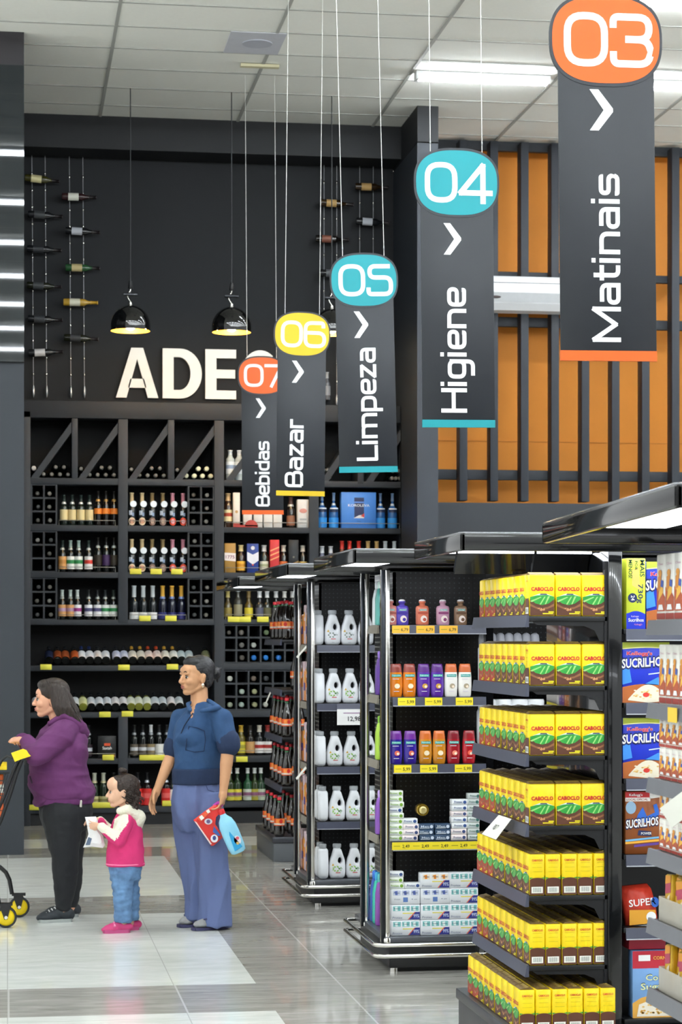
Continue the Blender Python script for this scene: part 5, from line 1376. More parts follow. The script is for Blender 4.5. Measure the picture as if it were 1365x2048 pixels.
# small soap cartons
def soapbox(base, ink, w=.082, h=.029):
    b = MB(); b.rbox(-w / 2, w / 2, -.028, .028, 0, h, M(base, .45, noise=.04), .002, 1)
    l = MB(); y = -.0286
    l.quad((0, y, 0), U_, V_, -w * .42, w * .2, h * .2, h * .34, M('#b8c0c8', .5)); l.text('Protex' if base != '#27415e' else 'Nivea'[:0] + 'Men', (-w * .1, y - .0004, h * .40), U_, V_, h * .34, M(ink, .5), width=w * .5)
    l.disc((0, y - .0004, 0), U_, V_, w * .32, h * .5, h * .3, h * .3, M(ink, .5), 10)
    return Proto('soap_carton', 'soap', b, [('front_print', l)])
sgw, sww, sbl, spk, sgy = soapbox('#e6ece2', '#7aa83a'), soapbox('#e8ecf0', '#34508a'), soapbox('#27415e', '#c8d4e4'), soapbox('#f0e4e4', '#3a4a7a'), soapbox('#c8d0ce', '#3a6a64', .062)
zs4 = sh5[3]
def stack(px, n, p, side, yo=.05, w=None, zb=None, dz=.0305, jit=.004):
    for k in range(n):
        q = p[k % len(p)] if isinstance(p, (list, tuple)) else p
        q.put((g5x(px) + random.uniform(-jit, jit), G5N + yo + random.uniform(0, .004), (zs4 if zb is None else zb) + k * dz), 'small soap carton, %s from the bottom of the %s' % (onth(k), side), random.uniform(-.03, .03), 'small soap cartons')
stack(789, 9, [sgw, sgw, sgw, sgw, sgw, sww], 'tall stack beside the chrome post', dz=.0285)
stack(819, 4, [spk, spk, spk, sww], 'second stack from the chrome post', dz=.0285)
stack(851, 3, sbl, 'dark blue stack left of centre', dz=.0285); stack(884, 3, sbl, 'dark blue stack right of centre', dz=.0285)
stack(917, 7, [spk, spk, sww, sww, spk, sww, sww], 'tall stack left of the grey stack', dz=.030)
stack(945, 8, sgy, 'grey stack at the right end', dz=.030)
# gold tin lying on the stacks
gt = MB(); gt.lathe([(.028, -.03), (.031, -.027), (.031, .03), (.028, .033)], M('#b8983a', .25, metal=.8), 22, axis='y')
gl2 = MB(); gl2.lathe([(.020, .034), (.020, .0345), (.010, .0355)], M('#e0d090', .3, metal=.6), 20, axis='y')
Proto('tin', 'tin', gt, [('tin_base', gl2)]).put((g5x(845), G5N + .07, zs4 + .0285 * 3 + .045 + .025), 'gold tin lying on the blue soap cartons')
# large soap multipacks
def multipack(orange=False, alt=False):
    w, d, h = .150, .07, .078
    b = MB(); b.rbox(-w / 2, w / 2, -d / 2, d / 2, 0, h, M('#e4e8ee', .35, noise=.04, bump=.1), .003, 1)
    l = MB(); y = -d / 2 - .0006
    for k in range(3):
        cx = -w * .30 + k * w * .31
        l.quad((0, y, 0), U_, V_, cx - w * .13, cx + w * .13, h * .60, h * .92, M(('#f0e4d4' if orange else '#c8d0e4' if alt else '#7fc0c0'), .5))
        l.shape((0, y * 1.012, 0), U_, V_, [(cx - w * .05, h * .62), (cx + w * .03, h * .62), (cx + w * .02, h * .90), (cx - w * .08, h * .86)], M('#e8902c' if orange else '#5a6ab0' if alt else '#e8f4f2', .5))
        l.text('Protex', (cx, y * 1.02, h * .72), U_, V_, h * .1, M('#2a4a6a', .5), width=w * .2)
    if not alt:
        l.shape((0, y, 0), U_, V_, [(w * .12, h * .04), (w * .49, h * .04), (w * .49, h * .52), (w * .34, h * .52)], M('#2a3080', .5))
        l.shape((0, y * 1.01, 0), U_, V_, [(w * .08, h * .04), (w * .12, h * .04), (w * .34, h * .52), (w * .30, h * .52)], M('#e06a4a', .5))
        l.text('99%', (w * .37, y * 1.02, h * .16), U_, V_, h * .24, M('#c8d4f0', .5), width=w * .2)
        l.text('Protex', (-w * .28, y * 1.02, h * .10), U_, V_, h * .15, M('#8a92a8', .5), width=w * .34); l.quad((0, y, 0), U_, V_, -w * .1, w * .26, h * .42, h * .48, M('#e8dc4a', .5))
    else:
        l.quad((0, y, 0), U_, V_, -w * .08, w * .08, h * .16, h * .46, M('#5a7ab8', .5)); l.text('Protex', (-w * .28, y * 1.02, h * .3), U_, V_, h * .09, M('#8a92a8', .5), width=w * .2); l.text('4 un', (w * .3, y * 1.02, h * .3), U_, V_, h * .09, M('#8a92a8', .5), width=w * .2)
    return Proto('soap_multipack', 'soap pack', b, [('front_print', l)])
mpN, mpO, mpA = multipack(), multipack(True), multipack(alt=True)
zb5 = PH5 + .031
for r_ in range(4):
    for c_, px in enumerate((807, 866, 923)):
        if r_ == 3 and c_ == 0: continue
        p = mpA if (r_ == 2 and c_ < 2) else mpO if (r_ == 3 and c_ == 1) else mpN
        p.put((g5x(px) + .004, G5N + .05, zb5 + r_ * .0795), 'white soap multipack, %s layer, %s from left on the toiletries base' % (onth(r_), onth(c_)), random.uniform(-.015, .015), 'soap multipacks')
stack(790, 3, [sgw, sgw, sww], 'short stack on the multipacks', zb=zb5 + 3 * .0795, dz=.029)
stack(824, 1, sww, 'multipacks beside the orange one', zb=zb5 + 3 * .0795)
# bottles standing on the side facing the cross aisle
def softbottle(col, cap, h=.24):
    b = loft_bottle([(0, .025, .034), (.008, .028, .038), (h * .6, .027, .036), (h * .8, .018, .024), (h * .84, .012, .014)], M(col, .3, coat=.2))
    c = MB(); c.lathe([(.013, h * .83), (.015, h * .86), (.015, h * .97), (.01, h)], M(cap, .35), 12)
    return Proto('softener_bottle', 'bottle', b, [('cap', c)])
for zi, (z, lst) in enumerate(((sh5[0], (('#5fb0a8', '#cfe8e0'), ('#dfe8ee', '#e8eef4'))), (sh5[1], (('#5a3090', '#8a6ac0'),)), (sh5[2], (('#a8d040', '#7ab030'),)), (sh5[3], (('#8a50b8', '#c0a0e0'),)), (zb5, (('#8a4aa8', '#60c0c0'), ('#30c0a8', '#40a8d8'), ('#2a50a8', '#3a78d8'))))):
    for j, (c, cp) in enumerate(lst):
        softbottle(c, cp, .27 if zi == 4 else .23).put((G5X + .045, G5N + .44 + j * .085 + (0 if zi == 4 else .0), z + .001), 'bottle seen side on between the chrome posts, level %s, %s from front' % (onth(zi), onth(j)), group='bottles on the narrow side of the toiletries gondola')

# ================================================================ white detergent bottles
def detergent(green):
    N = 40; outline = []
    key = [(-.036, 0), (.036, 0), (.048, .006), (.052, .03), (.052, .08), (.048, .12), (.036, .155), (.026, .185), (.021, .195), (-.021, .195), (-.024, .185), (-.032, .155), (-.044, .12), (-.052, .08), (-.052, .03), (-.048, .006)]
    kp = [Vector(p) for p in key]
    per = []; L = [0]
    for i in range(len(kp)): L.append(L[-1] + (kp[(i + 1) % len(kp)] - kp[i]).length)
    # resample by angle around the hand hole
    hc = Vector((.016, .115)); pts = []
    for i in range(N):
        a = 2 * PI * i / N; d = Vector((math.cos(a), math.sin(a))); best = None
        for j in range(len(kp)):
            p, q = kp[j], kp[(j + 1) % len(kp)]; e = q - p
            den = d.x * e.y - d.y * e.x
            if abs(den) < 1e-9: continue
            w_ = p - hc; t = (w_.x * e.y - w_.y * e.x) / den; u = (w_.x * d.y - w_.y * d.x) / den
            if t > 0 and -1e-6 <= u <= 1 + 1e-6: best = t if best is None else max(best, t)
        pts.append(hc + d * (best or .03))
    hole = [hc + Vector((.0125 * math.cos(2 * PI * i / N), .019 * math.sin(2 * PI * i / N))) for i in range(N)]
    b = MB(); m = M('#eef1f5', .3, noise=.02, coat=.2)
    rings = []
    D = .032
    for (k, y) in ((.0, -D), (.0, -D)): pass
    def ring(f, y): return [(hole[i].x + (pts[i].x - hole[i].x) * f, y, hole[i].y + (pts[i].y - hole[i].y) * f) for i in range(N)]
    seq = [ring(0, -.012), ring(.03, -D * .8), ring(.14, -D), ring(.78, -D), ring(.93, -D * .82), ring(1, -D * .4), ring(1, D * .4), ring(.93, D * .82), ring(.78, D), ring(.14, D), ring(.03, D * .8), ring(0, .012)]
    vs = [p for r_ in seq for p in r_]; S = len(seq)
    fs = [(j * N + i, j * N + (i + 1) % N, ((j + 1) % S) * N + (i + 1) % N, ((j + 1) % S) * N + i) for j in range(S) for i in range(N)]
    b.add(vs, fs, m, True)
    c = MB(); c.lathe([(.024, .193), (.027, .197), (.028, .215), (.025, .221), (.0, .222)], M('#b4b9be', .25, alpha=.9), 16, sy=.85)
    l = MB(); y = -D - .0008
    g = M('#8cc63a' if green else '#d8dce0', .45); g2 = M('#3f8a48', .45)
    for q in range(7 if green else 6):
        a = 2 * PI * q / 6; l.disc((0, y, 0), U_, V_, -.008 + .019 * math.cos(a), .063 + .014 * math.sin(a), .006, .0045, g if green else M('#7a8a7a', .5), 8)
        if green: l.disc((0, y - .0004, 0), U_, V_, -.004 + .028 * math.cos(a + .5), .063 + .018 * math.sin(a + .5), .005, .003, M('#a8cc8a', .5), 6)
    l.shape((0, y, 0), U_, V_, [(-.038, .083), (-.022, .083), (-.03, .098)], M('#e0b43a', .5)); l.quad((0, y, 0), U_, V_, -.012, .018, .036, .041, M('#d0524a', .5)); l.text('Ariel'[:0] + 'Baby', (.018, y - .0004, .062), U_, V_, .010, g2 if green else M('#6a747c', .5), width=.026)
    l.quad((0, y, 0), U_, V_, -.006, .01, .016, .018, M('#a8b0b8', .5))
    return Proto('detergent_bottle', 'bottle', b, [('cap', c), ('label', l)])
dgW, dgG = detergent(False), detergent(True)
levels6 = list(sh6) + [.171]
def g6x(px, py): return at_y(px, py, 13.65).x
for li, z in enumerate(levels6):
    sx = (665, 667, 669.5, 674, 674.5)[li]; st = (33, 33, 33.5, 34, 34)[li]
    for i in range(3):
        if li == 0 or True:
            (dgW if li == 0 else dgG).put((g6x(sx + i * st, 1276), 13.655, z), 'white detergent bottle, %s from left, %s detergent shelf' % (onth(i + 1), ('top', 'second', 'third', 'fourth', 'bottom')[li]), group='white detergent bottles')
    for j in range(2):
        x_ = g6x(sx - 24.5 + j * 0, 1276); dgW.put((x_ - .012 + j * .0, 13.655 + j * .12, z), 'white detergent bottle seen edge on, %s file, %s detergent shelf' % (onth(j), ('top', 'second', 'third', 'fourth', 'bottom')[li]), PI / 2 * .98, 'edge on detergent bottles')
# colourful packs on the narrow side
def flatpack(c1, c2, c3, h=.2):
    b = MB(); b.rbox(-.025, .025, -.045, .045, 0, h, M(c1, .35, bump=.2, bscale=30), .008, 2); a = MB()
    a.quad((-.0262, 0, 0), (0, -1, 0), V_, -.035, .035, h * .35, h * .6, M(c2, .5)); a.disc((-.0266, 0, 0), (0, -1, 0), V_, 0, h * .75, .025, .02, M(c3, .5), 14)
    a.quad((0, -.0458, 0), U_, V_, -.02, .02, h * .3, h * .6, M(c2, .5)); a.disc((0, -.0462, 0), U_, V_, 0, h * .76, .016, .02, M(c3, .5), 14)
    return Proto('softener_pack', 'pack', b, [('front_print', a)])
fpo, fpp = flatpack('#e08a3a', '#4a3a8a', '#f0c050'), flatpack('#d8c0c8', '#e08a3a', '#f0b050', .26)
for li, z in enumerate(levels6):
    for j in range(3 if li < 3 else 4):
        p = fpo if (li + j) % 2 == 0 else fpp
        p.put((1.955, 14.02 + j * .10, z + .001), 'colourful pack beside the white detergents, level %s, %s from front' % (onth(li), onth(j)), None, 'packs on the narrow side of the detergent gondola')
# ================================================================ cola
cg = MB(); cg.lathe([(.030, 0), (.038, .008), (.041, .03), (.041, .075), (.0400, .08), (.0400, .14), (.040, .155), (.034, .185), (.023, .225), (.0150, .255), (.0135, .268), (.0135, .285)], M('#150e0a', .08, coat=1.), 16)
cg.arc_patch(.0145, .245, .27, -PI, PI, M('#3f7a4a', .3))
ck = MB(); ck.lathe([(.0165, .278), (.0168, .296), (.0145, .300)], M('#c82a34', .35), 12); ck.v = ck.v
clb = MB(); clb.lathe([(.0410, .085), (.0410, .140)], M('#e05a24', .4, noise=.1, scale=30), 16, cap=False); clb.arc_patch(.0418, .10, .135, -PI * .8, -PI * .2, M('#f08a3a', .4)); clb.disc((0, -.0424, 0), U_, V_, 0, .118, .014, .016, M('#c8281e', .5), 12)
clb.arc_patch(.0419, .092, .104, -PI * .9, -PI * .1, M('#d9d0c8', .5)); clb.arc_patch(.0419, .092, .104, PI * .6, PI * 1.4, M('#d9d0c8', .5))
cola = Proto('cola_bottle', 'bottle', cg, [('cap', ck), ('label', clb)])
for li, z in enumerate(list(sh7) + [.19]):
    x0_ = 2.06 + .05 - (.065 if li == 4 else 0); yn_ = 16.40 + .05 - (.065 if li == 4 else 0)
    if li == 1: x0_ += .10
    ny = 2 if li == 1 else 4
    nx = 2
    for j in range(ny):
        for i in range(nx):
            if li == 4 and i == 1 and j == 0: xx = .125
            else: xx = i * .09
            cola.put((x0_ + i * .098 + (.03 if li == 4 and i else 0), yn_ + j * .245, z), 'cola bottle on the %s cola shelf, row %s from front, file %s' % (('top', 'second', 'third', 'fourth', 'bottom')[li], onth(j), onth(i)), random.uniform(-.4, .4), 'cola bottles with orange labels')
# white price flags sticking out from the far gondolas
def flag(px0, py0, px1, py1, Xp, lab, w=7):
    a, b = at_x(px0, py0, Xp), at_x(px1, py1, Xp - .06)
    d = Vector((0, .03, .004)); g = MB(); P = [a - d, a + d, b + d, b - d]
    g.add(P + [p + Vector((.002, 0, .001)) for p in P], [(0, 1, 2, 3), (7, 6, 5, 4), (0, 4, 5, 1), (1, 5, 6, 2), (2, 6, 7, 3), (3, 7, 4, 0)], WHT)
    g.build('price_flag', label=lab, cat='price flag')
flag(614, 1292, 594, 1315, 1.9, 'white price flag on the upper side of the detergent gondola')
flag(612, 1535, 593, 1558, 1.9, 'white price flag on the lower side of the detergent gondola')
flag(541, 1385, 532, 1406, 2.05, 'white price flag on the cola gondola')
# ================================================================ people and trolley
from mathutils import noise as mnoise
def blob(name, parts, m, parent=None, voxel=.006, smooth=4, factor=.5, fold=None, **kw):
    """one continuous surface grown over overlapping limb, ball and ring shapes"""
    mb = MB()
    for p in parts:
        k = p[0]
        if k == 'c':            # tapered limb between joints
            _, a, ra, b, rb = p; a, b = Vector(a), Vector(b)
            n = max(2, int((b - a).length / max(min(ra, rb) * .35, .004))); n = min(n, 24)
            pts = []; rs = []
            d = (b - a).normalized()
            for i in range(7):
                t = math.cos(PI / 2 * i / 6); pts.append(a - d * ra * t * .999); rs.append(max(.0008, ra * math.sin(PI / 2 * i / 6)))
            for i in range(1, n): pts.append(a.lerp(b, i / n)); rs.append(ra + (rb - ra) * i / n)
            for i in range(7):
                t = math.sin(PI / 2 * i / 6); pts.append(b + d * rb * t * .999); rs.append(max(.0008, rb * math.cos(PI / 2 * i / 6)))
            mb.tube(pts, rs, m, 16)
        elif k == 'e':          # ellipsoid with optional turn about z then tilt about y
            _, c, r = p[:3]; yaw = p[3] if len(p) > 3 else 0; pit = p[4] if len(p) > 4 else 0
            t = MB(); t.ball((0, 0, 0), r, m, 20, 14)
            R = Matrix.Rotation(yaw, 3, 'Z') @ Matrix.Rotation(pit, 3, 'Y')
            mb.add([R @ Vector(v) + Vector(c) for v in t.v], t.f, m, True)
        elif k == 'l':          # stacked rings: (centre, half width, half depth, yaw)
            rings = p[1]; seg = 28; vs = []
            for c, a, b, yaw in rings:
                for i in range(seg):
                    th = 2 * PI * i / seg; x, y = a * math.cos(th), b * math.sin(th)
                    vs.append((c[0] + x * math.cos(yaw) - y * math.sin(yaw), c[1] + x * math.sin(yaw) + y * math.cos(yaw), c[2]))
            fs = [(j * seg + i, j * seg + (i + 1) % seg, (j + 1) * seg + (i + 1) % seg, (j + 1) * seg + i) for j in range(len(rings) - 1) for i in range(seg)]
            if rings[0][0][2] > rings[-1][0][2]: fs = [tuple(reversed(f)) for f in fs]
            mb.add(vs, fs, m, True)
            mb.add(vs[:seg], [tuple(range(seg))], m); mb.add(vs[-seg:], [tuple(range(seg))], m)
    me = mb.mesh(name)
    # make every shell face outward before merging
    bm = bmesh.new(); bm.from_mesh(me); bmesh.ops.recalc_face_normals(bm, faces=bm.faces); bm.to_mesh(me); bm.free()
    t = bpy.data.objects.new('t', me); COL.objects.link(t)
    md = t.modifiers.new('r', 'REMESH'); md.mode = 'VOXEL'; md.voxel_size = voxel; md.use_smooth_shade = True
    if smooth:
        s = t.modifiers.new('s', 'SMOOTH'); s.iterations = smooth; s.factor = factor
    dg = bpy.context.evaluated_depsgraph_get()
    out = bpy.data.meshes.new_from_object(t.evaluated_get(dg))
    out.name = name
    bpy.data.objects.remove(t)
    out.materials.clear(); out.materials.append(m)
    for pl_ in out.polygons: pl_.use_smooth = True; pl_.material_index = 0
    if fold:                # cloth creases
        amp, sx_, sy_, sz_ = fold
        nr = [v.normal.copy() for v in out.vertices]
        for v, n_ in zip(out.vertices, nr):
            c = v.co; q = Vector((c.x * sx_, c.y * sy_, c.z * sz_)); q += mnoise.noise_vector(q * .5) * .6
            a = 1 - abs(mnoise.noise(q)) * 2.2; b = mnoise.noise(q * 2.3 + Vector((7, 3, 1)))
            v.co = c + n_ * amp * (a * .9 - .35 + b * .45)
        out.update()
    o = ob(name, out, parent, **kw)
    return o
def paint(o, m, test):
    """give the faces that pass the test another finish (cloth panels, soles)"""
    me = o.data; me.materials.append(m); idx = len(me.materials) - 1
    for f in me.polygons:
        if test(f.center): f.material_index = idx
class Frame:
    def __init__(s, Y): s.Y = Y
    def __call__(s, px, py, dy=0.): return at_y(px, py, s.Y + dy)
def head(c, k, yaw, ears=(1, -1), pitch=0.):
    """face prims; c = centre of head, k = scale (1 = adult 0.23 m), yaw = direction faced"""
    R = Matrix.Rotation(yaw, 3, 'Z') @ Matrix.Rotation(pitch, 3, 'Y'); c = Vector(c)
    P = lambda f, s, u: c + R @ (Vector((f, s, u)) * k)
    E_ = lambda f, s, u, rf, rs, ru: ('e', P(f, s, u), (rf * k, rs * k, ru * k), yaw, pitch)
    L = [E_(-.012, 0, .035, .098, .076, .083), E_(.030, 0, -.010, .062, .066, .085), E_(.040, 0, -.045, .050, .052, .058),
         E_(.062, 0, -.092, .026, .026, .020), ('c', P(-.01, .052, -.055), .018 * k, P(.055, .016, -.092), .018 * k), ('c', P(-.01, -.052, -.055), .018 * k, P(.055, -.016, -.092), .018 * k),
         E_(.074, 0, .035, .022, .05, .03), ('c', P(.090, 0, .004), .0085 * k, P(.108, 0, -.030), .0125 * k), E_(.098, .011, -.034, .011, .009, .008), E_(.098, -.011, -.034, .011, .009, .008),
         E_(.088, 0, -.056, .012, .022, .008), E_(.086, 0, -.068, .012, .019, .008), E_(.083, 0, -.062, .012, .026, .018),
         E_(.064, .036, -.028, .028, .024, .026), E_(.064, -.036, -.028, .028, .024, .026),
         E_(.080, .030, .018, .012, .022, .007), E_(.080, -.030, .018, .012, .022, .007)]
    for s in ears:
        L += [E_(-.004, .074 * s, -.012, .019, .008, .030), E_(-.008, .081 * s, .002, .014, .006, .018), E_(0, .074 * s, -.036, .009, .007, .010)]
    return L, P
def face_parts(root, P, k, yaw, lipm, browm, irism, sides=(1, -1)):
    R = Matrix.Rotation(yaw, 3, 'Z')
    for s in sides:
        e = MB(); c = P(.0795, .030 * s, -.003); e.ball(c, .0112 * k, M('#c9bfb6', .3, noise=.01), 12, 8)
        ir = P(.0795 + .0052, .0315 * s, -.004); e.ball(ir, .0078 * k, irism, 10, 7); e.build('eye', root)
        l = MB(); l.tube([P(.083, .018 * s, .003), P(.0905, .029 * s, .0075), P(.083, .043 * s, .002)], .0026 * k, browm, 6); l.build('eyelashes', root)
        b = MB(); b.tube([P(.0915, .013 * s, .027), P(.092, .030 * s, .031), P(.078, .047 * s, .022)], [.003 * k, .0034 * k, .0015 * k], browm, 6); b.build('eyebrow', root)
    l = MB(); l.ball(P(.0945, 0, -.0565), (.008 * k, .008 * k, .0045 * k), lipm, 10, 6)
    for s in (-1, 1):
        l.tube([P(.099, 0, -.0565), P(.0955, .011 * s, -.0570), P(.084, .023 * s, -.0615)], [.0052 * k, .0042 * k, .0015 * k], lipm, 7)
        l.tube([P(.096, 0, -.0675), P(.093, .010 * s, -.0670), P(.084, .022 * s, -.0625)], [.0062 * k, .0050 * k, .0015 * k], lipm, 7)
    l.build('lips', root)
def hand(wrist, direc, palm_n, k=1., curl=.5, thumb=1, spread=.02):
    """palm and five bent fingers; direc along the hand, palm_n out of the palm"""
    w = Vector(wrist); d = Vector(direc).normalized(); n = Vector(palm_n); n = (n - d * n.dot(d)).normalized(); s = d.cross(n) * thumb
    L = [('c', w, .026 * k, w + d * .03 * k, .028 * k)]
    base = w + d * .075 * k
    for j, off in enumerate((-.030, -.010, .011, .030)):
        L.append(('c', w + d * .02 * k + s * off * .55 * k, .017 * k, base + s * off * k, .0125 * k))
    lens = (.040, .045, .042, .033)
    for j, off in enumerate((.036, .0125, -.0115, -.034)):
        p = base + s * off * k; dd = d.copy(); r = (.0088, .0092, .0088, .0078)[j] * k
        for q in range(3):
            ang = curl * (.55 + .35 * q)
            dd = (Matrix.Rotation(ang, 3, n.cross(d).normalized() * -1) @ dd) if False else (dd * math.cos(ang * .9) + n * math.sin(ang * .9)).normalized()
            n2 = dd
            L_ = lens[j] * (1, .68, .55)[q] * k
            p2 = p + dd * L_ + s * spread * .15 * (1.5 - j) * k
            L.append(('c', p, r * (1 - .06 * q), p2, r * (1 - .06 * (q + 1))))
            p = p2
    t0 = w + d * .022 * k + s * .022 * k; t1 = w + d * .050 * k + s * .048 * k + n * .012 * k; t2 = w + d * .078 * k + s * .050 * k + n * .024 * k; t3 = w + d * .098 * k + s * .044 * k + n * .034 * k
    L += [('c', t0, .016 * k, t1, .0125 * k), ('c', t1, .0122 * k, t2, .0108 * k), ('c', t2, .0106 * k, t3, .009 * k)]
    return L
def shoe(ankle, toe, w, h, root, name, upper, sole, extra=None):
    a, t = Vector(ankle), Vector(toe); d = (t - a); L_ = d.length; d.normalize(); s = Vector((-d.y, d.x, 0))
    heel = a - d * .045; ang = math.atan2(d.y, d.x)
    z0 = .0
    parts = [('e', (heel.x + d.x * .03, heel.y + d.y * .03, z0 + h * .5), (.052, w * .46, h * .5), ang), ('e', ((a.x + t.x) / 2, (a.y + t.y) / 2, z0 + h * .42), (L_ * .50, w * .47, h * .42), ang), ('e', (t.x - d.x * .05, t.y - d.y * .05, z0 + h * .32), (.062, w * .5, h * .34), ang), ('c', (a.x, a.y, h * .7), w * .42, (a.x + d.x * .06, a.y + d.y * .06, h * .55), w * .36)]
    o = blob(name, parts, upper, root, .005, 3)
    me = o.data
    for v in me.vertices:
        if v.co.z < .004: v.co.z = .004
    sp = MB(); prof = [(-.5, .30), (-.42, .46), (0, .44), (.30, .52), (.43, .44), (.5, .2), (.5, -.2), (.43, -.44), (.30, -.52), (0, -.44), (-.42, -.46), (-.5, -.30)]
    cen = (heel + t) / 2; LL = (t - heel).length * 1.02
    pts2 = rounded([(p[0] * LL, p[1] * w) for p in prof], .02, True, 3)
    sp.prism([(p.x, p.y) for p in pts2], (cen.x, cen.y, .0), d, s, .020, sole, True)
    sp.build('sole', o)
    return o

# ---------------------------------------------------------------- woman in purple
SK1 = M('#d9a184', .5, noise=.06, scale=9); SK2 = M('#c6936c', .48, noise=.06, scale=9); SKC = M('#dcae92', .5, noise=.05, scale=9)
LIP = M('#b06a62', .4); BROW = M('#2a1d16', .7); IRIS = M('#20140e', .2)
HAIR1 = M('#2a201b', .38, noise=.35, scale=70, bump=.9, bscale=120, stretch=(1, 1, .12)); HAIR2 = M('#17161a', .3, noise=.2, scale=60, bump=.5, bscale=130, stretch=(.3, 1, 1)); HAIR3 = M('#2b1f1a', .42, noise=.35, scale=60, bump=.9, bscale=90)
F1 = Frame(13.2)
def woman_purple():
    r = empty('person', F1(118, 1843) * 1, label='woman in purple hoodie and black leggings pushing a trolley, seen from her side', cat='person')
    r.location = (0, 0, 0)
    yw = PI  # faces left
    hc = F1(103, 1398); hc.z -= .0
    Hh, P = head(hc, .98, yw, pitch=0)
    neck = [('c', hc + Vector((.025, 0, -.06)), .052, F1(122, 1447), .062)]
    sh_n = F1(124, 1470, -.15); sh_f = F1(120, 1472, .17)
    el_n = F1(74, 1512, -.24); el_f = F1(76, 1508, .2)
    wr_n = F1(50, 1484, -.10); wr_f = F1(40, 1482, .10)
    torso = [('l', [(F1(132, 1622), .12, .12, 0), (F1(130, 1590), .13, .14, 0), (F1(118, 1550), .12, .14, 0), (F1(116, 1510), .12, .14, 0), (F1(120, 1475), .10, .14, 0), (F1(122, 1452), .06, .08, 0)])]
    hip_n = F1(128, 1622, -.09); hip_f = F1(134, 1622, .1); kn_n = F1(131, 1720, -.09); kn_f = F1(138, 1720, .10); an_n = F1(127, 1822, -.09); an_f = F1(140, 1815, .12)
    legs = [('c', hip_n, .09, kn_n, .06), ('c', kn_n, .066, F1(131, 1755, -.09), .066), ('c', F1(131, 1755, -.09), .066, an_n, .04), ('c', hip_f, .09, kn_f, .06), ('c', kn_f, .066, F1(140, 1755, .1), .066), ('c', F1(140, 1755, .1), .066, an_f, .04)]
    arms = [('c', sh_n, .06, el_n, .048), ('c', el_n, .045, wr_n, .03), ('c', sh_f, .06, el_f, .048), ('c', el_f, .045, wr_f, .03)]
    hands = hand(wr_n, (-.35, 1, .22), (-.2, .1, -1), .92, .5, 1) + hand(wr_f, (-.05, -1, .2), (-.2, 0, -1), .92, .5, -1)
    body = blob('body', Hh + neck + torso + legs + arms + hands, SK1, r, .0045, 4)
    face_parts(r, P, .98, yw, LIP, BROW, IRIS)
    # hair: straight to the shoulders, swept back over the ear
    hp = [('e', hc + Vector((.016, 0, .048)), (.096, .088, .082)), ('e', hc + Vector((.038, 0, .0)), (.078, .088, .09)), ('e', hc + Vector((-.035, 0, .085)), (.05, .065, .035))]
    for s in (-1, 1):
        for (x0_, z0_, x1_, z1_, x2_, z2_, rr) in ((.005, .07, .03, -.04, .058, -.125, .030), (.03, .07, .055, -.05, .085, -.135, .032), (.055, .06, .08, -.06, .125, -.14, .030), (.07, .04, .10, -.05, .165, -.14, .026)):
            a = hc + Vector((x0_, .07 * s, z0_)); b = hc + Vector((x1_, .085 * s, z1_)); c = hc + Vector((x2_, .085 * s, z2_))
            hp += [('c', a, rr, b, rr), ('c', b, rr, c, rr * .55)]
    for (dx, dz, rr) in ((.10, -.02, .04), (.13, -.08, .04), (.155, -.13, .032)):
        hp += [('c', hc + Vector((.07, -.04, .03)), .04, hc + Vector((dx, -.03, dz)), rr), ('c', hc + Vector((.07, .04, .03)), .04, hc + Vector((dx, .03, dz)), rr)]
    hr = blob('hair', hp, HAIR1, r, .0055, 3)
    strands = MB(); rnd = random.Random(3)
    for q in range(46):
        s = -1 if q % 3 else 1; fx = rnd.random()
        a = hc + Vector((-.03 + .09 * fx, s * (.06 + .02 * rnd.random()), .11 - .02 * fx)); b = hc + Vector((.01 + .09 * fx, s * .105, -.01)); c = hc + Vector((.05 + .13 * fx + rnd.uniform(-.01, .02), s * .098, -.125 - .03 * rnd.random()))
        pts = [(1 - t) ** 2 * a + 2 * t * (1 - t) * b + t * t * c for t in [i / 9 for i in range(10)]]
        strands.tube(pts, [.0036] * 6 + [.003, .0024, .0016, .0008], HAIR1, 5)
    strands.build('loose_strands', hr)
    # hoodie
    PUR = M('#5c2a5a', .85, noise=.12, scale=7, bump=.5, bscale=9)
    hood = [('l', [(F1(129, 1600) + Vector((0, 0, .01)), .176, .185, 0), (F1(129, 1583), .19, .2, 0), (F1(119, 1555), .178, .195, 0), (F1(116, 1520), .168, .185, 0), (F1(119, 1485), .155, .185, 0), (F1(122, 1462), .125, .17, 0), (F1(124, 1447), .085, .11, 0), (F1(124, 1438), .066, .078, 0)]),
            ('e', F1(92, 1562), (.11, .165, .10)), ('e', F1(157, 1588), (.105, .17, .085)), ('e', F1(88, 1598), (.07, .15, .04), 0, -.5),
            ('c', sh_n, .078, el_n, .066), ('c', el_n, .064, wr_n + Vector((.015, 0, 0)), .045), ('c', sh_f, .078, el_f, .066), ('c', el_f, .064, wr_f + Vector((.015, 0, 0)), .045), ('c', sh_n, .08, sh_n + Vector((.03, .08, .02)), .08), ('c', sh_f, .08, sh_f + Vector((.03, -.08, .02)), .08),
            ('e', F1(152, 1500), (.075, .17, .14)), ('e', F1(104, 1500), (.10, .14, .11))]
    ho = blob('hoodie', hood, PUR, r, .007, 5, fold=(.010, 5, 5, 11))
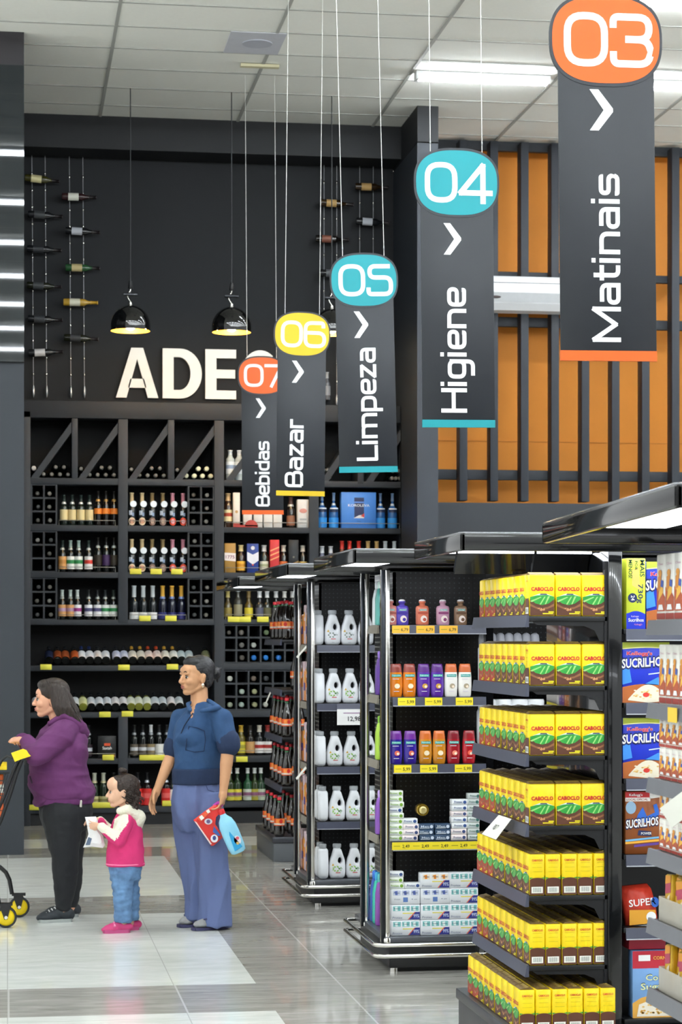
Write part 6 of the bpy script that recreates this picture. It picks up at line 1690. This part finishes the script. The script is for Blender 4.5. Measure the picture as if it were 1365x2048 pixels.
    fold = [('c', F1(100, 1447, -.07), .018, F1(128, 1432, -.09), .026), ('c', F1(128, 1432, -.09), .026, F1(158, 1450, -.07), .034), ('c', F1(100, 1447, .07), .018, F1(128, 1432, .09), .026), ('c', F1(128, 1432, .09), .026, F1(158, 1450, .07), .034),
            ('c', F1(156, 1450, -.05), .040, F1(168, 1466, 0), .036), ('c', F1(156, 1450, .05), .040, F1(168, 1466, 0), .036), ('e', F1(161, 1459), (.04, .10, .05), 0, .5), ('c', F1(142, 1446, -.05), .03, F1(162, 1466, -.03), .03)]
    blob('hood', fold, PUR, ho, .006, 3)
    pk = MB(); pk.tube([F1(60, 1553, -.175), F1(64, 1566, -.20)], .005, M('#231025', .9), 6); pk.build('pocket_opening', ho)
    hem = blob('hem_band', [('l', [(F1(128, 1607), .176, .185, 0), (F1(128, 1592), .184, .192, 0)]), ('e', F1(84, 1600), (.05, .13, .022), 0, -.35)], M('#5f2a5e', .85, noise=.1, bump=.4, bscale=12), ho, .007, 3)
    BLK = M('#14161b', .75, noise=.1, scale=8, bump=.25, bscale=10)
    lg = [('l', [(F1(130, 1660), .125, .165, 0), (F1(131, 1630), .155, .18, 0), (F1(130, 1590), .165, .18, 0)]), ('e', F1(147, 1622), (.118, .17, .125)), ('e', F1(112, 1618), (.10, .16, .10)), ('c', F1(125, 1628, -.085), .128, F1(130, 1712, -.09), .086), ('c', F1(130, 1712, -.09), .084, F1(131, 1755, -.09), .076), ('c', F1(131, 1755, -.09), .076, F1(127, 1812, -.09), .050),
          ('c', F1(136, 1628, .09), .128, F1(138, 1715, .1), .084), ('c', F1(138, 1715, .1), .082, F1(141, 1755, .1), .076), ('c', F1(141, 1755, .1), .076, F1(140, 1806, .12), .050)]
    lo = blob('leggings', lg, BLK, r, .007, 4, fold=(.004, 8, 8, 14))
    st = MB(); st.tube([F1(162, 1597, -.155), F1(161.5, 1614, -.155)], [.008, .007], M('#d6d4c8', .6), 8); st.build('white_tag', lo)
    sm_ = M('#20262c', .6, noise=.3, scale=60); so_ = M('#9aa09e', .6, noise=.1)
    for nm, (a, t) in (('n', (F1(128, 1843, -.09), F1(76, 1843, -.11))), ('f', (F1(141, 1836, .13), F1(90, 1836, .10)))):
        a.z = t.z = 0
        o = shoe(a, t, .095, .085, r, 'shoe', sm_, so_)
        lc = MB(); d = (t - a).normalized(); s = Vector((-d.y, d.x, 0))
        for q in range(4): c = a + d * (.055 + q * .018) + Vector((0, 0, .082 - q * .008)); lc.tube([c - s * .026, c + Vector((0, 0, .006)), c + s * .026], .0035, M('#dcdcdc', .6), 5)
        lc.build('laces', o)
        if nm == 'n' or True:
            pk_ = MB(); c = a + d * .03 + Vector((0, 0, .098)); pk_.ball(c, (.012, .03, .006), M('#c84a6a', .6)); pk_.build('tongue_tab', o)
woman_purple()

# ---------------------------------------------------------------- woman in blue
F2 = Frame(12.72)
def woman_blue():
    r = empty('person', (0, 0, 0), label='woman in navy short sleeved top holding two plastic packs, looking left', cat='person')
    yw = math.radians(180 + 27)      # looks left and a little towards the camera
    hc = F2(392, 1353)
    Hh, P = head(hc, .98, yw)
    neck = [('c', hc + Vector((.02, .01, -.06)), .050, F2(399, 1400), .052), ('c', F2(399, 1400), .052, F2(400, 1420), .07)]
    yb = math.radians(25)
    Rr = F2(361, 1436, .05); Ll = F2(446, 1440, -.10)      # her right shoulder is at the left of the picture
    elR = F2(346, 1505, .06); wrR = F2(315, 1578, -.02)
    elL = F2(456, 1500, -.15); wrL = F2(447, 1583, -.19)
    torso = [('l', [(F2(394, 1605), .105, .08, yb), (F2(394, 1560), .10, .075, yb), (F2(396, 1520), .10, .08, yb), (F2(399, 1475), .12, .085, yb), (F2(401, 1446), .12, .075, yb), (F2(401, 1422), .062, .052, yb)])]
    hipR, hipL = F2(372, 1610, .05), F2(414, 1610, -.05)
    legs = [('c', hipR, .05, F2(384, 1720, .05), .045), ('c', F2(384, 1720, .05), .045, F2(402, 1835, .06), .036), ('c', hipL, .05, F2(424, 1720, -.06), .045), ('c', F2(424, 1720, -.06), .045, F2(432, 1842, -.07), .036)]
    arms = [('c', Rr, .048, elR, .036), ('c', elR, .036, elR.lerp(wrR, .35), .037), ('c', elR.lerp(wrR, .35), .036, wrR, .023), ('c', Ll, .048, elL, .038), ('c', elL, .038, elL.lerp(wrL, .35), .038), ('c', elL.lerp(wrL, .35), .037, wrL, .024)]
    hands = hand(wrR, (-.42, -.15, -1), (.75, -.45, -.25), .92, .42, 1) + hand(wrL, (-.12, -.1, -1), (-.9, .25, 0), .92, .95, 1)
    feet = []
    for a, t in ((F2(402, 1845, .06), F2(358, 1845, .0)), (F2(440, 1857, -.07), F2(388, 1857, -.15))):
        a.z = .045; t.z = .03
        feet += [('c', a, .036, t, .026)]
    blob('body', Hh + neck + torso + legs + arms + hands, SK2, r, .0045, 4)
    face_parts(r, P, .98, yw, M('#9a5a52', .4), BROW, IRIS)
    R = Matrix.Rotation(yw, 3, 'Z')
    Q = lambda f, s, u: hc + R @ Vector((f, s, u))
    hp = [('e', Q(-.026, 0, .045), (.097, .082, .083), yw), ('e', Q(-.045, 0, .0), (.068, .076, .078), yw), ('e', Q(.02, 0, .083), (.058, .062, .036), yw)]
    hp += [('c', Q(-.02, .066, .03), .02, Q(-.05, .062, -.045), .018), ('c', Q(-.02, -.066, .03), .02, Q(-.05, -.062, -.045), .018)]
    hr = blob('hair', hp, HAIR2, r, .005, 3)
    blob('hair_bun', [('e', Q(-.130, 0, .018), (.038, .042, .040), yw), ('c', Q(-.13, .01, .035), .012, Q(-.165, -.01, .03), .008), ('c', Q(-.13, -.01, .03), .012, Q(-.16, .02, .045), .007), ('c', Q(-.10, 0, .01), .03, Q(-.125, 0, .012), .03), ('c', Q(-.14, 0, .0), .014, Q(-.15, .0, -.03), .008)], HAIR2, hr, .004, 1)
    er = MB()
    for s in (1, -1): er.ball(Q(.004, .083 * s, -.047), .0085, M('#f2ece0', .25, coat=.5)); er.ball(Q(.004, .084 * s, -.060), .0045, M('#d9c9a8', .25, metal=.5))
    for s in (1,): pass
    er2 = MB(); er2.ball(Q(.004, .083, -.047), .0085, M('#f2ece0', .25, coat=.5)); er2.ball(Q(.004, .084, -.060), .0045, M('#d9c9a8', .25, metal=.5)); er2.build('earring', r)
    # top
    BLU = M('#27466c', .85, noise=.2, scale=14, bump=.5, bscale=12); NVY = M('#1c2c4a', .85, noise=.12, scale=14, bump=.35, bscale=20)
    tp = [('l', [(F2(395, 1566), .146, .108, yb), (F2(396, 1540), .150, .115, yb), (F2(398, 1505), .155, .125, yb), (F2(400, 1468), .165, .128, yb), (F2(402, 1442), .150, .108, yb), (F2(402, 1426), .112, .085, yb), (F2(403, 1414), .078, .072, yb), (F2(404, 1404), .060, .062, yb)]),
          ('c', F2(382, 1424, .03), .045, Rr, .056), ('c', Rr, .060, elR.lerp(Rr, .12) + Vector((.01, 0, .01)), .054), ('c', F2(424, 1423, -.06), .05, Ll, .062), ('c', Ll, .066, F2(455, 1484, -.14), .064), ('e', F2(383, 1476, -.07), (.09, .08, .075))]
    to = blob('top', tp, BLU, r, .0065, 4, fold=(.008, 7, 7, 6))
    zb1 = F2(396, 1536).z
    blob('waistband', [('l', [(F2(395, 1568), .155, .120, yb), (F2(396, 1550), .160, .127, yb), (F2(396, 1536), .160, .128, yb)])], NVY, to, .0065, 3)
    blob('sleeve_cuff', [('c', F2(456.5, 1481, -.14), .070, F2(457.5, 1490, -.145), .070)], NVY, to, .006, 2)
    blob('sleeve_cuff', [('c', elR.lerp(Rr, .22), .063, elR.lerp(Rr, .08), .061)], NVY, to, .006, 2)
    blob('collar', [('c', F2(420, 1403, -.05), .014, F2(436, 1416, -.11), .020), ('c', F2(436, 1416, -.11), .020, F2(404, 1422, -.165), .013), ('c', F2(376, 1408, -.03), .012, F2(380, 1420, -.12), .014), ('c', F2(420, 1403, -.05), .014, F2(404, 1398, .05), .013), ('c', F2(404, 1398, .05), .013, F2(376, 1408, -.03), .012)], BLU, to, .0045, 2)
    def surf(px, py, out=.003):
        """a point on the front of the top: march a ray from the camera side to the cloth"""
        o_ = Vector((0, 0, CAMH)); q = F2(px, py, 0); d = (q - o_).normalized()
        ok, loc, nrm, _ = to.ray_cast(o_ + d * 10, d)
        return (loc + nrm * out) if ok else q
    bpy.context.view_layer.update()
    pl_ = MB(); pl_.tube([surf(386, 1427), surf(377, 1440), surf(369, 1452), surf(363, 1467)], .0028, M('#101a30', .8), 6); pl_.build('placket', to)
    pk = MB(); PP = [(378, 1453), (374, 1480), (372, 1500), (390, 1504), (408, 1502), (411, 1480), (409, 1462), (395, 1456)]
    pk.tube([surf(*p) for p in PP], .0026, NVY, 6, closed=True); pk.build('pocket_seam', to)
    # trousers
    PT = M('#5c6a94', .85, noise=.12, scale=6, bump=.45, bscale=7, stretch=(1, 1, .35))
    tr_ = [('l', [(F2(395, 1662), .105, .08, yb), (F2(394, 1632), .143, .115, yb), (F2(393, 1603), .154, .125, yb), (F2(394, 1580), .147, .116, yb), (F2(394, 1562), .140, .105, yb)]),
           ('l', [(F2(377, 1585, .04), .06, .08, yb), (F2(374, 1615, .045), .084, .10, yb), (F2(376, 1650, .045), .086, .094, yb), (F2(379, 1690, .045), .080, .085, yb), (F2(388, 1740, .05), .075, .08, yb), (F2(398, 1800, .055), .072, .085, yb), (F2(399, 1838, .055), .085, .09, yb)][::-1]),
           ('l', [(F2(413, 1585, -.04), .07, .08, yb), (F2(416, 1615, -.05), .086, .10, yb), (F2(421, 1680, -.055), .098, .09, yb), (F2(427, 1740, -.06), .098, .09, yb), (F2(430, 1800, -.07), .090, .095, yb), (F2(430, 1852, -.07), .096, .105, yb)][::-1])]
    pt = blob('trousers', tr_, PT, r, .007, 4, fold=(.012, 10, 10, 2.6))
    paint(to, SK2, lambda c: c.y < F2.Y - .04 and (lambda q: q[1] > -.02 and abs(q[0]) < .026 - .024 * (q[1] + .02) / .12 and q[1] < .10)((c.x - F2(385, 1400).x - (F2(387, 1400).z - c.z) * -.12, F2(387, 1402).z - c.z)))
    dr = MB(); bpy.context.view_layer.update()
    def surf2(px, py):
        o_ = Vector((0, 0, CAMH)); q = F2(px, py, 0); d = (q - o_).normalized(); ok, loc, nrm, _ = pt.ray_cast(o_ + d * 10, d)
        return (loc + nrm * .002) if ok else q
    dr.tube([surf2(412, 1570), surf2(416, 1580), surf2(427, 1584), surf2(436, 1583)], .0022, M('#434f78', .8), 5); dr.build('pocket_seam', pt)
    sock = M('#9a9c9c', .9, noise=.15, scale=40, bump=.3, bscale=60); flip = M('#3a3a5c', .6)
    for a, t, in ((F2(400, 1847, .06), F2(360, 1847, .02)), (F2(436, 1860, -.08), F2(389, 1860, -.13))):
        a.z = t.z = 0; d = (t - a).normalized(); s = Vector((-d.y, d.x, 0)); ang = math.atan2(d.y, d.x)
        o = blob('sock', [('c', a + Vector((0, 0, .05)), .034, a + d * .07 + Vector((0, 0, .043)), .030), ('c', a + d * .07 + Vector((0, 0, .042)), .032, t - d * .02 + Vector((0, 0, .034)), .022), ('e', a - d * .015 + Vector((0, 0, .042)), (.04, .034, .03), ang), ('e', t - d * .04 + Vector((0, 0, .033)), (.045, .042, .018), ang)], sock, r, .005, 2)
        f = MB(); cen = (a - d * .05 + t + d * .01) / 2; LL = (t - a).length + .07
        prof = [(-.5, .30), (-.42, .42), (0, .38), (.30, .5), (.43, .44), (.5, .2), (.5, -.2), (.43, -.44), (.30, -.5), (0, -.38), (-.42, -.42), (-.5, -.30)]
        f.prism([(p_.x, p_.y) for p_ in rounded([(p_[0] * LL, p_[1] * .092) for p_ in prof], .02, True, 3)], (cen.x, cen.y, .002), d, s, .016, flip, True)
        f.tube([a + d * .05 + s * .045 + Vector((0, 0, .02)), a + d * .085 + s * .03 + Vector((0, 0, .068)), t - d * .05 + Vector((0, 0, .056)), a + d * .085 - s * .03 + Vector((0, 0, .068)), a + d * .05 - s * .045 + Vector((0, 0, .02))], .006, flip, 6)
        f.build('flip_flop', r)
woman_blue()
# what she carries
hb = F2(446, 1606, -.19)
def frame_pts(px0, py0, px1, py1, dy):
    a, b = F2(px0, py0, dy), F2(px1, py1, dy); V = (a - b).normalized(); N = Vector((0, -1, 0)); U = V.cross(N).normalized() * 1
    if U.x < 0: U = -U
    return a, b, U, V, (a - b).length
# light blue bottle, neck towards the hand
a, b, U, V, Ln = frame_pts(441, 1618, 477, 1702, -.245)
mb_ = MB(); lbm = M('#8fd3ee', .3, noise=.08, scale=14, coat=.3)
rings = [(0, .030, .02), (.008, .044, .030), (.04, .050, .034), (.12, .052, .036), (.17, .050, .035), (.205, .040, .030), (.228, .022, .02), (.245, .015, .015)]
lbz = loft_bottle(rings, lbm, 24)
Rm = Matrix((U, (U.cross(V)) * -1, V)).transposed()
org = b - V * .01
def lay(mb, R, o): mb.v = [tuple(R @ Vector(v) + o) for v in mb.v]; return mb
cpb = MB(); cpb.lathe([(.018, .243), (.019, .247), (.019, .268), (.016, .272)], M('#d32a30', .35), 14)
lbl = MB(); yb_ = -.0372
lbl.disc((0, yb_, 0), U_, V_, .018, .075, .020, .026, M('#e8e4ec', .5), 16); lbl.disc((0, yb_ - .0005, 0), U_, V_, .022, .085, .010, .010, M('#c05060', .5), 10); lbl.disc((0, yb_ - .0005, 0), U_, V_, .012, .058, .008, .009, M('#e0c070', .5), 10)
lbl.shape((0, yb_, 0), U_, V_, [(-.022, .02), (.03, .03), (-.006, .14), (-.014, .12)], M('#2f9fd6', .35))
lay(lbz, Rm, org); lay(cpb, Rm, org); lay(lbl, Rm, org)
bo = lbz.build('softener_bottle', label='light blue plastic bottle hanging from the hand of the woman in navy', cat='bottle')
cpb.build('cap', bo); lbl.build('label', bo)
# red refill pack
a, b, U, V, Ln = frame_pts(424, 1617, 424 - 0, 1692, -.19)
mb_ = MB(); redm = M('#d82e28', .3, noise=.08, coat=.3)
def fp(px, py, d=0.): return F2(px, py, -.205 + d)
out = [(431, 1608), (440, 1612), (444, 1622), (433, 1632), (431, 1648), (441, 1664), (446, 1675), (428, 1691), (423, 1692), (404, 1664), (387, 1640), (410, 1622)]
fr = [fp(*p) for p in out]; bk = [fp(p[0], p[1], .055) for p in out]; n = len(out)
mid = sum(fr, Vector()) / n
frp = [p + Vector((0, -.008, 0)) + (mid - p) * .12 for p in fr]
mb_.add(frp, [tuple(range(n))], redm, True); mb_.add(fr + frp, [(i, (i + 1) % n, n + (i + 1) % n, n + i) for i in range(n)], redm, True)
mb_.add(fr + bk, [(i, n + i, n + (i + 1) % n, (i + 1) % n) for i in range(n)], redm); mb_.add(bk, [tuple(reversed(range(n)))], redm)
ro = mb_.build('refill_pack', label='red detergent refill pack with white round marks beside the light blue bottle', cat='refill pack')
dd_ = MB(); f = lambda pts, m, k=.0165: dd_.poly([fp(p[0], p[1], -k) for p in pts], m)
def ell(cx, cy, rx, ry, m, k=.0165): f([(cx + rx * math.cos(2 * PI * i / 16), cy + ry * math.sin(2 * PI * i / 16)) for i in range(16)], m, k)
f([(394, 1637), (415, 1621), (421, 1624), (402, 1643)], M('#e8603a', .4)); f([(398, 1634), (404, 1630), (409, 1636), (403, 1641)], WHT, .018); f([(412, 1622), (418, 1618), (421, 1624), (416, 1627)], WHT, .018)
ell(417, 1643, 8, 6, M('#d8d4dc', .4)); ell(417, 1643, 4, 4, M('#6a5a8a', .4), .018); ell(429, 1677, 7.5, 8, M('#ece8ee', .4)); ell(429, 1676, 3.5, 4.5, M('#3a4a8a', .4), .018)
f([(428, 1652), (432, 1658), (442, 1671), (437, 1672), (426, 1664)], M('#3a5aa0', .4))
f([(389, 1642), (393, 1644), (424, 1688), (421, 1689)], M('#e8d0cc', .4), .0172)
dd_.build('front_print', ro)
hc_ = MB(); hc_.tube([fp(428, 1612, .01), fp(436, 1605, .0), fp(445, 1612, .0)], .010, M('#a8309a', .35), 8); hc_.build('purple_cap', ro)

# ---------------------------------------------------------------- toddler
F3 = Frame(12.62)
def toddler():
    r = empty('person', (0, 0, 0), label='toddler in pink fleece jacket and jeans holding a white bag', cat='person')
    yw = PI; hc = F3(245, 1583)
    k = .82
    Hh, P = head(hc, k, yw)
    Hh += [('e', P(.07, .03, -.045), (.026, .024, .026)), ('e', P(.07, -.03, -.045), (.026, .024, .026)), ('e', P(.055, 0, .05), (.045, .055, .045))]
    neck = [('c', hc + Vector((.02, 0, -.05)), .036, F3(254, 1628), .04)]
    torso = [('l', [(F3(250, 1735), .07, .06, 0), (F3(250, 1700), .07, .06, 0), (F3(252, 1660), .07, .06, 0), (F3(254, 1632), .04, .045, 0)])]
    sn, sf = F3(252, 1645, -.085), F3(248, 1645, .085); en, ef = F3(237, 1680, -.10), F3(226, 1668, .08); wn, wf = F3(200, 1652, -.07), F3(197, 1640, .04)
    arms = [('c', sn, .03, en, .027), ('c', en, .026, wn, .018), ('c', sf, .03, ef, .026), ('c', ef, .025, wf, .018)]
    hands = hand(wn, (-1, .2, .08), (0, .9, .2), .55, .7, 1) + hand(wf, (-1, -.1, .05), (0, -.6, -.8), .55, .6, -1)
    legs = [('c', F3(246, 1740, -.04), .04, F3(246, 1850, -.045), .03), ('c', F3(256, 1740, .05), .04, F3(259, 1845, .05), .03)]
    blob('body', Hh + neck + torso + arms + hands + legs, SKC, r, .0042, 3)
    face_parts(r, P, k, yw, M('#c88078', .4), M('#4a3428', .7), IRIS)
    rnd = random.Random(5)
    hp = [('e', P(-.026, 0, .042), (.082, .072, .070)), ('e', P(-.05, 0, -.005), (.062, .068, .068)), ('e', P(.02, 0, .085), (.045, .05, .026))]
    for q in range(26):
        a_ = rnd.uniform(-1, 1); c = P(-.05 - .055 * rnd.random(), a_ * .075, -.02 - .10 * rnd.random()); hp.append(('e', c, (.016, .016, .02)))
    hr = blob('hair', hp, HAIR3, r, .005, 1)
    cur = MB()
    for q in range(70):
        a_ = rnd.uniform(-1, 1); s = -1 if rnd.random() < .7 else 1
        st = P(rnd.uniform(-.09, .0), s * rnd.uniform(.05, .083), rnd.uniform(-.03, .06)); pts = []
        for i in range(16):
            t = i / 15; pts.append(st + Vector((.050 * t + .008 * math.cos(t * 14 + q), s * -.0 + .008 * math.sin(t * 14 + q) + s * -.006 * t, -.085 * t)))
        cur.tube(pts, [.003] * 12 + [.0026, .002, .0014, .0008], HAIR3, 5)
    cur.build('curls', hr)
    blob('top_knot', [('e', P(-.0, 0, .148), (.022, .022, .017)), ('e', P(.012, .0, .155), (.014, .014, .012)), ('c', P(-.0, 0, .12), .012, P(0, 0, .14), .014), ('e', P(-.018, 0, .146), (.014, .014, .014))], HAIR3, hr, .004, 1)
    PNK = M('#cf3270', .85, noise=.1, scale=10, bump=.4, bscale=22); CRM = M('#ece8d6', .95, noise=.06, scale=30, bump=.8, bscale=70)
    jk = [('l', [(F3(251, 1731), .112, .10, 0), (F3(251, 1705), .108, .098, 0), (F3(251, 1670), .100, .09, 0), (F3(253, 1640), .08, .08, 0), (F3(254, 1624), .05, .055, 0)]),
          ('c', sn, .045, en, .042), ('c', sf, .045, ef, .040), ('c', en, .040, en.lerp(wn, .9), .028), ('c', ef, .038, ef.lerp(wf, .9), .028), ('c', sn, .045, sn + Vector((0, .05, .01)), .045), ('c', sf, .045, sf + Vector((0, -.05, .01)), .045)]
    jo = blob('jacket', jk, PNK, r, .006, 4, fold=(.006, 9, 9, 9))
    z1 = F3(250, 1620).z
    ax = (en - sn).normalized()
    def cream(c):
        # front half of the near sleeve and the far sleeve's forearm
        if c.x < sn.x + .01 and c.y < F3.Y - .04:
            t = (c - sn).dot(ax); d_ = c - (sn + ax * t)
            if -.0 < t < (en - sn).length * .98 and d_.x < -.006 and c.x < F3(248, 0).x: return True
            f_ = (wn - en).normalized(); t2 = (c - en).dot(f_)
            if t2 > .01 and (c - (en + f_ * t2)).z > -.008: return True
        if c.y > F3.Y + .03:
            f_ = (wf - ef).normalized(); t2 = (c - ef).dot(f_)
            if t2 > .0: return True
        return False
    paint(jo, CRM, cream)
    blob('jacket_hood', [('c', F3(240, 1622, -.045), .022, F3(256, 1618, -.06), .028), ('c', F3(240, 1622, .045), .022, F3(256, 1618, .06), .028), ('c', F3(256, 1618, -.06), .03, F3(278, 1634, -.03), .04), ('c', F3(256, 1618, .06), .03, F3(278, 1634, .03), .04), ('e', F3(276, 1638), (.042, .07, .055), 0, .3), ('c', F3(280, 1636, 0), .036, F3(277, 1656, 0), .022), ('e', F3(268, 1630), (.045, .07, .04))], CRM, jo, .0055, 2)
    hm = MB(); hz = F3(251, 1731).z + .012; hm.lathe([(.1, hz - .004), (.102, hz), (.1, hz + .004)], M('#f07aa4', .8), 32, (F3(251, 1731).x, F3.Y, 0), sx=1.125, sy=1.01, cap=False); hm.build('hem_stitching', jo)
    JN = M('#5d7fa6', .85, noise=.4, scale=22, bump=.5, bscale=18)
    blob('jeans', [('l', [(F3(251, 1760), .085, .085, 0), (F3(251, 1738), .095, .092, 0), (F3(251, 1722), .095, .09, 0)]), ('l', [(F3(247, 1846, -.045), .050, .05, 0), (F3(246, 1800, -.045), .053, .055, 0), (F3(245, 1745, -.045), .066, .062, 0)]), ('l', [(F3(262, 1842, .05), .046, .048, 0), (F3(261, 1800, .05), .05, .055, 0), (F3(257, 1745, .045), .064, .062, 0)])], JN, r, .006, 2, fold=(.009, 10, 10, 26))
    pm_ = M('#c23a72', .55, noise=.1); ps = M('#b54a7c', .6)
    for a, t in ((F3(244, 1866, -.05), F3(206, 1866, -.06)), (F3(262, 1858, .06), F3(226, 1858, .04))):
        a.z = t.z = 0
        o = shoe(a, t, .065, .062, r, 'shoe', pm_, ps)
        sb_ = MB(); d = (t - a).normalized(); s = Vector((-d.y, d.x, 0)); c = a + d * .045 + Vector((0, 0, .05)); sb_.tube([c - s * .028 - Vector((0, 0, .012)), c + Vector((0, 0, .01)), c + s * .028 - Vector((0, 0, .012))], .007, M('#e88ab0', .6), 6); sb_.build('strap', o)
toddler()
# white bag in the toddler's hands
bg = MB(); bm_ = M('#e9e9ea', .35, noise=.05, bump=.6, bscale=14)
key = [(170, 1634), (192, 1633), (196, 1642), (194, 1655), (206, 1672), (210, 1690), (206, 1696), (184, 1693), (166, 1695), (172, 1684), (177, 1668), (174, 1650)]
fr = [F3(p[0], p[1], -.035) for p in key]; bk = [F3(p[0], p[1], .02) for p in key]; n = len(key); mid = sum(fr, Vector()) / n
f2 = [p.lerp(mid, .3) + Vector((0, -.016, 0)) for p in fr]; b2_ = [p.lerp(mid, .3) + Vector((0, .046, 0)) for p in fr]
bg.add(f2, [tuple(range(n))], bm_, True); bg.add(fr + f2, [(i, (i + 1) % n, n + (i + 1) % n, n + i) for i in range(n)], bm_, True)
bg.add(fr + bk, [(i, n + i, n + (i + 1) % n, (i + 1) % n) for i in range(n)], bm_, True); bg.add(bk + b2_, [(i, n + i, n + (i + 1) % n, (i + 1) % n) for i in range(n)], bm_, True); bg.add(b2_, [tuple(reversed(range(n)))], bm_, True)
bgo = bg.build('plastic_bag', label='crumpled white plastic snack bag held by the toddler', cat='bag')
g = MB(); g.poly([F3(p[0], p[1], -.053) for p in ((171, 1690), (177, 1674), (184, 1677), (180, 1690))], M('#55657c', .5)); g.build('printed_patch', bgo)

# ---------------------------------------------------------------- shopping trolley
FT = Frame(13.12)
def trolley():
    r = empty('shopping_trolley', (0, 0, 0), label='black shopping trolley with yellow handle and yellow wheels', cat='trolley')
    T_m = M('#17181a', .4, noise=.1); YW_ = M('#f2d21c', .45, noise=.05); RB = M('#2c2e30', .7)
    yn, yf = -.24, .24
    hd = MB(); a, b = FT(40, 1512, yn), FT(40, 1512, yf)
    hd.tube([a, b], .013, YW_, 10); hd.build('handle', r)
    for dy in (yn, yf):
        e = MB(); pts = [(23, 1506), (46, 1498), (53, 1501), (57, 1508), (61, 1512), (52, 1515), (42, 1518), (30, 1523)]
        c = FT(40, 1510, dy)
        e.prism([((p[0] - 40) * .003, (1510 - p[1]) * .003) for p in pts], (c.x, c.y + .02, c.z), U_, V_, .04, YW_); e.build('handle_end', r)
    for dy in (yn, yf):
        f = MB()
        f.tube([FT(44, 1520, dy), FT(34, 1545, dy), FT(20, 1590, dy), FT(2, 1640, dy), FT(-40, 1740, dy), FT(-30, 1760, dy)], .011, T_m, 8)
        f.tube([FT(36, 1522, dy), FT(26, 1545, dy), FT(10, 1590, dy), FT(-12, 1640, dy)], .009, T_m, 8)
        f.tube([FT(52, 1520, dy), FT(51, 1530, dy)], .008, T_m, 8)
        f.tube([FT(26, 1516, dy), FT(14, 1512, dy), FT(4, 1520, dy), FT(-8, 1545, dy), FT(-40, 1640, dy)], .008, T_m, 8)
        f.build('side_frame', r)
        ox, oy = (0, 0) if dy > 0 else (-26, 20)
        l = MB(); l.tube([FT(-70 + ox, 1700 + oy, dy), FT(-30 + ox, 1718 + oy, dy), FT(0 + ox, 1734 + oy, dy), FT(12 + ox, 1745 + oy, dy), FT(19 + ox, 1760 + oy, dy), FT(24 + ox, 1788 + oy, dy)], .013, T_m, 8); l.build('leg', r)
    # basket
    bs = MB(); wm = M('#3a3c3e', .35, metal=.6)
    for dy in (yn + .02, yf - .02):
        for q in range(7): t = q / 6; bs.tube([FT(18 - 14 * t, 1546 + 90 * t, dy), FT(-270 + 40 * t, 1560 + 75 * t, dy * .8)], .0028, wm, 5)
        for q in range(14): bs.tube([FT(10 - q * 20, 1548 + q * .9, dy), FT(-12 - q * 17, 1640, dy * .95)], .0028, wm, 5)
    for q in range(12):
        y_ = yn + .03 + q * (yf - yn - .06) / 11; bs.tube([FT(-10, 1638, y_), FT(-235, 1636, y_)], .0028, wm, 5); bs.tube([FT(-270, 1560, y_), FT(-235, 1636, y_)], .0028, wm, 5)
        bs.tube([FT(15, 1550, y_), FT(-8, 1636, y_)], .0028, wm, 5)
    bs.tube([FT(18, 1546, yn), FT(-270, 1558, yn * .8), FT(-270, 1558, yf * .8), FT(18, 1546, yf)], .006, wm, 7, closed=True)
    bs.build('basket', r)
    fl = MB(); c0, c1 = FT(14, 1536, yn + .02), FT(-40, 1538, yn + .02)
    fl.rbox(c1.x, c0.x, FT.Y + yn + .02, FT.Y + yf - .02, c0.z - .012, c0.z + .012, YW_, .004); fl.build('child_seat_flap', r)
    ch = MB(); ch.tube([FT(-220, 1700, yn), FT(-70, 1700, yn), FT(-70, 1700, yf), FT(-220, 1700, yf)], .011, T_m, 8); 
    ch.tube([FT(-40, 1740, yn), FT(-70, 1700, yn)], .011, T_m, 8); ch.tube([FT(-40, 1740, yf), FT(-70, 1700, yf)], .011, T_m, 8); ch.tube([FT(-12, 1640, yn), FT(-70, 1700, yn)], .011, T_m, 8); ch.tube([FT(-12, 1640, yf), FT(-70, 1700, yf)], .011, T_m, 8); ch.build('chassis', r)
    for (px, py, Y) in ((12, 1831, FT.Y - .24), (38.5, 1811, FT.Y + .24), (-228, 1831, FT.Y - .2), (-215, 1811, FT.Y + .2)):
        c = at_y(px, py, Y); R = .063; c.z = R
        w = MB(); w.lathe([(R * .80, -.014), (R * .97, -.014), (R, -.008), (R, .008), (R * .97, .014), (R * .80, .014)], RB, 28, (c.x, c.y, c.z), axis='y', cap=False)
        w.lathe([(.0, -.011), (R * .80, -.011), (R * .82, 0), (R * .80, .011), (0, .011)], YW_, 28, (c.x, c.y, c.z), axis='y', cap=False)
        wo = w.build('wheel', r)
        h = MB(); h.lathe([(.010, -.026), (.012, -.020), (.012, .020), (.010, .026)], CHROME, 12, (c.x, c.y, c.z), axis='y'); h.build('axle', wo)
        k = MB()
        for s in (-1, 1): k.prism([(-.006, -.012), (.012, -.012), (.030, .06), (.020, .072), (-.028, .072), (-.030, .058)], (c.x - .004, c.y + s * .020 + .002, c.z), U_, V_, .004, T_m)
        k.box(c.x - .045, c.x + .038, c.y - .03, c.y + .03, c.z + .070, c.z + .082, T_m); k.build('castor_fork', r)
    return r
trolley()
pkg = MB(); c = FT(-10, 1578, -.05)
pkg.rbox(c.x - .09, c.x + .05, c.y - .06, c.y + .06, FT(0, 1634).z, c.z + .09, M('#d8683a', .4, noise=.15, scale=12, bump=.3), .012, 2)
po_ = pkg.build('grocery_pack', label='orange grocery pack in the trolley at the left edge', cat='grocery pack')
pkl = MB(); pkl.box(c.x - .05, c.x + .051, c.y - .061, c.y + .04, c.z - .02, c.z + .03, WHT); pkl.build('white_label', po_)
